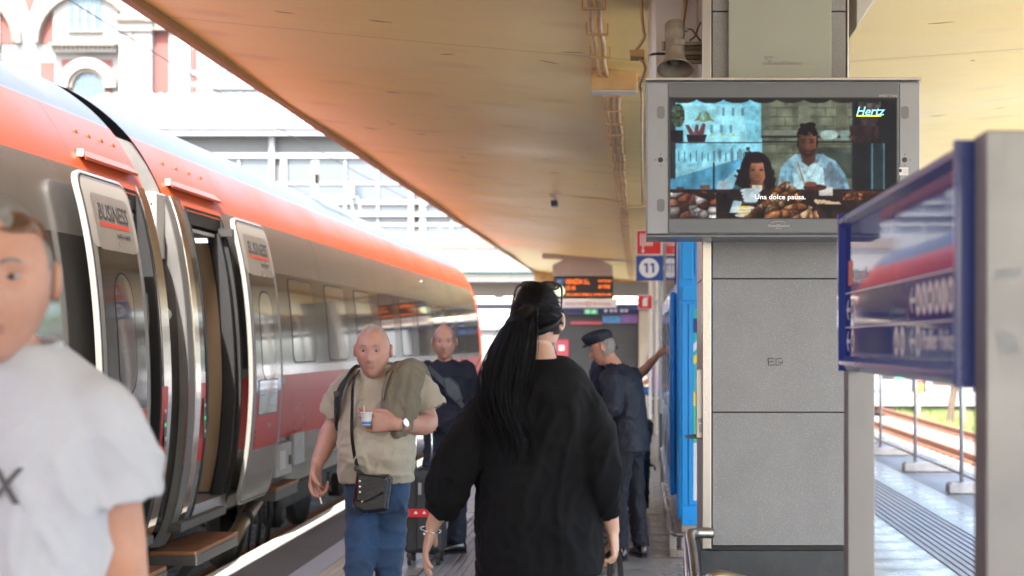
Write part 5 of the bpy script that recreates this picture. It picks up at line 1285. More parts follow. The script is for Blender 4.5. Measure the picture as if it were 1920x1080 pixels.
def kpoly(P, m, o): MB().prism([(at(x, y, KY0).x, at(x, y, KY0).z) for x, y in P], KY0 - .0105 - o, KY0 - .0095 - o).build('poster_swoosh', m, pf)
kpoly([(1300, 645), (1330, 615), (1330, 630), (1300, 660)], 'poster_white', .002); kpoly([(1300, 668), (1412, 600), (1412, 612), (1300, 684)], 'poster_yellow', .003); kpoly([(1300, 735), (1330, 725), (1412, 790), (1300, 760)], 'poster_yellow', .002)
kpoly([(1300, 760), (1412, 800), (1412, 830), (1300, 828)], 'poster_green', .003); kf(1300, 1412, 830, 938, 'poster_white', 'poster_foot', .0235, pf, 0)
# touch screens and glass along the side that faces the train
def ks(y0, y1, z0, z1, m, name, d=.02, parent=kiosk, bevel=.006): return MB().box(KX + .03 - d, KX + .029, y0, y1, z0, z1).build(name, m, parent, bevel=bevel)
for i in range(3):
    y0 = KY0 + .35 + i * 1.12
    f = ks(y0, y0 + 1.0, .42, 1.98, 'kiosk_blue', 'ticket_machine', .05, bevel=.02)
    MB().box(KX - .0235, KX - .0205, y0 + .12, y0 + .88, 1.05, 1.85).build('touch_screen', 'kiosk_glass', f)
    MB().box(KX - .0235, KX - .0205, y0 + .3, y0 + .7, .62, .82).build('ticket_tray', 'black_plastic', f)
    MB().box(KX - .0235, KX - .0205, y0 + .3, y0 + .45, .88, .98).build('card_slot', 'steel', f)
    ks(y0, y0 + 1.06, 2.04, 2.62, 'kiosk_glass', 'header_panel', .012)
box('plinth', 'steel_warm', KX + .06, KX + .98, KY0 + .05, KY1 - .05, .0, .268, kiosk, bevel=.004)
MB().tube([(KX - .01, KY1, .17), (KX - .01, KY0 + .06, .17), (KX + .01, KY0 - .03, .17), (KX + .06, KY0 - .04, .17), (KX + 1.0, KY0 - .04, .17)], .016, 10).build('bumper_rail', 'steel', kiosk, smooth=True)
for p in ((KX - .01, KY0 + .02), (KX + .18, KY0 - .03), (KX - .01, KY0 + 1.2), (KX - .01, KY0 + 2.4)): MB().box(p[0] - .02, p[0] + .03, p[1] - .02, p[1] + .03, .0, .165).build('bumper_foot', 'steel', kiosk, bevel=.003)
MB().box(KX - .025, KX + .55, KY0 - .05, KY0 + .045, .001, .06).build('base_plate', 'steel', kiosk, bevel=.003)
# ------------------------------------------------------------------ hose sign, platform number, extinguisher sign
YP = 18.0
def signplate(nm, x0, x1, y0, y1, Y, m, label, cat, border=0):
    a = at(x0, y0, Y); b = at(x1, y1, Y); t = thing(nm, ((a.x + b.x) / 2, Y, b.z), label, cat)
    box('plate', 'sign_white' if border else m, a.x, b.x, Y, Y + .05, b.z, a.z, t, bevel=.003)
    if border: w = border * Y / F_PX; MB().box(a.x + w, b.x - w, Y - .003, Y - .0005, b.z + w, a.z - w).build('field', m, t)
    box('sign_bracket', 'galv', b.x, .34, Y + .015, Y + .035, (a.z + b.z) / 2 - .02, (a.z + b.z) / 2 + .02, t) if b.x < .33 else box('sign_bracket', 'galv', b.x - .05, b.x + .03, Y + .05, Y + .6, (a.z + b.z) / 2 - .02, (a.z + b.z) / 2 + .02, t)
    def P(pts, mm, nm2='symbol', o=.006): MB().prism([(at(x, y, Y).x, at(x, y, Y).z) for x, y in pts], Y - o, Y - .0032).build(nm2, mm, t)
    return t, P
hs, P = signplate('hose_sign', 1193, 1241, 431, 478, YP, 'sign_red', 'square red fire hose sign hanging above the number sign', 'sign', 1.6)
for i in range(6):
    x = 1200.2 + i * 4.2; P([(x, 438), (x + 2.2, 438), (x + 2.2, 461 if i != 1 else 470), (x, 461 if i != 1 else 470)], 'sign_white')
P([(1202.2, 469), (1208.8, 469), (1205.4, 475)], 'sign_white'); P([(1223, 447), (1231, 447), (1231, 449), (1223, 449)], 'sign_white')
P(disc(1231, 448, 4.6, 16), 'sign_white', o=.0055); P(disc(1231, 448, 3.2, 16), 'sign_red', o=.007); P([(1226.5, 447.2), (1235.5, 447.2), (1235.5, 448.8), (1226.5, 448.8)], 'sign_white', o=.008); P([(1230.2, 443.5), (1231.8, 443.5), (1231.8, 452.5), (1230.2, 452.5)], 'sign_white', o=.0085)
ns, P = signplate('number_sign', 1193, 1243, 479.5, 526, YP, 'sign_blue', 'square blue platform number 11 sign below the hose sign', 'sign')
P(disc(1217, 502.5, 18.6, 32), 'sign_white')
c = at(1217, 502.5, YP); 
for dx in (-7.4, 4.6):
    P([(1217 + dx + .2, 493.5), (1217 + dx + 5.2, 493.5), (1217 + dx + 5.2, 511.5), (1217 + dx + 1.2, 511.5), (1217 + dx + 1.2, 498), (1217 + dx - 2.4, 498), (1217 + dx - 2.4, 495)], 'sign_blue', 'digit', .0075)
es, P = signplate('extinguisher_sign', 1196, 1223.5, 553, 580, 22., 'sign_red', 'small red fire extinguisher sign near the hall', 'sign', 1.2)
P([(1205, 562), (1208, 558), (1213, 558), (1214, 562), (1214, 574), (1205, 574)], 'sign_white'); P([(1213, 557), (1216, 557), (1216, 560), (1213, 560)], 'sign_white')
# slim steel service posts beside the far columns
for k, (x0, x1, y0, y1, Y, m, l) in enumerate(((1216, 1222, 526, 780, 27, 'white_steel', 'slim white service post below the extinguisher sign'), (1226, 1233, 520, 800, 24, 'steel', 'shiny steel downpipe behind the number sign'), (1236, 1240, 600, 800, 21, 'pale_green_glass', 'upright pale green glass edge panel by the kiosk'))):
    a = at(x0, y0, Y); b = at(x1, y1, Y)
    o = MB().box(0, b.x - a.x, 0, .12, 0, a.z).build(['service_post', 'downpipe', 'glass_fin'][k], m, None, label=l, cat=['post', 'pipe', 'panel'][k], bevel=.01); o.location = (a.x, Y, 0)
# steel barrier hoops along the kiosk side
for k, (x0, y0, y1, Y) in enumerate(((1240, 760, 0, 19.5), (1243, 848, 0, 15.2))):
    p = at(x0, y0, Y); z = p.z
    o = MB().tube([(p.x, Y, 0), (p.x, Y, z - .04), (p.x, Y + .03, z), (p.x, Y + .5, z), (p.x, Y + .53, z - .04), (p.x, Y + .53, 0)], .02, 10).build('barrier_hoop', 'steel', None, smooth=True, base=(p.x, Y, 0), label=['low steel barrier hoop near the far column', 'low steel barrier hoop beside the blue kiosk'][k], cat='barrier')
# ------------------------------------------------------------------ departure board
YD2 = 31.
db = thing('departure_board', (at(1094, 0, YD2).x, YD2, 2.5), 'hanging departure board with orange letters and a round clock', 'board')
def d_(x0, x1, y0, y1, m, name, f=0., back=.35, parent=db, bevel=.004):
    a = at(x0, y0, YD2); b = at(x1, y1, YD2); return MB().box(a.x, b.x, YD2 - f, YD2 + back, b.z, a.z).build(name, m, parent, bevel=bevel)
d_(1038, 1150, 519, 560, 'board_black', 'display')
hood = MB().prism([(at(x, y, YD2).x, at(x, y, YD2).z) for x, y in ((1037, 518), (1149, 518), (1148, 498), (1127, 488), (1059, 486), (1037, 498))], YD2 - .12, YD2 + .4).build('hood', 'board_hood', db)
for i in range(12): 
    if i not in (5, 6): d_(1045 + i * 8.5, 1047 + i * 8.5, 506, 513, 'grey_print', 'hood_slot', .125, -.121, hood, 0)
ba = MB().prism([(at(x, y, YD2).x, at(x, y, YD2).z) for x, y in ((1018, 477), (1200, 486), (1200, 490), (1018, 485))], YD2 - .2, YD2 + .1).build('hanging_beam', 'board_hood', db)
for x in (1062, 1125): MB().tube([at(x, 490, YD2 + .1), at(x, 460, YD2 + .1)], .03, 8).build('hanger', 'board_hood', db)
for x0, x1, y0, y1 in ((1058, 1118, 523, 534), (1058, 1118, 536, 545), (1121, 1148, 523, 545), (1058, 1148, 548, 557)): d_(x0, x1, y0, y1, 'black_plastic', 'led_field', .004, 0)
def led(body, x, y, size, w): c = at(x, y, YD2); text('lettering', body, size, 'led_orange', db, (c.x, YD2 - .006, c.z), align='LEFT', weight=.0012, fitw=w * YD2 / F_PX)
led('VENEZIA S.L.', 1060, 528.5, .14, 46); led('15:10', 1060, 540.5, .125, 17); led('PARTENZA', 1121.5, 527, .065, 25); led('AV 9743', 1121.5, 538, .11, 22); led('PER CARRI E FERMATE, AFFISSATE ARR', 1061, 552.5, .06, 85)
c = at(1049.5, 546, YD2); MB().lathe([(.115, 0), (.115, .02), (.10, .024)], (c.x, YD2 - .001, c.z), (0, -1, 0), 24).build('clock', 'clock_face', db)
for a_, L in ((2.2, .05), (3.4, .08)): MB().bar((c.x, YD2 - .028, c.z), (c.x + L * math.cos(a_), YD2 - .028, c.z + L * math.sin(a_)), .006, .012, (0, 1, 0)).build('clock_hand', 'ink', db)
tn = d_(1043, 1057, 523, 533, 'screen_blue', 'track_number_field', .006, 0); c = at(1048, 528, YD2); text('track_number', '11', .09, 'white_print', db, (c.x, YD2 - .009, c.z))
nsm = d_(1046, 1156, 562, 577, 'white_print', 'no_smoking_strip', .01, .03)
c = at(1080, 569.5, YD2); text('lettering', 'Vietato fumare', .08, 'sign_red', db, (c.x, YD2 - .0135, c.z)); c = at(1128, 569.5, YD2); text('lettering', 'No Smoking', .08, 'sign_red', db, (c.x, YD2 - .0135, c.z))
c = at(1103, 569.5, YD2); MB().tube([Vector((c.x + .045 * math.cos(t), YD2 - .014, c.z + .045 * math.sin(t))) for t in np.linspace(0, 6.28, 15)], .008, 5).build('symbol', 'sign_red', db)
# ceiling security camera with feed pipe
cc = at(1041, 376, 17.4); cz_ = cz(cc.x)
cv = thing('security_camera', (cc.x, 17.4, cz_), 'small white and black security camera under the ceiling', 'camera')
MB().lathe([(.075, 0), (.075, .03), (.05, .06), (.03, .07)], (cc.x, 17.4, cz_ + .01), (0, 0, -1), 16).build('mount', 'white_steel', cv, smooth=True)
MB().box(cc.x - .02, cc.x + .02, 17.38, 17.42, cz_ - .12, cz_ - .06).build('arm', 'white_steel', cv)
MB().box(cc.x - .045, cc.x + .035, 17.25, 17.45, cz_ - .17, cz_ - .10).build('body', 'black_plastic', cv, bevel=.01)
MB().tube([(cc.x + .05, 17.42, cz_ - .01), (-.3, 17.4, cz(-.3) - .03), (-.05, 17.4, cz(-.05) - .09), (.2, 17.4, cz(.2) - .03)], .011, 6, sub=5).build('feed_pipe', 'conduit_paint', cv, smooth=True)
# bench by the far columns
bn = thing('metal_bench', (.42, 30., 0), 'grey metal bench under the seated purple shirt', 'bench')
box('seat', 'steel_warm', .22, .62, 29.3, 30.7, .40, .44, bn, bevel=.01)
for x in (.25, .56):
    for y in (29.4, 30.6): box('leg', 'steel', x, x + .04, y, y + .04, 0, .4, bn)
# ------------------------------------------------------------------ people
def nvec(p, f, s):
    w = mnoise.noise_vector(Vector((p.x * 3.1 + s, p.y * 3.1, p.z * 3.1 - s))) * .06
    p = p + w
    return mnoise.noise(Vector((p.x * f[0] * 1.5 + s * 7.3, p.y * f[1] * 1.5 - s * 3.1, p.z * f[2] * 1.5 + s)))
def folds(me, layers):
    """push vertices along their normals: cloth folds. layers: (amp, (fx,fy,fz), seed, ridged, zlo, zhi)"""
    nr = [v.normal.copy() for v in me.vertices]
    for v, nn in zip(me.vertices, nr):
        d = 0.
        for amp, f, s, ridged, z0, z1 in layers:
            if not (z0 <= v.co.z <= z1): continue
            e = min(1., (v.co.z - z0) / .06, (z1 - v.co.z) / .06)
            q = nvec(v.co, f, s)
            d += e * amp * (((max(0., 1 - abs(q) * 3.2)) ** 1.6 * 1.3 - .22) if ridged else q * 1.6)
        v.co += nn * d
def cuthem(me, planes):
    """open the closed ends: planes = (point, outward dir, tol, radius)"""
    bm = bmesh.new(); bm.from_mesh(me); dele = []
    for f in bm.faces:
        c = f.calc_center_median()
        for p, d, tol, rad in planes:
            if f.normal.dot(d) > .62 and (c - p).dot(d) > -tol and (c - p - d * (c - p).dot(d)).length < rad: dele.append(f); break
    bmesh.ops.delete(bm, geom=dele, context='FACES'); bm.to_mesh(me); bm.free()
def sup(cx, cy, z, rx, ry, n=36, e=2.4, tilt=0.):
    out = []
    for k in range(n):
        a = 2 * math.pi * k / n; c, s = math.cos(a), math.sin(a)
        x = rx * math.copysign(abs(c) ** (2 / e), c); y = ry * math.copysign(abs(s) ** (2 / e), s)
        out.append(Vector((cx + x, cy + y, z + tilt * y)))
    return out
def garment(name, m, parent, mb, voxel, layers, hems=(), smooth=4, solid=0.):
    me = remesh(mb, voxel, smooth)
    if hems: cuthem(me, hems)
    folds(me, layers)
    me.name = name; me.materials.clear(); me.materials.append(MATS[m]); me.polygons.foreach_set('use_smooth', [True] * len(me.polygons)); me.update()
    o = bpy.data.objects.new(name, me); link(o, parent); ORG[o.name] = Vector((0, 0, 0)); 
    if hems or solid:
        sd_ = o.modifiers.new('cloth', 'SOLIDIFY'); sd_.thickness = solid or .003; sd_.offset = -1
    return o
G = math.exp
def head_pts(k=1., thin=0.):
    """grid head facing +y, eyes at z=0; returns rings bottom to top"""
    rings = []; N, Mr = 56, 44
    for j in range(1, Mr):
        a = math.pi * j / Mr - math.pi / 2; ring = []
        for i in range(N):
            b = 2 * math.pi * i / N
            x = .076 * math.cos(a) * math.cos(b); y = .096 * math.cos(a) * math.sin(b); z = .117 * math.sin(a)
            t = max(0., -z / .117)
            x *= 1 - .22 * t ** 1.6 + .05 * G(-((z - .03) / .05) ** 2)
            if y < 0: y *= 1 - .38 * t ** 1.2
            else:
                y = y * (1 - .06 * G(-(x / .05) ** 2)) ; y += .016 * t ** 1.5 * G(-(x / .045) ** 2)
                f = 1.
                y += .026 * G(-(x / .0115) ** 2) * G(-((z + .034) / .017) ** 2) + .013 * G(-(x / .010) ** 2) * G(-((z + .012) / .022) ** 2)
                y += .007 * G(-((abs(x) - .011) / .008) ** 2) * G(-((z + .040) / .009) ** 2)
                y += .0055 * G(-((z - .022) / .009) ** 2) * G(-((abs(x) - .028) / .024) ** 2)
                y -= .012 * G(-((abs(x) - .031) / .015) ** 2) * G(-((z - .001) / .011) ** 2)
                y += .0045 * G(-((z + .064) / .006) ** 2) * G(-(x / .022) ** 2) + .005 * G(-((z + .076) / .006) ** 2) * G(-(x / .02) ** 2)
                y -= .005 * G(-((z + .070) / .0028) ** 2) * G(-(x / .024) ** 2)
                y += .008 * G(-((z + .102) / .012) ** 2) * G(-(x / .02) ** 2)
                y += .005 * G(-((abs(x) - .042) / .016) ** 2) * G(-((z + .03) / .02) ** 2)
            ring.append(Vector((x * (1 + .05 * G(-((z + .06) / .04) ** 2)), y, z * (1.09 if z < 0 else 1.))) * k)
        rings.append(ring)
    return rings
def ear(mb, M, k, s):
    c = Vector((s * .0765, -.008, -.006)) * k; ph = Matrix.Rotation(s * -.35, 4, 'Z') @ Matrix.Rotation(-.12, 4, 'X')
    rings = []
    for t, w in ((-.004, .6), (0, .9), (.006, 1.), (.010, .86), (.0085, .6), (.004, .4)):
        rings.append([M @ (c + (ph @ Vector((s * t, .019 * w * math.cos(a), .033 * w * math.sin(a) * (1 if math.sin(a) > 0 else .85)))) * k) for a in np.linspace(0, 2 * math.pi, 17)[:-1]])
    mb.loft(rings)
def hand(mb_palm, fingers, wrist, d, n, thumb, s=1., curl=(.5, .55, .6, .65), spread=.06, thumb_curl=.3, thumb_open=.75, lens=(.068, .076, .071, .056)):
    """palm joins the skinned body; fingers are rooted in the palm. d finger dir, n palm normal, thumb side dir"""
    W = Vector(wrist); d = Vector(d).normalized(); n = Vector(n); n = (n - d * n.dot(d)).normalized(); t = d.cross(n)
    if t.dot(Vector(thumb)) < 0: t = -t
    rings = []
    for u, a, b, off in ((-.02, .026, .021, 0), (.01, .028, .019, 0), (.035, .036, .018, .003), (.065, .041, .0155, .002), (.088, .040, .0125, 0), (.098, .034, .009, 0)):
        c = W + d * u * s + t * off * s
        rings.append([c + t * (a * s * math.cos(q)) + n * (b * s * math.sin(q)) for q in np.linspace(0, 2 * math.pi, 19)[:-1]])
    mb_palm.loft(rings)
    tips = []
    for i in range(4):
        off = (.030, .0103, -.0100, -.0285)[i]; L = lens[i] * s * 1.12; c = curl[i] if hasattr(curl, '__len__') else curl
        base = W + d * (.076 - (.004, 0, .003, .010)[i]) * s + t * off * s
        dd = (d + t * spread * (1.5 - i) ).normalized()
        pts = [base]; p = base; ang = 0
        ax_ = dd.cross(n)
        for seg, fr in ((0, .26), (1, .44), (2, .30), (3, .24)):
            if seg: ang += c * (.9 if seg == 1 else 1.05 if seg == 2 else .7)
            v = dd * math.cos(ang) + n * math.sin(ang); p = p + v * L * fr; pts.append(p)
        r = (.0088, .009, .0086, .0076)[i] * s
        fingers.tube(pts, [r * 1.08, r * 1.06, r, r * .93, r * .72], 10, sub=3, round_ends=True); tips.append((pts[-1], (pts[-1] - pts[-2]).normalized(), r))
    base = W + d * .022 * s + t * .026 * s + n * .006 * s
    v1 = (d * .75 + t * thumb_open + n * .28).normalized(); v2 = (d * .95 + t * (thumb_open - thumb_curl * .9) + n * (.28 + thumb_curl * .5)).normalized(); v3 = (d * 1. + t * (thumb_open - thumb_curl * 1.5) + n * (.3 + thumb_curl * .9)).normalized()
    pts = [base - v1 * .012 * s, base + v1 * .026 * s]; pts.append(pts[-1] + v2 * .030 * s); pts.append(pts[-1] + v3 * .024 * s)
    fingers.tube(pts, [.013 * s, .0125 * s, .0105 * s, .0082 * s], 10, sub=3, round_ends=True); tips.append((pts[-1], v3, .0085 * s))
    return tips
def smooth_mesh_join(name, skinmesh, extra, mats, parent=None):
    bm = bmesh.new(); bm.from_mesh(skinmesh)
    tmp = extra.mesh('x'); b2 = bmesh.new(); b2.from_mesh(tmp); bmesh.ops.recalc_face_normals(b2, faces=b2.faces); b2.to_mesh(tmp); b2.free(); bm.from_mesh(tmp); bpy.data.meshes.remove(tmp)
    me = bpy.data.meshes.new(name); bm.to_mesh(me); bm.free(); me.materials.clear()
    for m_ in mats: me.materials.append(MATS[m_])
    me.polygons.foreach_set('use_smooth', [True] * len(me.polygons)); me.update(); return me
def shoe(parent, an, yaw, k=1., m='shoe_black'):
    """an: ankle joint in local space; toe direction by yaw from +y"""
    Mx = Matrix.Translation(Vector((an[0], an[1], an[2] - .085 * k))) @ Matrix.Rotation(yaw, 4, 'Z')
    rings = []
    for y, w, h in ((-.075, .012, .05), (-.07, .026, .075), (-.045, .034, .095), (-.005, .036, .10), (.04, .037, .085), (.08, .041, .066), (.12, .045, .054), (.16, .042, .044), (.185, .030, .034), (.198, .012, .022)):
        rings.append([Mx @ (Vector((w * math.cos(a) * (1 if math.sin(a) < .2 else .86), y, .012 + h * .5 + h * .5 * math.sin(a) * (1 if math.sin(a) > 0 else .92))) * k) for a in np.linspace(0, 2 * math.pi, 21)[:-1]])
    o = MB().loft(rings).build('shoe', m, parent, smooth=True)
    rings = []
    for y, w in ((-.078, .015), (-.07, .03), (-.04, .037), (.04, .039), (.12, .047), (.165, .044), (.19, .032), (.202, .012)):
        rings.append([Mx @ (Vector((w * math.cos(a), y, .009 + .009 * math.sin(a))) * k) for a in np.linspace(0, 2 * math.pi, 13)[:-1]])
    MB().loft(rings).build('sole', 'sole', o, smooth=False)
    return o
def person(label, loc, yaw, J, skin='skin_light', k=1., belly=0., group=None, eyes=True, legs=True, headscale=1., build=1., hands=('l', 'r')):
    """J: local joints (person faces +y, right hand is +x). Returns body object"""
    mb = MB(); ex = MB(); T = lambda p: Vector(p)
    hc = T(J['head']); hs = k * headscale
    M = Matrix.Translation(hc) @ Matrix.Rotation(J.get('hyaw', 0.), 4, 'Z') @ Matrix.Rotation(J.get('hpitch', 0.), 4, 'X') @ Matrix.Rotation(J.get('hroll', 0.), 4, 'Y')
    ex.loft([[M @ v for v in r] for r in head_pts(hs)])
    for s in (-1, 1): ear(ex, M, hs, s)
    ch = T(J['chest']); nb = T(J['neck']); pv = T(J['pelvis'])
    mb.tube([M @ (Vector((0, -.018, -.03)) * hs), M @ (Vector((0, -.022, -.09)) * hs), nb, nb - Vector((0, 0, .06 * k))], [.054 * k, .056 * k, .062 * k, .075 * k], 18, sub=4)
    mb.tube([pv, (pv + ch) / 2, ch, nb - Vector((0, .0, .04 * k))], [.085 * k, .08 * k, .085 * k, .055 * k], 18, sub=4)
    for s in ('l', 'r'):
        sh, el, wr = T(J['sh_' + s]), T(J['el_' + s]), T(J['wr_' + s])
        mb.tube([ch + (sh - ch) * .3, sh, sh + (el - sh) * .35, el + (sh - el) * .1, el + (wr - el) * .25, el + (wr - el) * .6, wr + (wr - el).normalized() * .012], [x * k * build for x in (.045, .046, .045, .042, .047, .037, .0265)], 16, sub=4)
        hd = J['hand_' + s]
        tips = hand(mb, ex, wr, hd['d'], hd['n'], hd['t'], k * hd.get('s', 1.), hd.get('curl', (.35, .4, .42, .45)), hd.get('spread', .06), hd.get('tc', .3), hd.get('to', .7))
        J['tips_' + s] = tips
        if legs and ('an_' + s) in J:
            hp, kn, an = T(J['hip_' + s]), T(J['kn_' + s]), T(J['an_' + s])
            mb.tube([pv + (hp - pv) * .5, hp, (hp + kn) / 2, kn, kn + (an - kn) * .3, an], [x * k for x in (.065, .062, .052, .042, .040, .033)], 14, sub=4)
    sk = remesh(mb, .0065, 3)
    me = smooth_mesh_join('person', sk, ex, [skin, 'lips'])
    Mi = M.inverted()
    for p in me.polygons:
        c = Mi @ p.center / hs; c.z /= 1.09
        if c.y > .07 and abs(c.x) < .021 - abs(c.z + .070) * 1.2 and abs(c.z + .070) < .0065: p.material_index = 1
    o = bpy.data.objects.new('person', me); link(o, None, label, 'person', group); o.location = loc; o.rotation_euler = (0, 0, yaw); ORG[o.name] = Vector((0, 0, 0))
    if eyes:
        for s in (-1, 1):
            c = M @ (Vector((s * .0295, .0716, .0005)) * hs)
            e = MB().sphere(c, (.0125 * hs, .0118 * hs, .0058 * hs), 14, 10).build('eye', 'eye_white', o, smooth=True)
            f = (M.to_3x3() @ Vector((0, 1, 0))).normalized()
            MB().lathe([(.0048 * hs, .0098 * hs), (.004 * hs, .0112 * hs), (.001, .0119 * hs)], c, f, 14).build('iris', 'iris', e, smooth=True)
    J['M'] = M; J['hs'] = hs
    return o
def to_world(o, p): return Matrix.Translation(o.location) @ Matrix.Rotation(o.rotation_euler[2], 4, 'Z') @ Vector(p)
def haircap(o, J, m, keep, off=.007, amp=.004, seed=1, name='hair', f=40.):
    rings = head_pts(J['hs']); M = J['M']; mb = MB(); N = len(rings[0]); vs = []; ok = {}
    cen = Vector((0, 0, 0))
    for j, r in enumerate(rings):
        for i, v in enumerate(r):
            q = v / J['hs']; kk = keep(q); d = v.normalized()
            h = off * J['hs'] * min(1., max(0., kk * 14)) + amp * J['hs'] * (mnoise.noise(q * f + Vector((seed, 0, 0))) ) * (1 if kk > 0 else 0)
            vs.append(M @ (v + d * (h if kk > -.02 else -.004))); ok[(j, i)] = kk > -.012
    fs = [(j * N + i, j * N + (i + 1) % N, (j + 1) * N + (i + 1) % N, (j + 1) * N + i) for j in range(len(rings) - 1) for i in range(N) if ok[(j, i)] and ok[(j, (i + 1) % N)] and ok[(j + 1, i)] and ok[(j + 1, (i + 1) % N)]]
    top = len(rings) - 1
    fs.append(tuple(top * N + i for i in range(N)))
    return mb.add(vs, fs).build(name, m, o, smooth=True)
def brows(o, J, m):
    for s in (-1, 1):
        P = [J['M'] @ (Vector((s * x, y, z)) * J['hs']) for x, y, z in ((.014, .090, .020), (.030, .087, .025), (.046, .074, .020))]
        MB().tube(P, [.003, .0042, .002], 7, sub=4).build('eyebrow', m, o, smooth=True)
def sunglasses(label, o, J, z0, y0, pitch, m_frame, m_lens, base_w=.072):
    """pushed up on the head; top-level thing"""
    M = Matrix.Translation(o.location) @ Matrix.Rotation(o.rotation_euler[2], 4, 'Z') @ J['M'] @ Matrix.Translation(Vector((0, y0, z0))) @ Matrix.Rotation(pitch, 4, 'X')
    t = thing('sunglasses', M @ Vector((0, 0, 0)), label, 'sunglasses')
    for s in (-1, 1):
        ol = rrect(.006, .060, -.020, .020, .016, 5); P = [M @ Vector((s * x, .010 - .09 * max(0, x - .03) ** 1.3 * 2, z)) for x, z in ol]
        MB().tube(P + [P[0]], .0034, 7).build('rim', m_frame, t, smooth=True)
        c = [M @ Vector((s * (.036 + (x - .036) * .97), .010 - .09 * max(0, x - .03) ** 1.3 * 2, z * .97)) for x, z in ol]; cc_ = sum(c, Vector()) / len(c)
        MB().add(c + [cc_], [(i, (i + 1) % len(c), len(c)) for i in range(len(c))]).build('lens', m_lens, t)
        MB().tube([M @ Vector((s * .060, .007, .010)), M @ Vector((s * base_w, -.01, .012)), M @ Vector((s * (base_w + .006), -.07, .010)), M @ Vector((s * (base_w + .002), -.125, -.012))], [.0045, .0042, .003, .0028], 7, sub=3).build('temple', m_frame, t, smooth=True)
    MB().tube([M @ Vector((-.008, .010, .008)), M @ Vector((0, .013, .011)), M @ Vector((.008, .010, .008))], .003, 7, sub=3).build('bridge', m_frame, t, smooth=True)
    return t
mat('lens_brown', (.10, .045, .02), .08, var=0, coat=.5); MATS['lens_brown'].node_tree.nodes['Principled BSDF'].inputs['Alpha'].default_value = .72
D_ = lambda *a: Vector(a)
# ---------- man in sand T-shirt facing the camera
YA = 6.6; sA = F_PX / YA
def LA(px, py, fwd=0.): return Vector((-(px - 708) / sA, fwd, EYE - (py - 640) / sA))
J = dict(head=LA(704, 656, .06), hpitch=-.04, chest=LA(712, 735, -.02), neck=LA(707, 702, -.01), pelvis=LA(706, 905, -.02),
         sh_r=LA(655, 716, -.03), el_r=LA(618, 800, -.10), wr_r=LA(597, 870, .03), hand_r=dict(d=(.06, .12, -1), n=(-.75, .35, 0), t=(-.1, 1, 0), curl=(.55, .85, 1.0, 1.1), tc=.6, to=.5, s=1.08),
         sh_l=LA(768, 714, -.02), el_l=LA(806, 796, -.01), wr_l=LA(757, 790, .21), hand_l=dict(d=(.93, .25, .10), n=(.15, -.9, .0), t=(0, 0, 1), curl=(.42, .55, .66, .8), tc=.5, to=.55, s=1.12, spread=.13),
         hip_r=LA(682, 925, -.01), kn_r=LA(681, 1082, .12), an_r=(.085, .07, .085), hip_l=LA(732, 925, -.02), kn_l=LA(729, 1080, .02), an_l=(-.09, -.22, .12))
pA = person('man in sand T-shirt and blue jeans with a small cup and cigarette', ((708 - VPX) / sA, YA, 0), math.pi, J, 'skin_pink', k=1.0, build=1.12)
haircap(pA, J, 'hair_white', lambda q: max(min(q.z - .092 + .016 * mnoise.noise(q * 60), .05), min(-q.y - .012 + .01 * mnoise.noise(q * 60), q.z + .045, .05)), .0014, .0008, f=80.)
brows(pA, J, 'hair_grey')
mb = MB()
mb.loft([sup(*c) for c in ((0, .01, .945, .168, .135), (0, .02, 1.0, .172, .15), (0, .03, 1.1, .178, .165), (0, .02, 1.2, .18, .158), (0, 0, 1.3, .183, .138), (0, -.02, 1.38, .182, .118), (0, -.03, 1.43, .160, .095), (.0, -.025, 1.465, .105, .075), (.0, -.02, 1.485, .078, .07))])
srE = LA(622, 778, -.08); slE = LA(806, 772, -.01)
mb.tube([LA(672, 716, -.025), LA(652, 722, -.03), LA(636, 750, -.055), srE], [.07, .076, .078, .076], 18, sub=4)
mb.tube([LA(750, 714, -.02), LA(770, 718, -.02), LA(790, 745, -.015), slE], [.07, .076, .080, .082], 18, sub=4)
drE = (srE - LA(636, 750, -.055)).normalized(); dlE = (slE - LA(790, 745, -.015)).normalized()
garment('t_shirt', 'cloth_sand', pA, mb, .0085, [(.010, (5, 5, 2.2), 1, False, .9, 1.5), (.007, (9, 9, 5), 2, True, .94, 1.5), (.006, (3, 3, 12), 5, True, .94, 1.2)], [(Vector((0, 0, .945)), Vector((0, 0, -1)), .03, .3), (srE, drE, .02, .1), (slE, dlE, .02, .1)])
MB().tube([Vector((.078 * math.cos(a), -.02 + .072 * math.sin(a), 1.487 - .012 * math.sin(a))) for a in np.linspace(0, 2 * math.pi, 25)], .008, 8).build('collar', 'cloth_sand', pA, smooth=True)
mb = MB()
mb.loft([sup(0, .005, z, rx, ry) for z, rx, ry in ((.82, .135, .105), (.88, .15, .12), (.95, .152, .12), (1.0, .15, .115))])
for s in ('r', 'l'):
    hp, kn, an = Vector(J['hip_' + s]), Vector(J['kn_' + s]), Vector(J['an_' + s])
    mb.tube([hp + Vector((0, 0, .04)), hp - Vector((0, 0, .06)), (hp + kn) / 2, kn, (kn + an) / 2, an + Vector((0, 0, .02))], [.078, .082, .074, .062, .058, .058], 18, sub=4)
garment('jeans', 'denim', pA, mb, .0095, [(.008, (6, 6, 7), 3, True, .05, .9), (.006, (4, 4, 14), 4, True, .05, .6)])
for s in ('r', 'l'): shoe(pA, J['an_' + s], 0, 1.05)
w = J['wr_l']; u = (Vector(J['wr_l']) - Vector(J['el_l'])).normalized()
wt = MB().tube([w - u * .035, w - u * .012], .0335, 20).build('wristwatch', 'silver', pA, smooth=False)
nf = Vector((.1, .75, .1)); nf = (nf - u * nf.dot(u)).normalized()
MB().lathe([(.019, 0), (.019, .008), (.015, .010), (.001, .010)], w - u * .023 + nf * .030, nf, 20).build('watch_face', 'ink', wt)
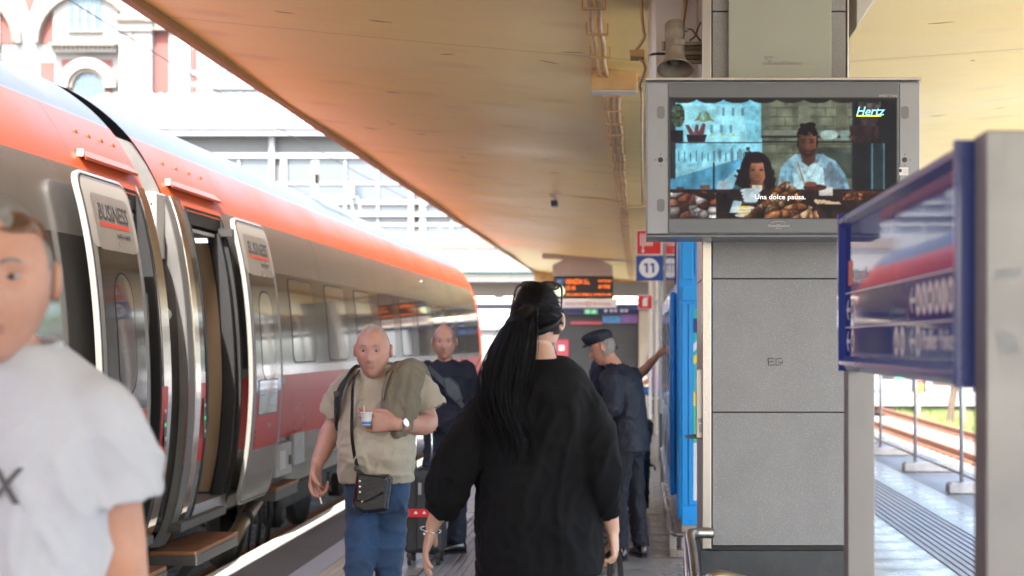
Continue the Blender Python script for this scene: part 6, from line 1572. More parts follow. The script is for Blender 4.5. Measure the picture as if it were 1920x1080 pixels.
MB().lathe([(.0195, .004), (.0195, .0098), (.0165, .0104)], w - u * .023 + nf * .030, nf, 20).build('watch_rim', 'silver', wt)
# jacket slung over his shoulder
jk = thing('folded_jacket', to_world(pA, LA(765, 700)), 'crumpled olive jacket slung over the shoulder of the sand T-shirt', 'jacket')
mb = MB(); PW = lambda px, py, f: to_world(pA, LA(px, py, f))
for i, (x0, x1, yb2, r_) in enumerate(((738, 733, 770, .020), (746, 738, 802, .024), (755, 744, 812, .026), (764, 754, 815, .027), (773, 764, 812, .027), (782, 774, 806, .026), (790, 784, 770, .022), (750, 757, 780, .02))):
    zt = 682 + abs(i - 3) * 3.2; f_ = .012 * (i % 2)
    mb.tube([PW(x0 + 4, 775 - 6 * i, -.165), PW(x0 + 2, 715 + abs(i - 3) * 2, -.135), PW(x0, zt, -.03), PW(x0 - 1, zt + 16, .07 + f_), PW((x0 + x1) / 2 - 1, 742, .150 + f_ - .008 * max(0, i - 4)), PW(x1, 778, .168 + f_ - .012 * max(0, i - 4)), PW(x1 + 2, yb2, .16 + f_ - .016 * max(0, i - 4))], [r_ * .8, r_, r_, r_ * 1.1, r_ * 1.15, r_ * 1.1, r_ * .5], 12, sub=4)
me = remesh(mb, .0075, 3); folds(me, [(.008, (9, 9, 3), 4, True, 0, 3)])
me.materials.clear(); me.materials.append(MATS['cloth_olive']); me.polygons.foreach_set('use_smooth', [True] * len(me.polygons)); me.transform(Matrix.Translation(-org(jk))); me.name = 'cloth'
o_ = bpy.data.objects.new('cloth', me); link(o_, jk)
MB().tube([PW(741, 690, .075), PW(734, 715, .165), PW(731, 745, .19)], .006, 6, sub=4).build('seam', 'cloth_olive', jk, smooth=True)
# backpack with its strap over the other shoulder
bp = thing('backpack', to_world(pA, (0.05, -.3, 1.2)), 'black backpack worn behind the sand T-shirt, one strap in front', 'backpack')
def flat_strap(pts, w, th, name, m, parent, upv, sub=6):
    P = [Vector(p) for p in pts]; Q = []
    for i in range(len(P) - 1):
        p0 = P[max(i - 1, 0)]; p1 = P[i]; p2 = P[i + 1]; p3 = P[min(i + 2, len(P) - 1)]
        for k_ in range(sub):
            t = k_ / sub; Q.append(.5 * ((2 * p1) + (p2 - p0) * t + (2 * p0 - 5 * p1 + 4 * p2 - p3) * t * t + (3 * p1 - p0 - 3 * p2 + p3) * t ** 3))
    Q.append(P[-1]); rings = []
    for i, q in enumerate(Q):
        t = (Q[min(i + 1, len(Q) - 1)] - Q[max(i - 1, 0)]).normalized(); nn = Vector(upv(q)) if callable(upv) else Vector(upv); sd_ = t.cross(nn).normalized(); nn = sd_.cross(t)
        rings.append([q + sd_ * (a * w / 2) + nn * (b * th / 2) for a, b in ((-1, -1), (1, -1), (1, 1), (-1, 1))])
    return MB().loft(rings).build(name, m, parent, bevel=min(w, th) * .25)
cA = to_world(pA, (0, 0, 1.2))
outw = lambda q: (q - Vector((cA.x, cA.y, min(q.z, 1.38)))).normalized()
flat_strap([PW(664, 752, -.17), PW(662, 705, -.14), PW(661, 693, -.05), PW(656, 706, .07), PW(646, 735, .115), PW(641, 762, .105), PW(634, 795, .02), PW(645, 815, -.15)], .052, .014, 'shoulder_strap', 'strap_black', bp, outw)
MB().sphere(to_world(pA, (.02, -.235, 1.20)), (.15, .085, .21), 20, 14).build('pack', 'strap_black', bp, smooth=True)
MB().box(-.02, .02, -.008, .008, -.013, .013, Matrix.Translation(PW(645, 737, .125))).build('buckle', 'black_plastic', bp, bevel=.003)
# leather cross-body bag
bg_ = thing('shoulder_bag', PW(713, 925, .2), 'shiny black leather shoulder bag hanging at the hip of the blue jeans', 'bag')
flat_strap([PW(674, 690, -.02), PW(673, 712, .12), PW(674, 760, .165), PW(675, 810, .185), PW(680, 850, .185), PW(684, 868, .18)], .017, .004, 'strap', 'leather_black', bg_, outw)
flat_strap([PW(742, 880, .16), PW(758, 858, .14), PW(772, 830, .05), PW(770, 790, -.12)], .015, .004, 'strap', 'leather_black', bg_, outw)
def quadring(dep, f0, sc=1.): return [PW(711 + (x - 711) * sc, 915 + (y - 915) * sc, f0 + dep) for x, y in ((685, 872), (700, 884), (742, 882), (748, 892), (741, 948), (700, 954), (680, 945), (676, 936))]
MB().loft([quadring(-.03, .17, .9), quadring(-.012, .17, 1.), quadring(.012, .18, 1.), quadring(.03, .18, .93), quadring(.036, .18, .8)]).build('bag_body', 'leather_black', bg_, smooth=False, bevel=.006)
MB().loft([[PW(x, y, .222) for x, y in ((687, 878), (742, 886), (738, 915), (700, 934), (684, 930))], [PW(x, y, .229) for x, y in ((690, 882), (738, 889), (734, 912), (700, 930), (688, 926))]]).build('flap', 'leather_black', bg_, bevel=.002)
MB().tube([PW(683, 866, .19), PW(686, 874, .20), PW(681, 872, .20), PW(684, 866, .19)], .006, 7, sub=3).build('strap_ring', 'ink', bg_, smooth=True)
for y in (893, 903, 913): MB().sphere(PW(693, y, .231), .0065, 10, 6).build('stud', 'silver', bg_, smooth=True)
MB().sphere(PW(697, 930, .232), .006, 10, 6).build('stud', 'gold', bg_, smooth=True)
# coffee cup
cpos = PW(707, 790, .262); cup = thing('paper_cup', cpos, 'tiny white paper cup with a blue band in the hand of the sand T-shirt man', 'cup')
MB().lathe([(.019, 0), (.019, .001), (.0265, .055), (.0285, .057), (.0265, .059), (.024, .054), (.018, .006), (.001, .005)], cpos - Vector((0, 0, .002)), (0, 0, 1), 24).build('cup_wall', 'cup_white', cup, smooth=True)
MB().lathe([(.0205, .004), (.0222, .017)], cpos - Vector((0, 0, .002)), (0, 0, 1), 24).build('cup_band', 'cup_blue', cup, smooth=True)
MB().tube([cpos + Vector((-.004, 0, .02)), cpos + Vector((-.012, 0, .085))], .0022, 6).build('stirrer', 'cup_white', cup)
tip = J['tips_r'][0][0]; cg = to_world(pA, tip + Vector((-.006, .012, -.006)))
ci = thing('cigarette', cg, 'short lit cigarette between the fingers beside the blue jeans', 'cigarette')
dcg = Vector((.25, -.5, -.45)).normalized()
MB().tube([cg, cg + dcg * .035], .0042, 8).build('paper', 'paper_white', ci); MB().tube([cg - dcg * .02, cg - dcg * .0005], .0043, 8).build('filter', 'ember', ci)
# ---------- woman in black seen from behind
YW = 4.55; sW = F_PX / YW
def LW(px, py, fwd=0.): return Vector(((px - 1003) / sW, fwd, EYE - (py - 640) / sW))
J = dict(head=LW(1006, 601, .02), hpitch=.02, hyaw=-.12, chest=LW(1003, 765, -.0), neck=LW(1013, 690, -.03), pelvis=LW(1005, 1060, 0),
         sh_l=LW(915, 765, -.01), el_l=LW(862, 880, -.03), wr_l=LW(808, 988, .04), hand_l=dict(d=(-.28, .10, -1), n=(.85, .1, -.1), t=(.2, .9, 0), curl=(.22, .25, .30, .35), tc=.1, to=.75, spread=.05, s=.95),
         sh_r=LW(1098, 765, -.01), el_r=LW(1127, 885, -.03), wr_r=LW(1148, 994, .02), hand_r=dict(d=(.10, .05, -1), n=(-.9, .1, -.1), t=(-.3, .8, 0), curl=(.85, .9, .95, 1.0), tc=.7, to=.45, s=.95),
         hip_l=(-.10, 0, .90), kn_l=(-.11, .12, .50), an_l=(-.11, .06, .09), hip_r=(.10, 0, .90), kn_r=(.10, .0, .49), an_r=(.11, -.24, .13))
pW = person('woman in loose black top with long black ponytail walking away', ((1003 - VPX) / sW, YW, 0), 0, J, 'skin_pale', k=1.0, build=.86, eyes=False)
mb = MB()
mb.loft([sup(*c) for c in ((0.01, 0, .865, .196, .135), (0.01, 0, .93, .198, .14), (.008, 0, 1.03, .195, .135), (.006, 0, 1.12, .188, .128), (.006, -.0, 1.22, .184, .125), (.008, -.005, 1.32, .190, .120), (.010, -.012, 1.40, .192, .110), (.012, -.02, 1.455, .178, .096), (.016, -.026, 1.505, .148, .082), (.02, -.03, 1.54, .108, .070), (.022, -.03, 1.553, .085, .062))])
slE = LW(826, 960, .02); srE = LW(1145, 968, .01)
mb.tube([LW(945, 752, -.01), LW(918, 765, -.015), LW(888, 815, -.035), LW(862, 865, -.04), LW(842, 915, -.015), slE], [.060, .066, .074, .076, .070, .052], 20, sub=4)
mb.tube([LW(1075, 748, -.01), LW(1098, 765, -.015), LW(1116, 830, -.035), LW(1129, 890, -.035), LW(1138, 935, -.01), srE], [.058, .062, .062, .058, .05, .038], 20, sub=4)
dl = (slE - LW(842, 915, -.015)).normalized(); dr = (srE - LW(1138, 935, -.01)).normalized()
garment('black_top', 'cloth_black', pW, mb, .0085, [(.012, (4, 4, 1.6), 1, False, .8, 1.6), (.010, (7, 7, 2.2), 3, True, .87, 1.5), (.005, (12, 12, 8), 7, True, .87, 1.5)], [(Vector((0, 0, .865)), Vector((0, 0, -1)), .03, .3), (slE, dl, .02, .09), (srE, dr, .02, .09)])
mb = MB(); mb.loft([sup(0, 0, z, rx, ry) for z, rx, ry in ((.78, .16, .12), (.9, .175, .13), (1.0, .16, .12))])
for s in ('l', 'r'):
    hp, kn, an = Vector(J['hip_' + s]), Vector(J['kn_' + s]), Vector(J['an_' + s])
    mb.tube([hp, (hp + kn) / 2, kn, (kn + an) / 2, an], [.095, .085, .075, .07, .065], 16, sub=4)
garment('trousers', 'cloth_black', pW, mb, .012, [(.006, (6, 6, 8), 3, True, .05, .9)])
for s in ('l', 'r'): shoe(pW, J['an_' + s], 0, .95)
haircap(pW, J, 'hair_black', lambda q: max(min(q.z - .052, .05), min(-q.y + .012, q.z + .030 + q.y * .15 + abs(q.x) * .2, .05)), .010, .0012, f=26)
hl = [J['M'] @ Vector(v) for v in ((.078, .012, .03), (.080, -.022, .012), (.066, -.066, -.012), (.035, -.094, -.030), (.0, -.104, -.036), (-.035, -.094, -.030), (-.066, -.066, -.012), (-.080, -.022, .012), (-.078, .012, .03))]
MB().tube(hl, [.002, .006, .011, .014, .014, .014, .011, .006, .002], 14, sub=5, ell=1.0).build('hairline', 'hair_black', pW, smooth=True)
# ponytail: solid core with many strands
tie = J['M'] @ Vector((-.006, -.103, .028))
core = [tie + Vector((.004, .035, .012)), tie + Vector((0, -.022, .004)), LW(984, 606, -.125), LW(968, 650, -.118), LW(954, 700, -.13), LW(950, 745, -.155), LW(958, 790, -.16), LW(970, 820, -.155)]
hr = MB(); hr.tube(core, [.016, .024, .046, .064, .068, .054, .030, .006], 20, sub=5, ell=.55, ref=(0, 1, 0))
me = remesh(hr, .007, 4); folds(me, [(.0012, (30, 14, 2.2), 2, True, 0, 3)])
me.materials.clear(); me.materials.append(MATS['hair_black']); me.polygons.foreach_set('use_smooth', [True] * len(me.polygons)); me.name = 'ponytail'
pt = bpy.data.objects.new('ponytail', me); link(pt, pW)
rg = random.Random(5); mb = MB()
for i in range(1900):
    a = rg.uniform(0, 6.28); q = rg.random() ** .5; end = rg.uniform(.72, 1.08); wob = Vector((rg.gauss(0, .007), rg.gauss(0, .005), 0))
    pts = []
    for j, (c, r) in enumerate(zip(core[1:], (.026, .047, .065, .070, .060, .042, .024))):
        pts.append(c + Vector((r * q * math.cos(a + .10 * j), r * q * .62 * math.sin(a + .10 * j), 0)) + wob * j * .5)
    n_ = max(4, int(len(pts) * min(1., end))); pts = pts[:n_]
    if n_ == 7 and rg.random() < .5: pts.append(pts[-1] + Vector((rg.gauss(.005, .012), rg.gauss(0, .01), -rg.uniform(.02, .07))))
    mb.tube(pts, [.0009] * (len(pts) - 1) + [.0002], 3, caps=False, sub=3)
for i in range(900):   # combed hair on the head toward the tie
    th = rg.uniform(-2.6, .9) if i % 2 else rg.uniform(-1.6, 1.6); ph = rg.uniform(.0, 1.25)
    st = Vector((math.sin(th) * math.cos(ph) * .084, -math.cos(th) * math.cos(ph) * .09 + .01, math.sin(ph) * .124 - .02))
    if th > 1.6 or th < -1.6: continue
    if st.z < -.03 and abs(st.x) > .05: continue
    pts = []
    for t in np.linspace(0, 1, 6):
        v = st.lerp(Vector((-.004, -.100, .03)), float(t)); e = Vector((v.x / .0875, v.y / .108, v.z / .1285)); L = e.length
        if L < 1.0: v = v / max(L, .35) if L > .35 else v
        pts.append(J['M'] @ v)
    mb.tube(pts, .0008, 3, caps=False, sub=2)
mb.build('hair_strands', 'hair_black', pt, smooth=True, recalc=False)
for i in range(9):   # loose wisps at the nape
    a = J['M'] @ Vector((.02 + i * .005, -.07 + i * .006, -.07)); MB().tube([a, a + Vector((rg.uniform(-.005, .012), -.006, -.03)), a + Vector((rg.uniform(-.005, .025), -.008, -.055)), a + Vector((rg.uniform(-.01, .045), -.006, -.07))], [.0012, .001, .0008, .0004], 4, sub=3).build('hair_wisp', 'hair_black', pt, smooth=True)
MB().tube([tie + Vector((.027 * math.cos(a), -.004, .022 * math.sin(a))) for a in np.linspace(0, 6.28, 15)], .006, 8).build('hair_tie', 'hair_black', pW, smooth=True)
sunglasses('brown tortoiseshell sunglasses pushed up on the black haired head', pW, J, .106, .052, .95, 'tortoise', 'lens_brown', .074)
w = Vector(J['wr_l']); u = (w - Vector(J['el_l'])).normalized(); s1 = u.orthogonal().normalized(); s2 = u.cross(s1)
br = MB().tube([w + u * .018 + u * (.012 * math.sin(a)) + (s1 * math.cos(a) + s2 * math.sin(a)) * .033 for a in np.linspace(0, 2 * math.pi, 21)], .0022, 7).build('bracelet', 'silver', pW, smooth=True)
MB().sphere(w + u * .03 + Vector((-.01, -.034, 0)), .006, 10, 6).build('bracelet_bead', 'silver', br, smooth=True)
# handbag with two strap handles
hbp = to_world(pW, Vector(J['wr_r']) + Vector((.0, .02, -.42)))
hb_ = thing('handbag', hbp, 'black handbag hanging by its strap handles from the woman in black', 'bag')
hp_ = to_world(pW, Vector(J['wr_r']) + Vector((.004, .0, -.085)))
for dy in (-.03, .03): flat_strap([hp_ + Vector((-.03 if dy > 0 else -.012, dy * 2, -.26)), hp_ + Vector((-.014, dy, -.1)), hp_ + Vector((-.006, 0, .0)), hp_ + Vector((.016, 0, -.002)), hp_ + Vector((.026, dy, -.1)), hp_ + Vector((.045, dy * 2, -.26))], .018, .006, 'handle', 'strap_black', hb_, (0, -1, .01))
MB().loft([[hp_ + Vector((x * s, y * s, z)) for x, y in ((-.09, -.06), (.11, -.06), (.13, 0), (.11, .06), (-.09, .06), (-.11, 0))] for z, s in ((-.56, .95), (-.5, 1.05), (-.4, 1.05), (-.27, .92), (-.25, .7))]).build('bag_body', 'leather_black', hb_, bevel=.008)
# ---------- tall man in white T-shirt close to the camera
YM = 2.54; sM = F_PX / YM
def LM(px, py, fwd=0.): return Vector((-(px - 2) / sM, fwd, EYE - (py - 640) / sM))
J = dict(head=LM(22, 522, .05), hyaw=.45, hpitch=-.03, chest=LM(2, 850, -.0), neck=LM(6, 690, -.03), pelvis=(0, 0, .98),
         sh_l=LM(190, 782, -.01), el_l=LM(212, 1062, -.05), wr_l=(-.24, .10, .96), hand_l=dict(d=(0, .3, -1), n=(.9, .1, 0), t=(0, 1, 0), curl=(.5, .55, .6, .6)),
         sh_r=LM(-190, 782, -.01), el_r=LM(-245, 1062, -.05), wr_r=(.26, .08, .94), hand_r=dict(d=(0, .2, -1), n=(-.9, .1, 0), t=(0, 1, 0), curl=(.5, .55, .6, .6)),
         hip_l=(-.10, 0, .95), kn_l=(-.11, .10, .52), an_l=(-.11, .02, .09), hip_r=(.10, 0, .95), kn_r=(.11, .0, .52), an_r=(.11, -.24, .13))
pM = person('tall man in white T-shirt close by, walking toward the camera', ((2 - VPX) / sM, YM, 0), math.pi - .12, J, 'skin_light', k=1.04, build=1.12, headscale=1.14)
haircap(pM, J, 'hair_grey', lambda q: max(min(q.z - .072, .05), min(-q.y + .022, q.z + .05 - max(0, q.y) * 2, .05)), .0032, .0014, f=70.)
brows(pM, J, 'hair_grey')
mb = MB()
mb.loft([sup(*c) for c in ((0, .01, .93, .20, .14), (0, .01, 1.05, .205, .15), (0, .01, 1.2, .208, .148), (0, .005, 1.33, .212, .14), (0, -.01, 1.43, .218, .128), (0, -.02, 1.5, .205, .115), (0, -.025, 1.545, .165, .100), (0, -.025, 1.578, .118, .090), (0, -.025, 1.595, .092, .080))])
slE = LM(216, 940, -.03)
for sg_ in (1, -1):
    f = lambda px, py, fw: Vector((LM(px, py, fw).x * (1 if sg_ > 0 else -1), fw, LM(px, py, fw).z))
    e = f(216, 940, -.03); mb.tube([f(115, 765, -.01), f(172, 778, -.012), f(204, 850, -.02), e], [.070, .075, .078, .081], 20, sub=4)
dl = (slE - LM(204, 850, -.02)).normalized(); m_ = Vector((-slE.x, slE.y, slE.z)); dm = Vector((-dl.x, dl.y, dl.z))
ts = garment('t_shirt', 'cloth_white', pM, mb, .0085, [(.008, (4, 4, 2.4), 1, False, .9, 1.6), (.008, (6, 6, 3), 2, True, .9, 1.5), (.004, (11, 11, 7), 9, True, .9, 1.5)], [(Vector((0, 0, .93)), Vector((0, 0, -1)), .03, .3), (slE, dl, .02, .11), (m_, dm, .02, .11)])
MB().tube([Vector((.090 * math.cos(a), -.02 + .074 * math.sin(a), 1.588 - .014 * math.sin(a))) for a in np.linspace(0, 2 * math.pi, 25)], .009, 8).build('collar', 'cloth_white', pM, smooth=True)
text('chest_lettering', 'A/X', .085, 'shirt_print', pM, (-.056, .158, 1.353), xd=(-1, -.10, 0), up=(0, -.08, 1), shear=0, weight=.001, sx=.85)
from mathutils.bvhtree import BVHTree
bvh = BVHTree.FromPolygons([v.co for v in ts.data.vertices], [tuple(p.vertices) for p in ts.data.polygons])
for p in pM.children:
    if p.name.startswith('chest_lettering'):      # lay the print on the cloth
        for v in p.data.vertices:
            h = bvh.ray_cast(Vector((v.co.x, .5, v.co.z)), Vector((0, -1, 0)))
            if h[0] is not None: v.co = h[0] + Vector((0, .006, 0))
mb = MB(); mb.loft([sup(0, 0, z, rx, ry) for z, rx, ry in ((.84, .17, .12), (.95, .18, .13), (1.05, .175, .13))])
for s in ('l', 'r'):
    hp, kn, an = Vector(J['hip_' + s]), Vector(J['kn_' + s]), Vector(J['an_' + s]); mb.tube([hp, (hp + kn) / 2, kn, (kn + an) / 2, an], [.10, .09, .08, .075, .07], 14, sub=3)
garment('trousers', 'denim_dark', pM, mb, .014, [(.006, (6, 6, 8), 3, True, .05, .9)])
for s in ('l', 'r'): shoe(pM, J['an_' + s], 0, 1.08)
sunglasses('brown sunglasses pushed up on the grey haired head', pM, J, .088, .062, .75, 'sunglass_brown', 'lens_brown', .078)
# ---------- man in navy sweater with suitcase
YN2 = 10.8; sN = F_PX / YN2
def LN(px, py, fwd=0.): return Vector((-(px - 836) / sN, fwd, EYE - (py - 640) / sN))
J = dict(head=LN(835, 640, .05), hyaw=.1, hpitch=-.05, chest=LN(836, 720, 0), neck=LN(836, 678, -.01), pelvis=LN(836, 810, 0),
         sh_r=LN(796, 694, 0), el_r=LN(782, 755, -.06), wr_r=LN(808, 788, .22), hand_r=dict(d=(-.25, .9, -.1), n=(-.3, 0, -.9), t=(-1, 0, .3), curl=(.8, .85, .9, .9)),
         sh_l=LN(876, 694, 0), el_l=LN(890, 755, -.06), wr_l=LN(885, 810, .05), hand_l=dict(d=(0, .2, -1), n=(.9, .1, 0), t=(0, 1, 0)),
         hip_r=LN(817, 830, 0), kn_r=LN(812, 925, .05), an_r=(.10, -.16, .12), hip_l=LN(855, 830, 0), kn_l=LN(862, 925, .10), an_l=LN(857, 1016, .06))
J['an_l'].z = .085
pN = person('bald man in navy sweater and jeans behind the sand T-shirt man', ((836 - VPX) / sN, YN2, 0), math.pi, J, 'skin_pink', k=.99, build=1.05, headscale=1.1)
haircap(pN, J, 'hair_grey', lambda q: min(max(min(-q.y - .01, q.z + .05, .05), min(abs(q.x) - .066, q.z + .0, .02)), .055 - q.z), .003, .001)
brows(pN, J, 'hair_grey')
mb = MB(); mb.loft([sup(*c) for c in ((0, .01, .90, .175, .125), (0, .02, 1.0, .18, .14), (0, .02, 1.12, .18, .142), (0, 0, 1.26, .182, .13), (0, -.01, 1.36, .18, .112), (0, -.02, 1.41, .14, .09), (0, -.015, 1.46, .075, .068))])
for s in ('r', 'l'):
    sh, el, wr = (Vector(J[q + s]) for q in ('sh_', 'el_', 'wr_')); mb.tube([sh * .7 + Vector(J['chest']) * .3, sh, el, el + (wr - el) * .85], [.065, .07, .06, .042], 16, sub=4)
garment('sweater', 'cloth_navy', pN, mb, .011, [(.010, (6, 6, 6), 1, True, .9, 1.5)])
mb = MB(); mb.loft([sup(0, 0, z, rx, ry) for z, rx, ry in ((.78, .155, .115), (.88, .17, .125), (.94, .165, .125))])
for s in ('r', 'l'):
    hp, kn, an = Vector(J['hip_' + s]), Vector(J['kn_' + s]), Vector(J['an_' + s]); mb.tube([hp, (hp + kn) / 2, kn, (kn + an) / 2, an + Vector((0, 0, .0))], [.09, .086, .076, .07, .072], 16, sub=4)
garment('jeans', 'denim_dark', pN, mb, .011, [(.008, (6, 6, 9), 3, True, .05, .9)])
shoe(pN, J['an_l'], -1.25, 1.05); shoe(pN, J['an_r'], 0, 1.05)
bb = thing('sling_bag', to_world(pN, LN(850, 730, .15)), 'slate grey sling bag across the navy sweater', 'bag')
PN = lambda px, py, f: to_world(pN, LN(px, py, f))
cN = to_world(pN, (0, 0, 1.2)); outn = lambda q: (q - Vector((cN.x, cN.y, min(q.z, 1.36)))).normalized()
flat_strap([PN(802, 684, -.06), PN(806, 690, .06), PN(828, 708, .14), PN(850, 730, .17), PN(870, 758, .14), PN(880, 775, .02)], .04, .008, 'strap', 'grey_bag', bb, outn)
MB().loft([[PN(852 + (x - 852) * s, 730 + (y - 730) * s, .16 + d) for x, y in ((835, 708), (850, 706), (866, 722), (873, 748), (862, 756), (843, 738))] for d, s in ((-.02, .85), (.0, 1.), (.03, 1.), (.05, .8))]).build('pouch', 'grey_bag', bb, bevel=.01)
MB().tube([PN(842, 718, .205), PN(862, 742, .205)], .004, 6).build('zip', 'silver', bb)
# suitcase in front of him
SYc = 10.12; a = at(757, 885, SYc); b = at(829, 1056, SYc)
sc_ = thing('black_suitcase', ((a.x + b.x) / 2, SYc + .1, 0), 'black upright suitcase with a red luggage belt and wheels', 'suitcase')
z0, z1 = .07, a.z
box('shell', 'case_black', a.x, b.x, SYc, SYc + .27, z0 + .02, z1, sc_, bevel=.03, seg=4)
box('front_pocket', 'case_black', a.x + .09, b.x - .015, SYc - .02, SYc - .0008, z0 + .05, z1 - .03, sc_, bevel=.018, seg=3)
bt = box('luggage_belt', 'belt_red', a.x - .004, b.x + .004, SYc - .026, SYc + .276, at(0, 969, SYc).z, at(0, 954, SYc).z, sc_, bevel=.003)
for i in range(5):
    x = a.x + .03 + i * .06; zc = at(0, 961.5, SYc).z
    MB().prism([(x - .012, zc - .004), (x + .012, zc - .004), (x + .012, zc + .004), (x + .004, zc + .004), (x + .004, zc + .014), (x - .004, zc + .014), (x - .004, zc + .004), (x - .012, zc + .004)], SYc - .0285, SYc - .0262).build('belt_print', 'white_print', bt)
lk = box('lock_plate', 'grey_print', a.x + .105, a.x + .128, SYc - .024, SYc - .0203, z1 - .16, z1 - .075, sc_, bevel=.004)
MB().sphere((a.x + .115, SYc - .0245, z1 - .145), .004, 8, 5).build('lock_button', 'sign_red', lk)
for x in (a.x + .055, a.x + .17): MB().tube([(x, SYc + .2, z1 - .02), (x, SYc + .2, 1.04)], .008, 8).build('pull_rod', 'silver', sc_, smooth=True)
MB().tube([(a.x + .05, SYc + .2, 1.045), (a.x + .175, SYc + .2, 1.045)], .013, 8).build('pull_grip', 'black_plastic', sc_, smooth=True)
MB().tube([(a.x + .08, SYc + .13, z1 - .002), (a.x + .1, SYc + .13, z1 + .012), (a.x + .17, SYc + .13, z1 + .012), (a.x + .19, SYc + .13, z1 - .002)], .008, 8, sub=3).build('top_handle', 'black_rubber', sc_, smooth=True)
for x in (a.x + .035, b.x - .035):
    for y in (SYc + .03, SYc + .23):
        f = MB().box(x - .018, x + .018, y - .02, y + .02, .055, .092).build('wheel_fork', 'black_plastic', sc_, bevel=.004)
        MB().lathe([(.028, -.011), (.030, -.008), (.030, .008), (.028, .011)], (x, y + .006, .0305), (1, 0, 0), 18).build('wheel', 'black_rubber', f, smooth=False)
# ---------- man in navy suit and cap
YU = 10.5; sU = F_PX / YU; yU = R(72)
oU = Vector(((1168 - VPX) / sU, YU, 0)); RU = Matrix.Rotation(yU, 4, 'Z')
def LU(px, py, dep=0.):
    w_ = at(px, py, YU + dep); return RU.inverted() @ (w_ - oU)
J = dict(head=LU(1130, 652, .02), hyaw=.25, hpitch=-.30, chest=LU(1168, 725, 0), neck=LU(1152, 688, 0), pelvis=LU(1176, 830, 0),
         sh_l=LU(1142, 712, -.17), el_l=LU(1150, 765, -.24), wr_l=LU(1098, 775, -.16), hand_l=dict(d=(.15, .95, .1), n=(.9, 0, 0), t=(0, 0, 1), curl=(.8, .85, .9, .95)),
         sh_r=LU(1184, 710, .17), el_r=LU(1180, 770, .22), wr_r=LU(1110, 775, .12), hand_r=dict(d=(-.15, .95, .1), n=(-.9, 0, 0), t=(0, 0, 1), curl=(.8, .85, .9, .95)),
         hip_l=LU(1168, 840, -.09), kn_l=LU(1160, 935, -.10), an_l=LU(1161, 1020, -.10), hip_r=LU(1184, 840, .09), kn_r=LU(1193, 935, .10), an_r=LU(1202, 1020, .06))
J['an_l'].z = J['an_r'].z = .09
pU = person('man in navy suit and flat cap looking down beside the blue kiosk', tuple(oU), yU, J, 'skin_light', k=1.0, build=1.05)
haircap(pU, J, 'hair_grey', lambda q: max(min(q.z - .05, .05), min(-q.y - .0, q.z + .06, .05)), .006, .002)
M = J['M']
rings = [[M @ Vector((r * .9 * math.cos(t), .012 + r * 1.12 * math.sin(t) + sh_, z)) for t in np.linspace(0, 2 * math.pi, 25)[:-1]] for r, z, sh_ in ((.088, .045, 0), (.094, .062, .0), (.101, .085, .004), (.098, .112, .010), (.075, .130, .014), (.03, .138, .014))]
cap_ = MB().loft(rings).build('cap', 'suit_navy', pU, smooth=True)
MB().loft([[M @ Vector((.075 * math.cos(t) * sx_, .085 + y_ + .05 * math.sin(t), z_)) for t in np.linspace(0, math.pi, 12)] for sx_, y_, z_ in ((1, 0, .056), (.98, .012, .046), (.98, .012, .043), (1., 0, .050))], caps=False, closed=False).build('cap_peak', 'suit_navy', cap_, smooth=True)
mb = MB()
def tor(px, py, rx, ry): c = LU(px, py); return sup(c.x, c.y, c.z, rx, ry)
mb.loft([tor(1182, 846, .19, .135), tor(1180, 820, .19, .135), tor(1176, 780, .182, .132), tor(1172, 745, .19, .132), tor(1168, 715, .19, .12), tor(1164, 700, .165, .10), tor(1158, 690, .10, .08), tor(1153, 682, .075, .07)])
for s in ('l', 'r'):
    sh, el, wr = (Vector(J[q + s]) for q in ('sh_', 'el_', 'wr_')); mb.tube([sh * .7 + Vector(J['chest']) * .3, sh, el, el + (wr - el) * .9], [.07, .078, .066, .052], 16, sub=4)
garment('suit_jacket', 'suit_navy', pU, mb, .011, [(.008, (5, 5, 4), 1, True, .8, 1.5), (.005, (11, 11, 11), 5, True, .8, 1.5)])
mb = MB(); c = LU(1178, 835); mb.loft([sup(c.x, c.y, z, rx, ry) for z, rx, ry in ((.76, .15, .115), (.86, .165, .125), (.95, .16, .12))])
for s in ('l', 'r'):
    hp, kn, an = Vector(J['hip_' + s]), Vector(J['kn_' + s]), Vector(J['an_' + s]); mb.tube([hp, (hp + kn) / 2, kn, (kn + an) / 2, an - Vector((0, 0, .015))], [.09, .078, .066, .060, .062], 16, sub=4)
garment('trousers', 'trouser_dark', pU, mb, .011, [(.010, (7, 7, 3), 3, True, .05, .9), (.006, (4, 4, 14), 6, True, .03, .4)])
shoe(pU, J['an_l'], -.6, 1.08); shoe(pU, J['an_r'], -.9, 1.08)
# ---------- person touching the kiosk screen
YK = 12.55; sK = F_PX / YK; yK = R(-80); oK = Vector(((1130 - VPX) / sK, YK, 0)); RK = Matrix.Rotation(yK, 4, 'Z')
def LK(px, py, dep=0.): return RK.inverted() @ (at(px, py, YK + dep) - oK)
J = dict(head=LK(1134, 645, 0), hpitch=0, chest=LK(1130, 705, 0), neck=LK(1131, 672, 0), pelvis=LK(1128, 790, 0),
         sh_r=LK(1140, 684, -.16), el_r=LK(1196, 706, -.14), wr_r=LK(1233, 667, -.08), hand_r=dict(d=(0.05, .72, .62), n=(-.55, .2, -.6), t=(-.6, 0, .6), curl=(.08, .75, .85, .9), s=1.0, to=.6, tc=.4),
         sh_l=LK(1132, 684, .16), el_l=LK(1130, 735, .22), wr_l=LK(1140, 780, .2), hand_l=dict(d=(0, .2, -1), n=(.9, 0, 0), t=(0, 1, 0)),
         hip_l=LK(1126, 800, .09), kn_l=LK(1126, 890, .09), an_l=LK(1126, 960, .09), hip_r=LK(1130, 800, -.09), kn_r=LK(1132, 890, -.09), an_r=LK(1132, 960, -.09))
J['an_l'].z = J['an_r'].z = .09
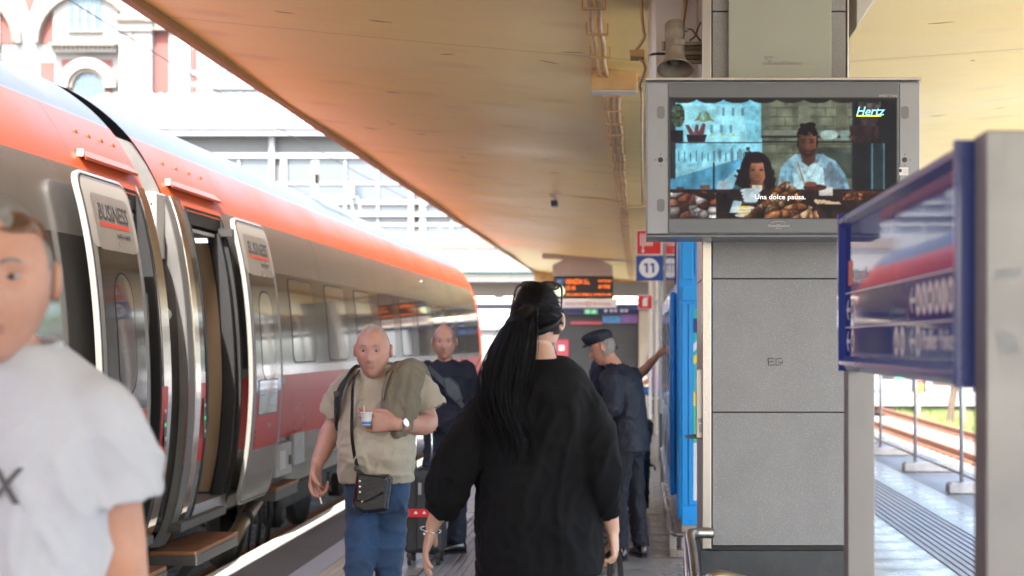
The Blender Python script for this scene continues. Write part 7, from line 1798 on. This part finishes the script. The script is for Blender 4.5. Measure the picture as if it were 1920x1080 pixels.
pK = person('person behind the suited man stretching an arm to the kiosk screen', tuple(oK), yK, J, 'skin_light', k=.97)
haircap(pK, J, 'hair_grey', lambda q: max(min(q.z - .05, .05), min(-q.y - .0, q.z + .06, .05)), .008, .003)
mb = MB(); c = LK(1130, 705); mb.loft([sup(c.x, c.y, z, rx, ry) for z, rx, ry in ((.85, .17, .12), (1.0, .17, .12), (1.2, .18, .125), (1.33, .18, .11), (1.4, .14, .09), (1.45, .07, .07))])
for s in ('l', 'r'):
    sh, el = Vector(J['sh_' + s]), Vector(J['el_' + s]); mb.tube([sh * .7 + Vector(J['chest']) * .3, sh, sh + (el - sh) * .6], [.065, .068, .062], 14, sub=3)
garment('t_shirt', 'cloth_navy', pK, mb, .013, [(.008, (6, 6, 6), 1, True, .8, 1.5)])
mb = MB(); c = LK(1128, 800); mb.loft([sup(c.x, c.y, z, rx, ry) for z, rx, ry in ((.76, .15, .11), (.86, .165, .12), (.93, .16, .12))])
for s in ('l', 'r'):
    hp, kn, an = Vector(J['hip_' + s]), Vector(J['kn_' + s]), Vector(J['an_' + s]); mb.tube([hp, kn, an], [.088, .072, .068], 14, sub=4)
garment('trousers', 'trouser_dark', pK, mb, .014, [(.006, (6, 6, 9), 3, True, .05, .9)])
shoe(pK, J['an_l'], 0); shoe(pK, J['an_r'], 0)
# ---------- child in camouflage with a small blue suitcase
YC2 = 13.1; sC = F_PX / YC2; oC = Vector(((1194 - VPX) / sC, YC2, 0))
def LC(px, py, f=0.): w_ = at(px, py, YC2); return Vector((w_.x - oC.x, f, w_.z))
J = dict(head=(0, .02, 1.05), chest=(0, 0, .80), neck=(0, 0, .92), pelvis=(0, 0, .56), sh_l=(-.10, 0, .86), el_l=(-.14, -.02, .68), wr_l=(-.14, .08, .56), hand_l=dict(d=(0, .4, -1), n=(.9, 0, 0), t=(0, 1, 0), s=.8),
         sh_r=(.11, 0, .86), el_r=LC(1203, 862, -.06), wr_r=LC(1214, 868, -.02), hand_r=dict(d=(.9, .1, -.35), n=(-.3, 0, -.9), t=(0, 1, 0), s=.95, curl=(.5, .6, .6, .6)),
         hip_l=(-.06, 0, .52), kn_l=(-.06, .03, .28), an_l=(-.06, .0, .07), hip_r=(.06, 0, .52), kn_r=(.06, .0, .28), an_r=(.06, -.05, .07))
pC = person('child in camouflage clothes half hidden behind the suited man', tuple(oC), 0, J, 'skin_dark', k=.68, headscale=1.28, eyes=False)
haircap(pC, J, 'hair_black', lambda q: max(min(q.z - .04, .05), min(-q.y + .01, q.z + .06, .05)), .008, .002)
mb = MB(); mb.loft([sup(0, 0, z, rx, ry) for z, rx, ry in ((.46, .115, .09), (.6, .125, .095), (.78, .125, .09), (.88, .10, .07), (.92, .055, .05))])
for s in ('l', 'r'): mb.tube([Vector(J['sh_' + s]) * .8, Vector(J['sh_' + s]), Vector(J['sh_' + s]).lerp(Vector(J['el_' + s]), .6)], [.05, .05, .048], 12, sub=3)
garment('shirt', 'camo', pC, mb, .012, [(.006, (8, 8, 8), 1, True, .4, .95)])
mb = MB(); mb.loft([sup(0, 0, z, rx, ry) for z, rx, ry in ((.46, .11, .085), (.55, .115, .09))])
for s in ('l', 'r'): mb.tube([Vector(J['hip_' + s]), Vector(J['kn_' + s]), Vector(J['an_' + s])], [.066, .058, .052], 12, sub=3)
garment('trousers', 'camo', pC, mb, .012, [(.006, (8, 8, 8), 3, True, .05, .9)])
for s in ('l', 'r'): shoe(pC, J['an_' + s], 0, .7)
bc = thing('blue_suitcase', (at(1204, 0, 12.95).x, 12.95, 0), 'small blue wheeled suitcase beside the suited man', 'suitcase')
x0, x1 = at(1197, 0, 12.9).x, at(1211, 0, 12.9).x
box('shell', 'case_blue', x0 - .18, x1, 12.9, 13.05, .09, .56, bc, bevel=.03, seg=3); box('side_trim', 'case_black', x1 - .025, x1 + .004, 12.895, 13.055, .07, .30, bc, bevel=.006)
for x in (x0 - .15, x1 - .02):
    MB().lathe([(.038, -.012), (.04, 0), (.038, .012)], (x, 12.92, .04), (1, 0, 0), 16).build('wheel', 'black_rubber', bc)
# ---------- seated person far off
oS = Vector((.34, 30., 0)); 
J = dict(head=(0, .06, 1.22), chest=(0, 0, .92), neck=(0, .01, 1.07), pelvis=(0, -.05, .54), sh_l=(-.18, 0, 1.0), el_l=(-.22, .10, .78), wr_l=(-.15, .30, .66), hand_l=dict(d=(.2, 1, -.1), n=(0, 0, -1), t=(1, 0, 0)),
         sh_r=(.18, 0, 1.0), el_r=(.22, .10, .78), wr_r=(.15, .30, .66), hand_r=dict(d=(-.2, 1, -.1), n=(0, 0, -1), t=(-1, 0, 0)),
         hip_l=(-.10, 0, .54), kn_l=(-.12, .42, .54), an_l=(-.12, .40, .09), hip_r=(.10, 0, .54), kn_r=(.12, .42, .54), an_r=(.12, .45, .09))
pS = person('far person in purple shirt and blue jeans seated on the bench', tuple(oS), R(90), J, 'skin_light', k=.98)
haircap(pS, J, 'hair_grey', lambda q: max(min(q.z - .05, .05), min(-q.y - .0, q.z + .06, .05)), .008, .002)
mb = MB(); mb.loft([sup(0, cy, z, rx, ry) for z, cy, rx, ry in ((.50, -.04, .175, .13), (.7, -.02, .175, .13), (.9, 0, .18, .125), (1.0, 0, .175, .1), (1.07, 0, .08, .07))])
for s in ('l', 'r'): mb.tube([Vector(J['sh_' + s]) * .9 + Vector((0, 0, .1)), Vector(J['sh_' + s]), Vector(J['sh_' + s]).lerp(Vector(J['el_' + s]), .7)], [.06, .065, .062], 12, sub=3)
garment('shirt', 'cloth_purple', pS, mb, .016, [(.006, (8, 8, 8), 1, True, .4, 1.1)])
mb = MB(); mb.loft([sup(0, -.02, z, .17, .15) for z in (.445, .55, .6)])
for s in ('l', 'r'): mb.tube([Vector(J['hip_' + s]), Vector(J['kn_' + s]), Vector(J['an_' + s])], [.092, .078, .07], 12, sub=4)
garment('jeans', 'jeans_blue', pS, mb, .016, [(.006, (8, 8, 8), 3, True, .05, .9)])
for s in ('l', 'r'): shoe(pS, J['an_' + s], 0, 1.)
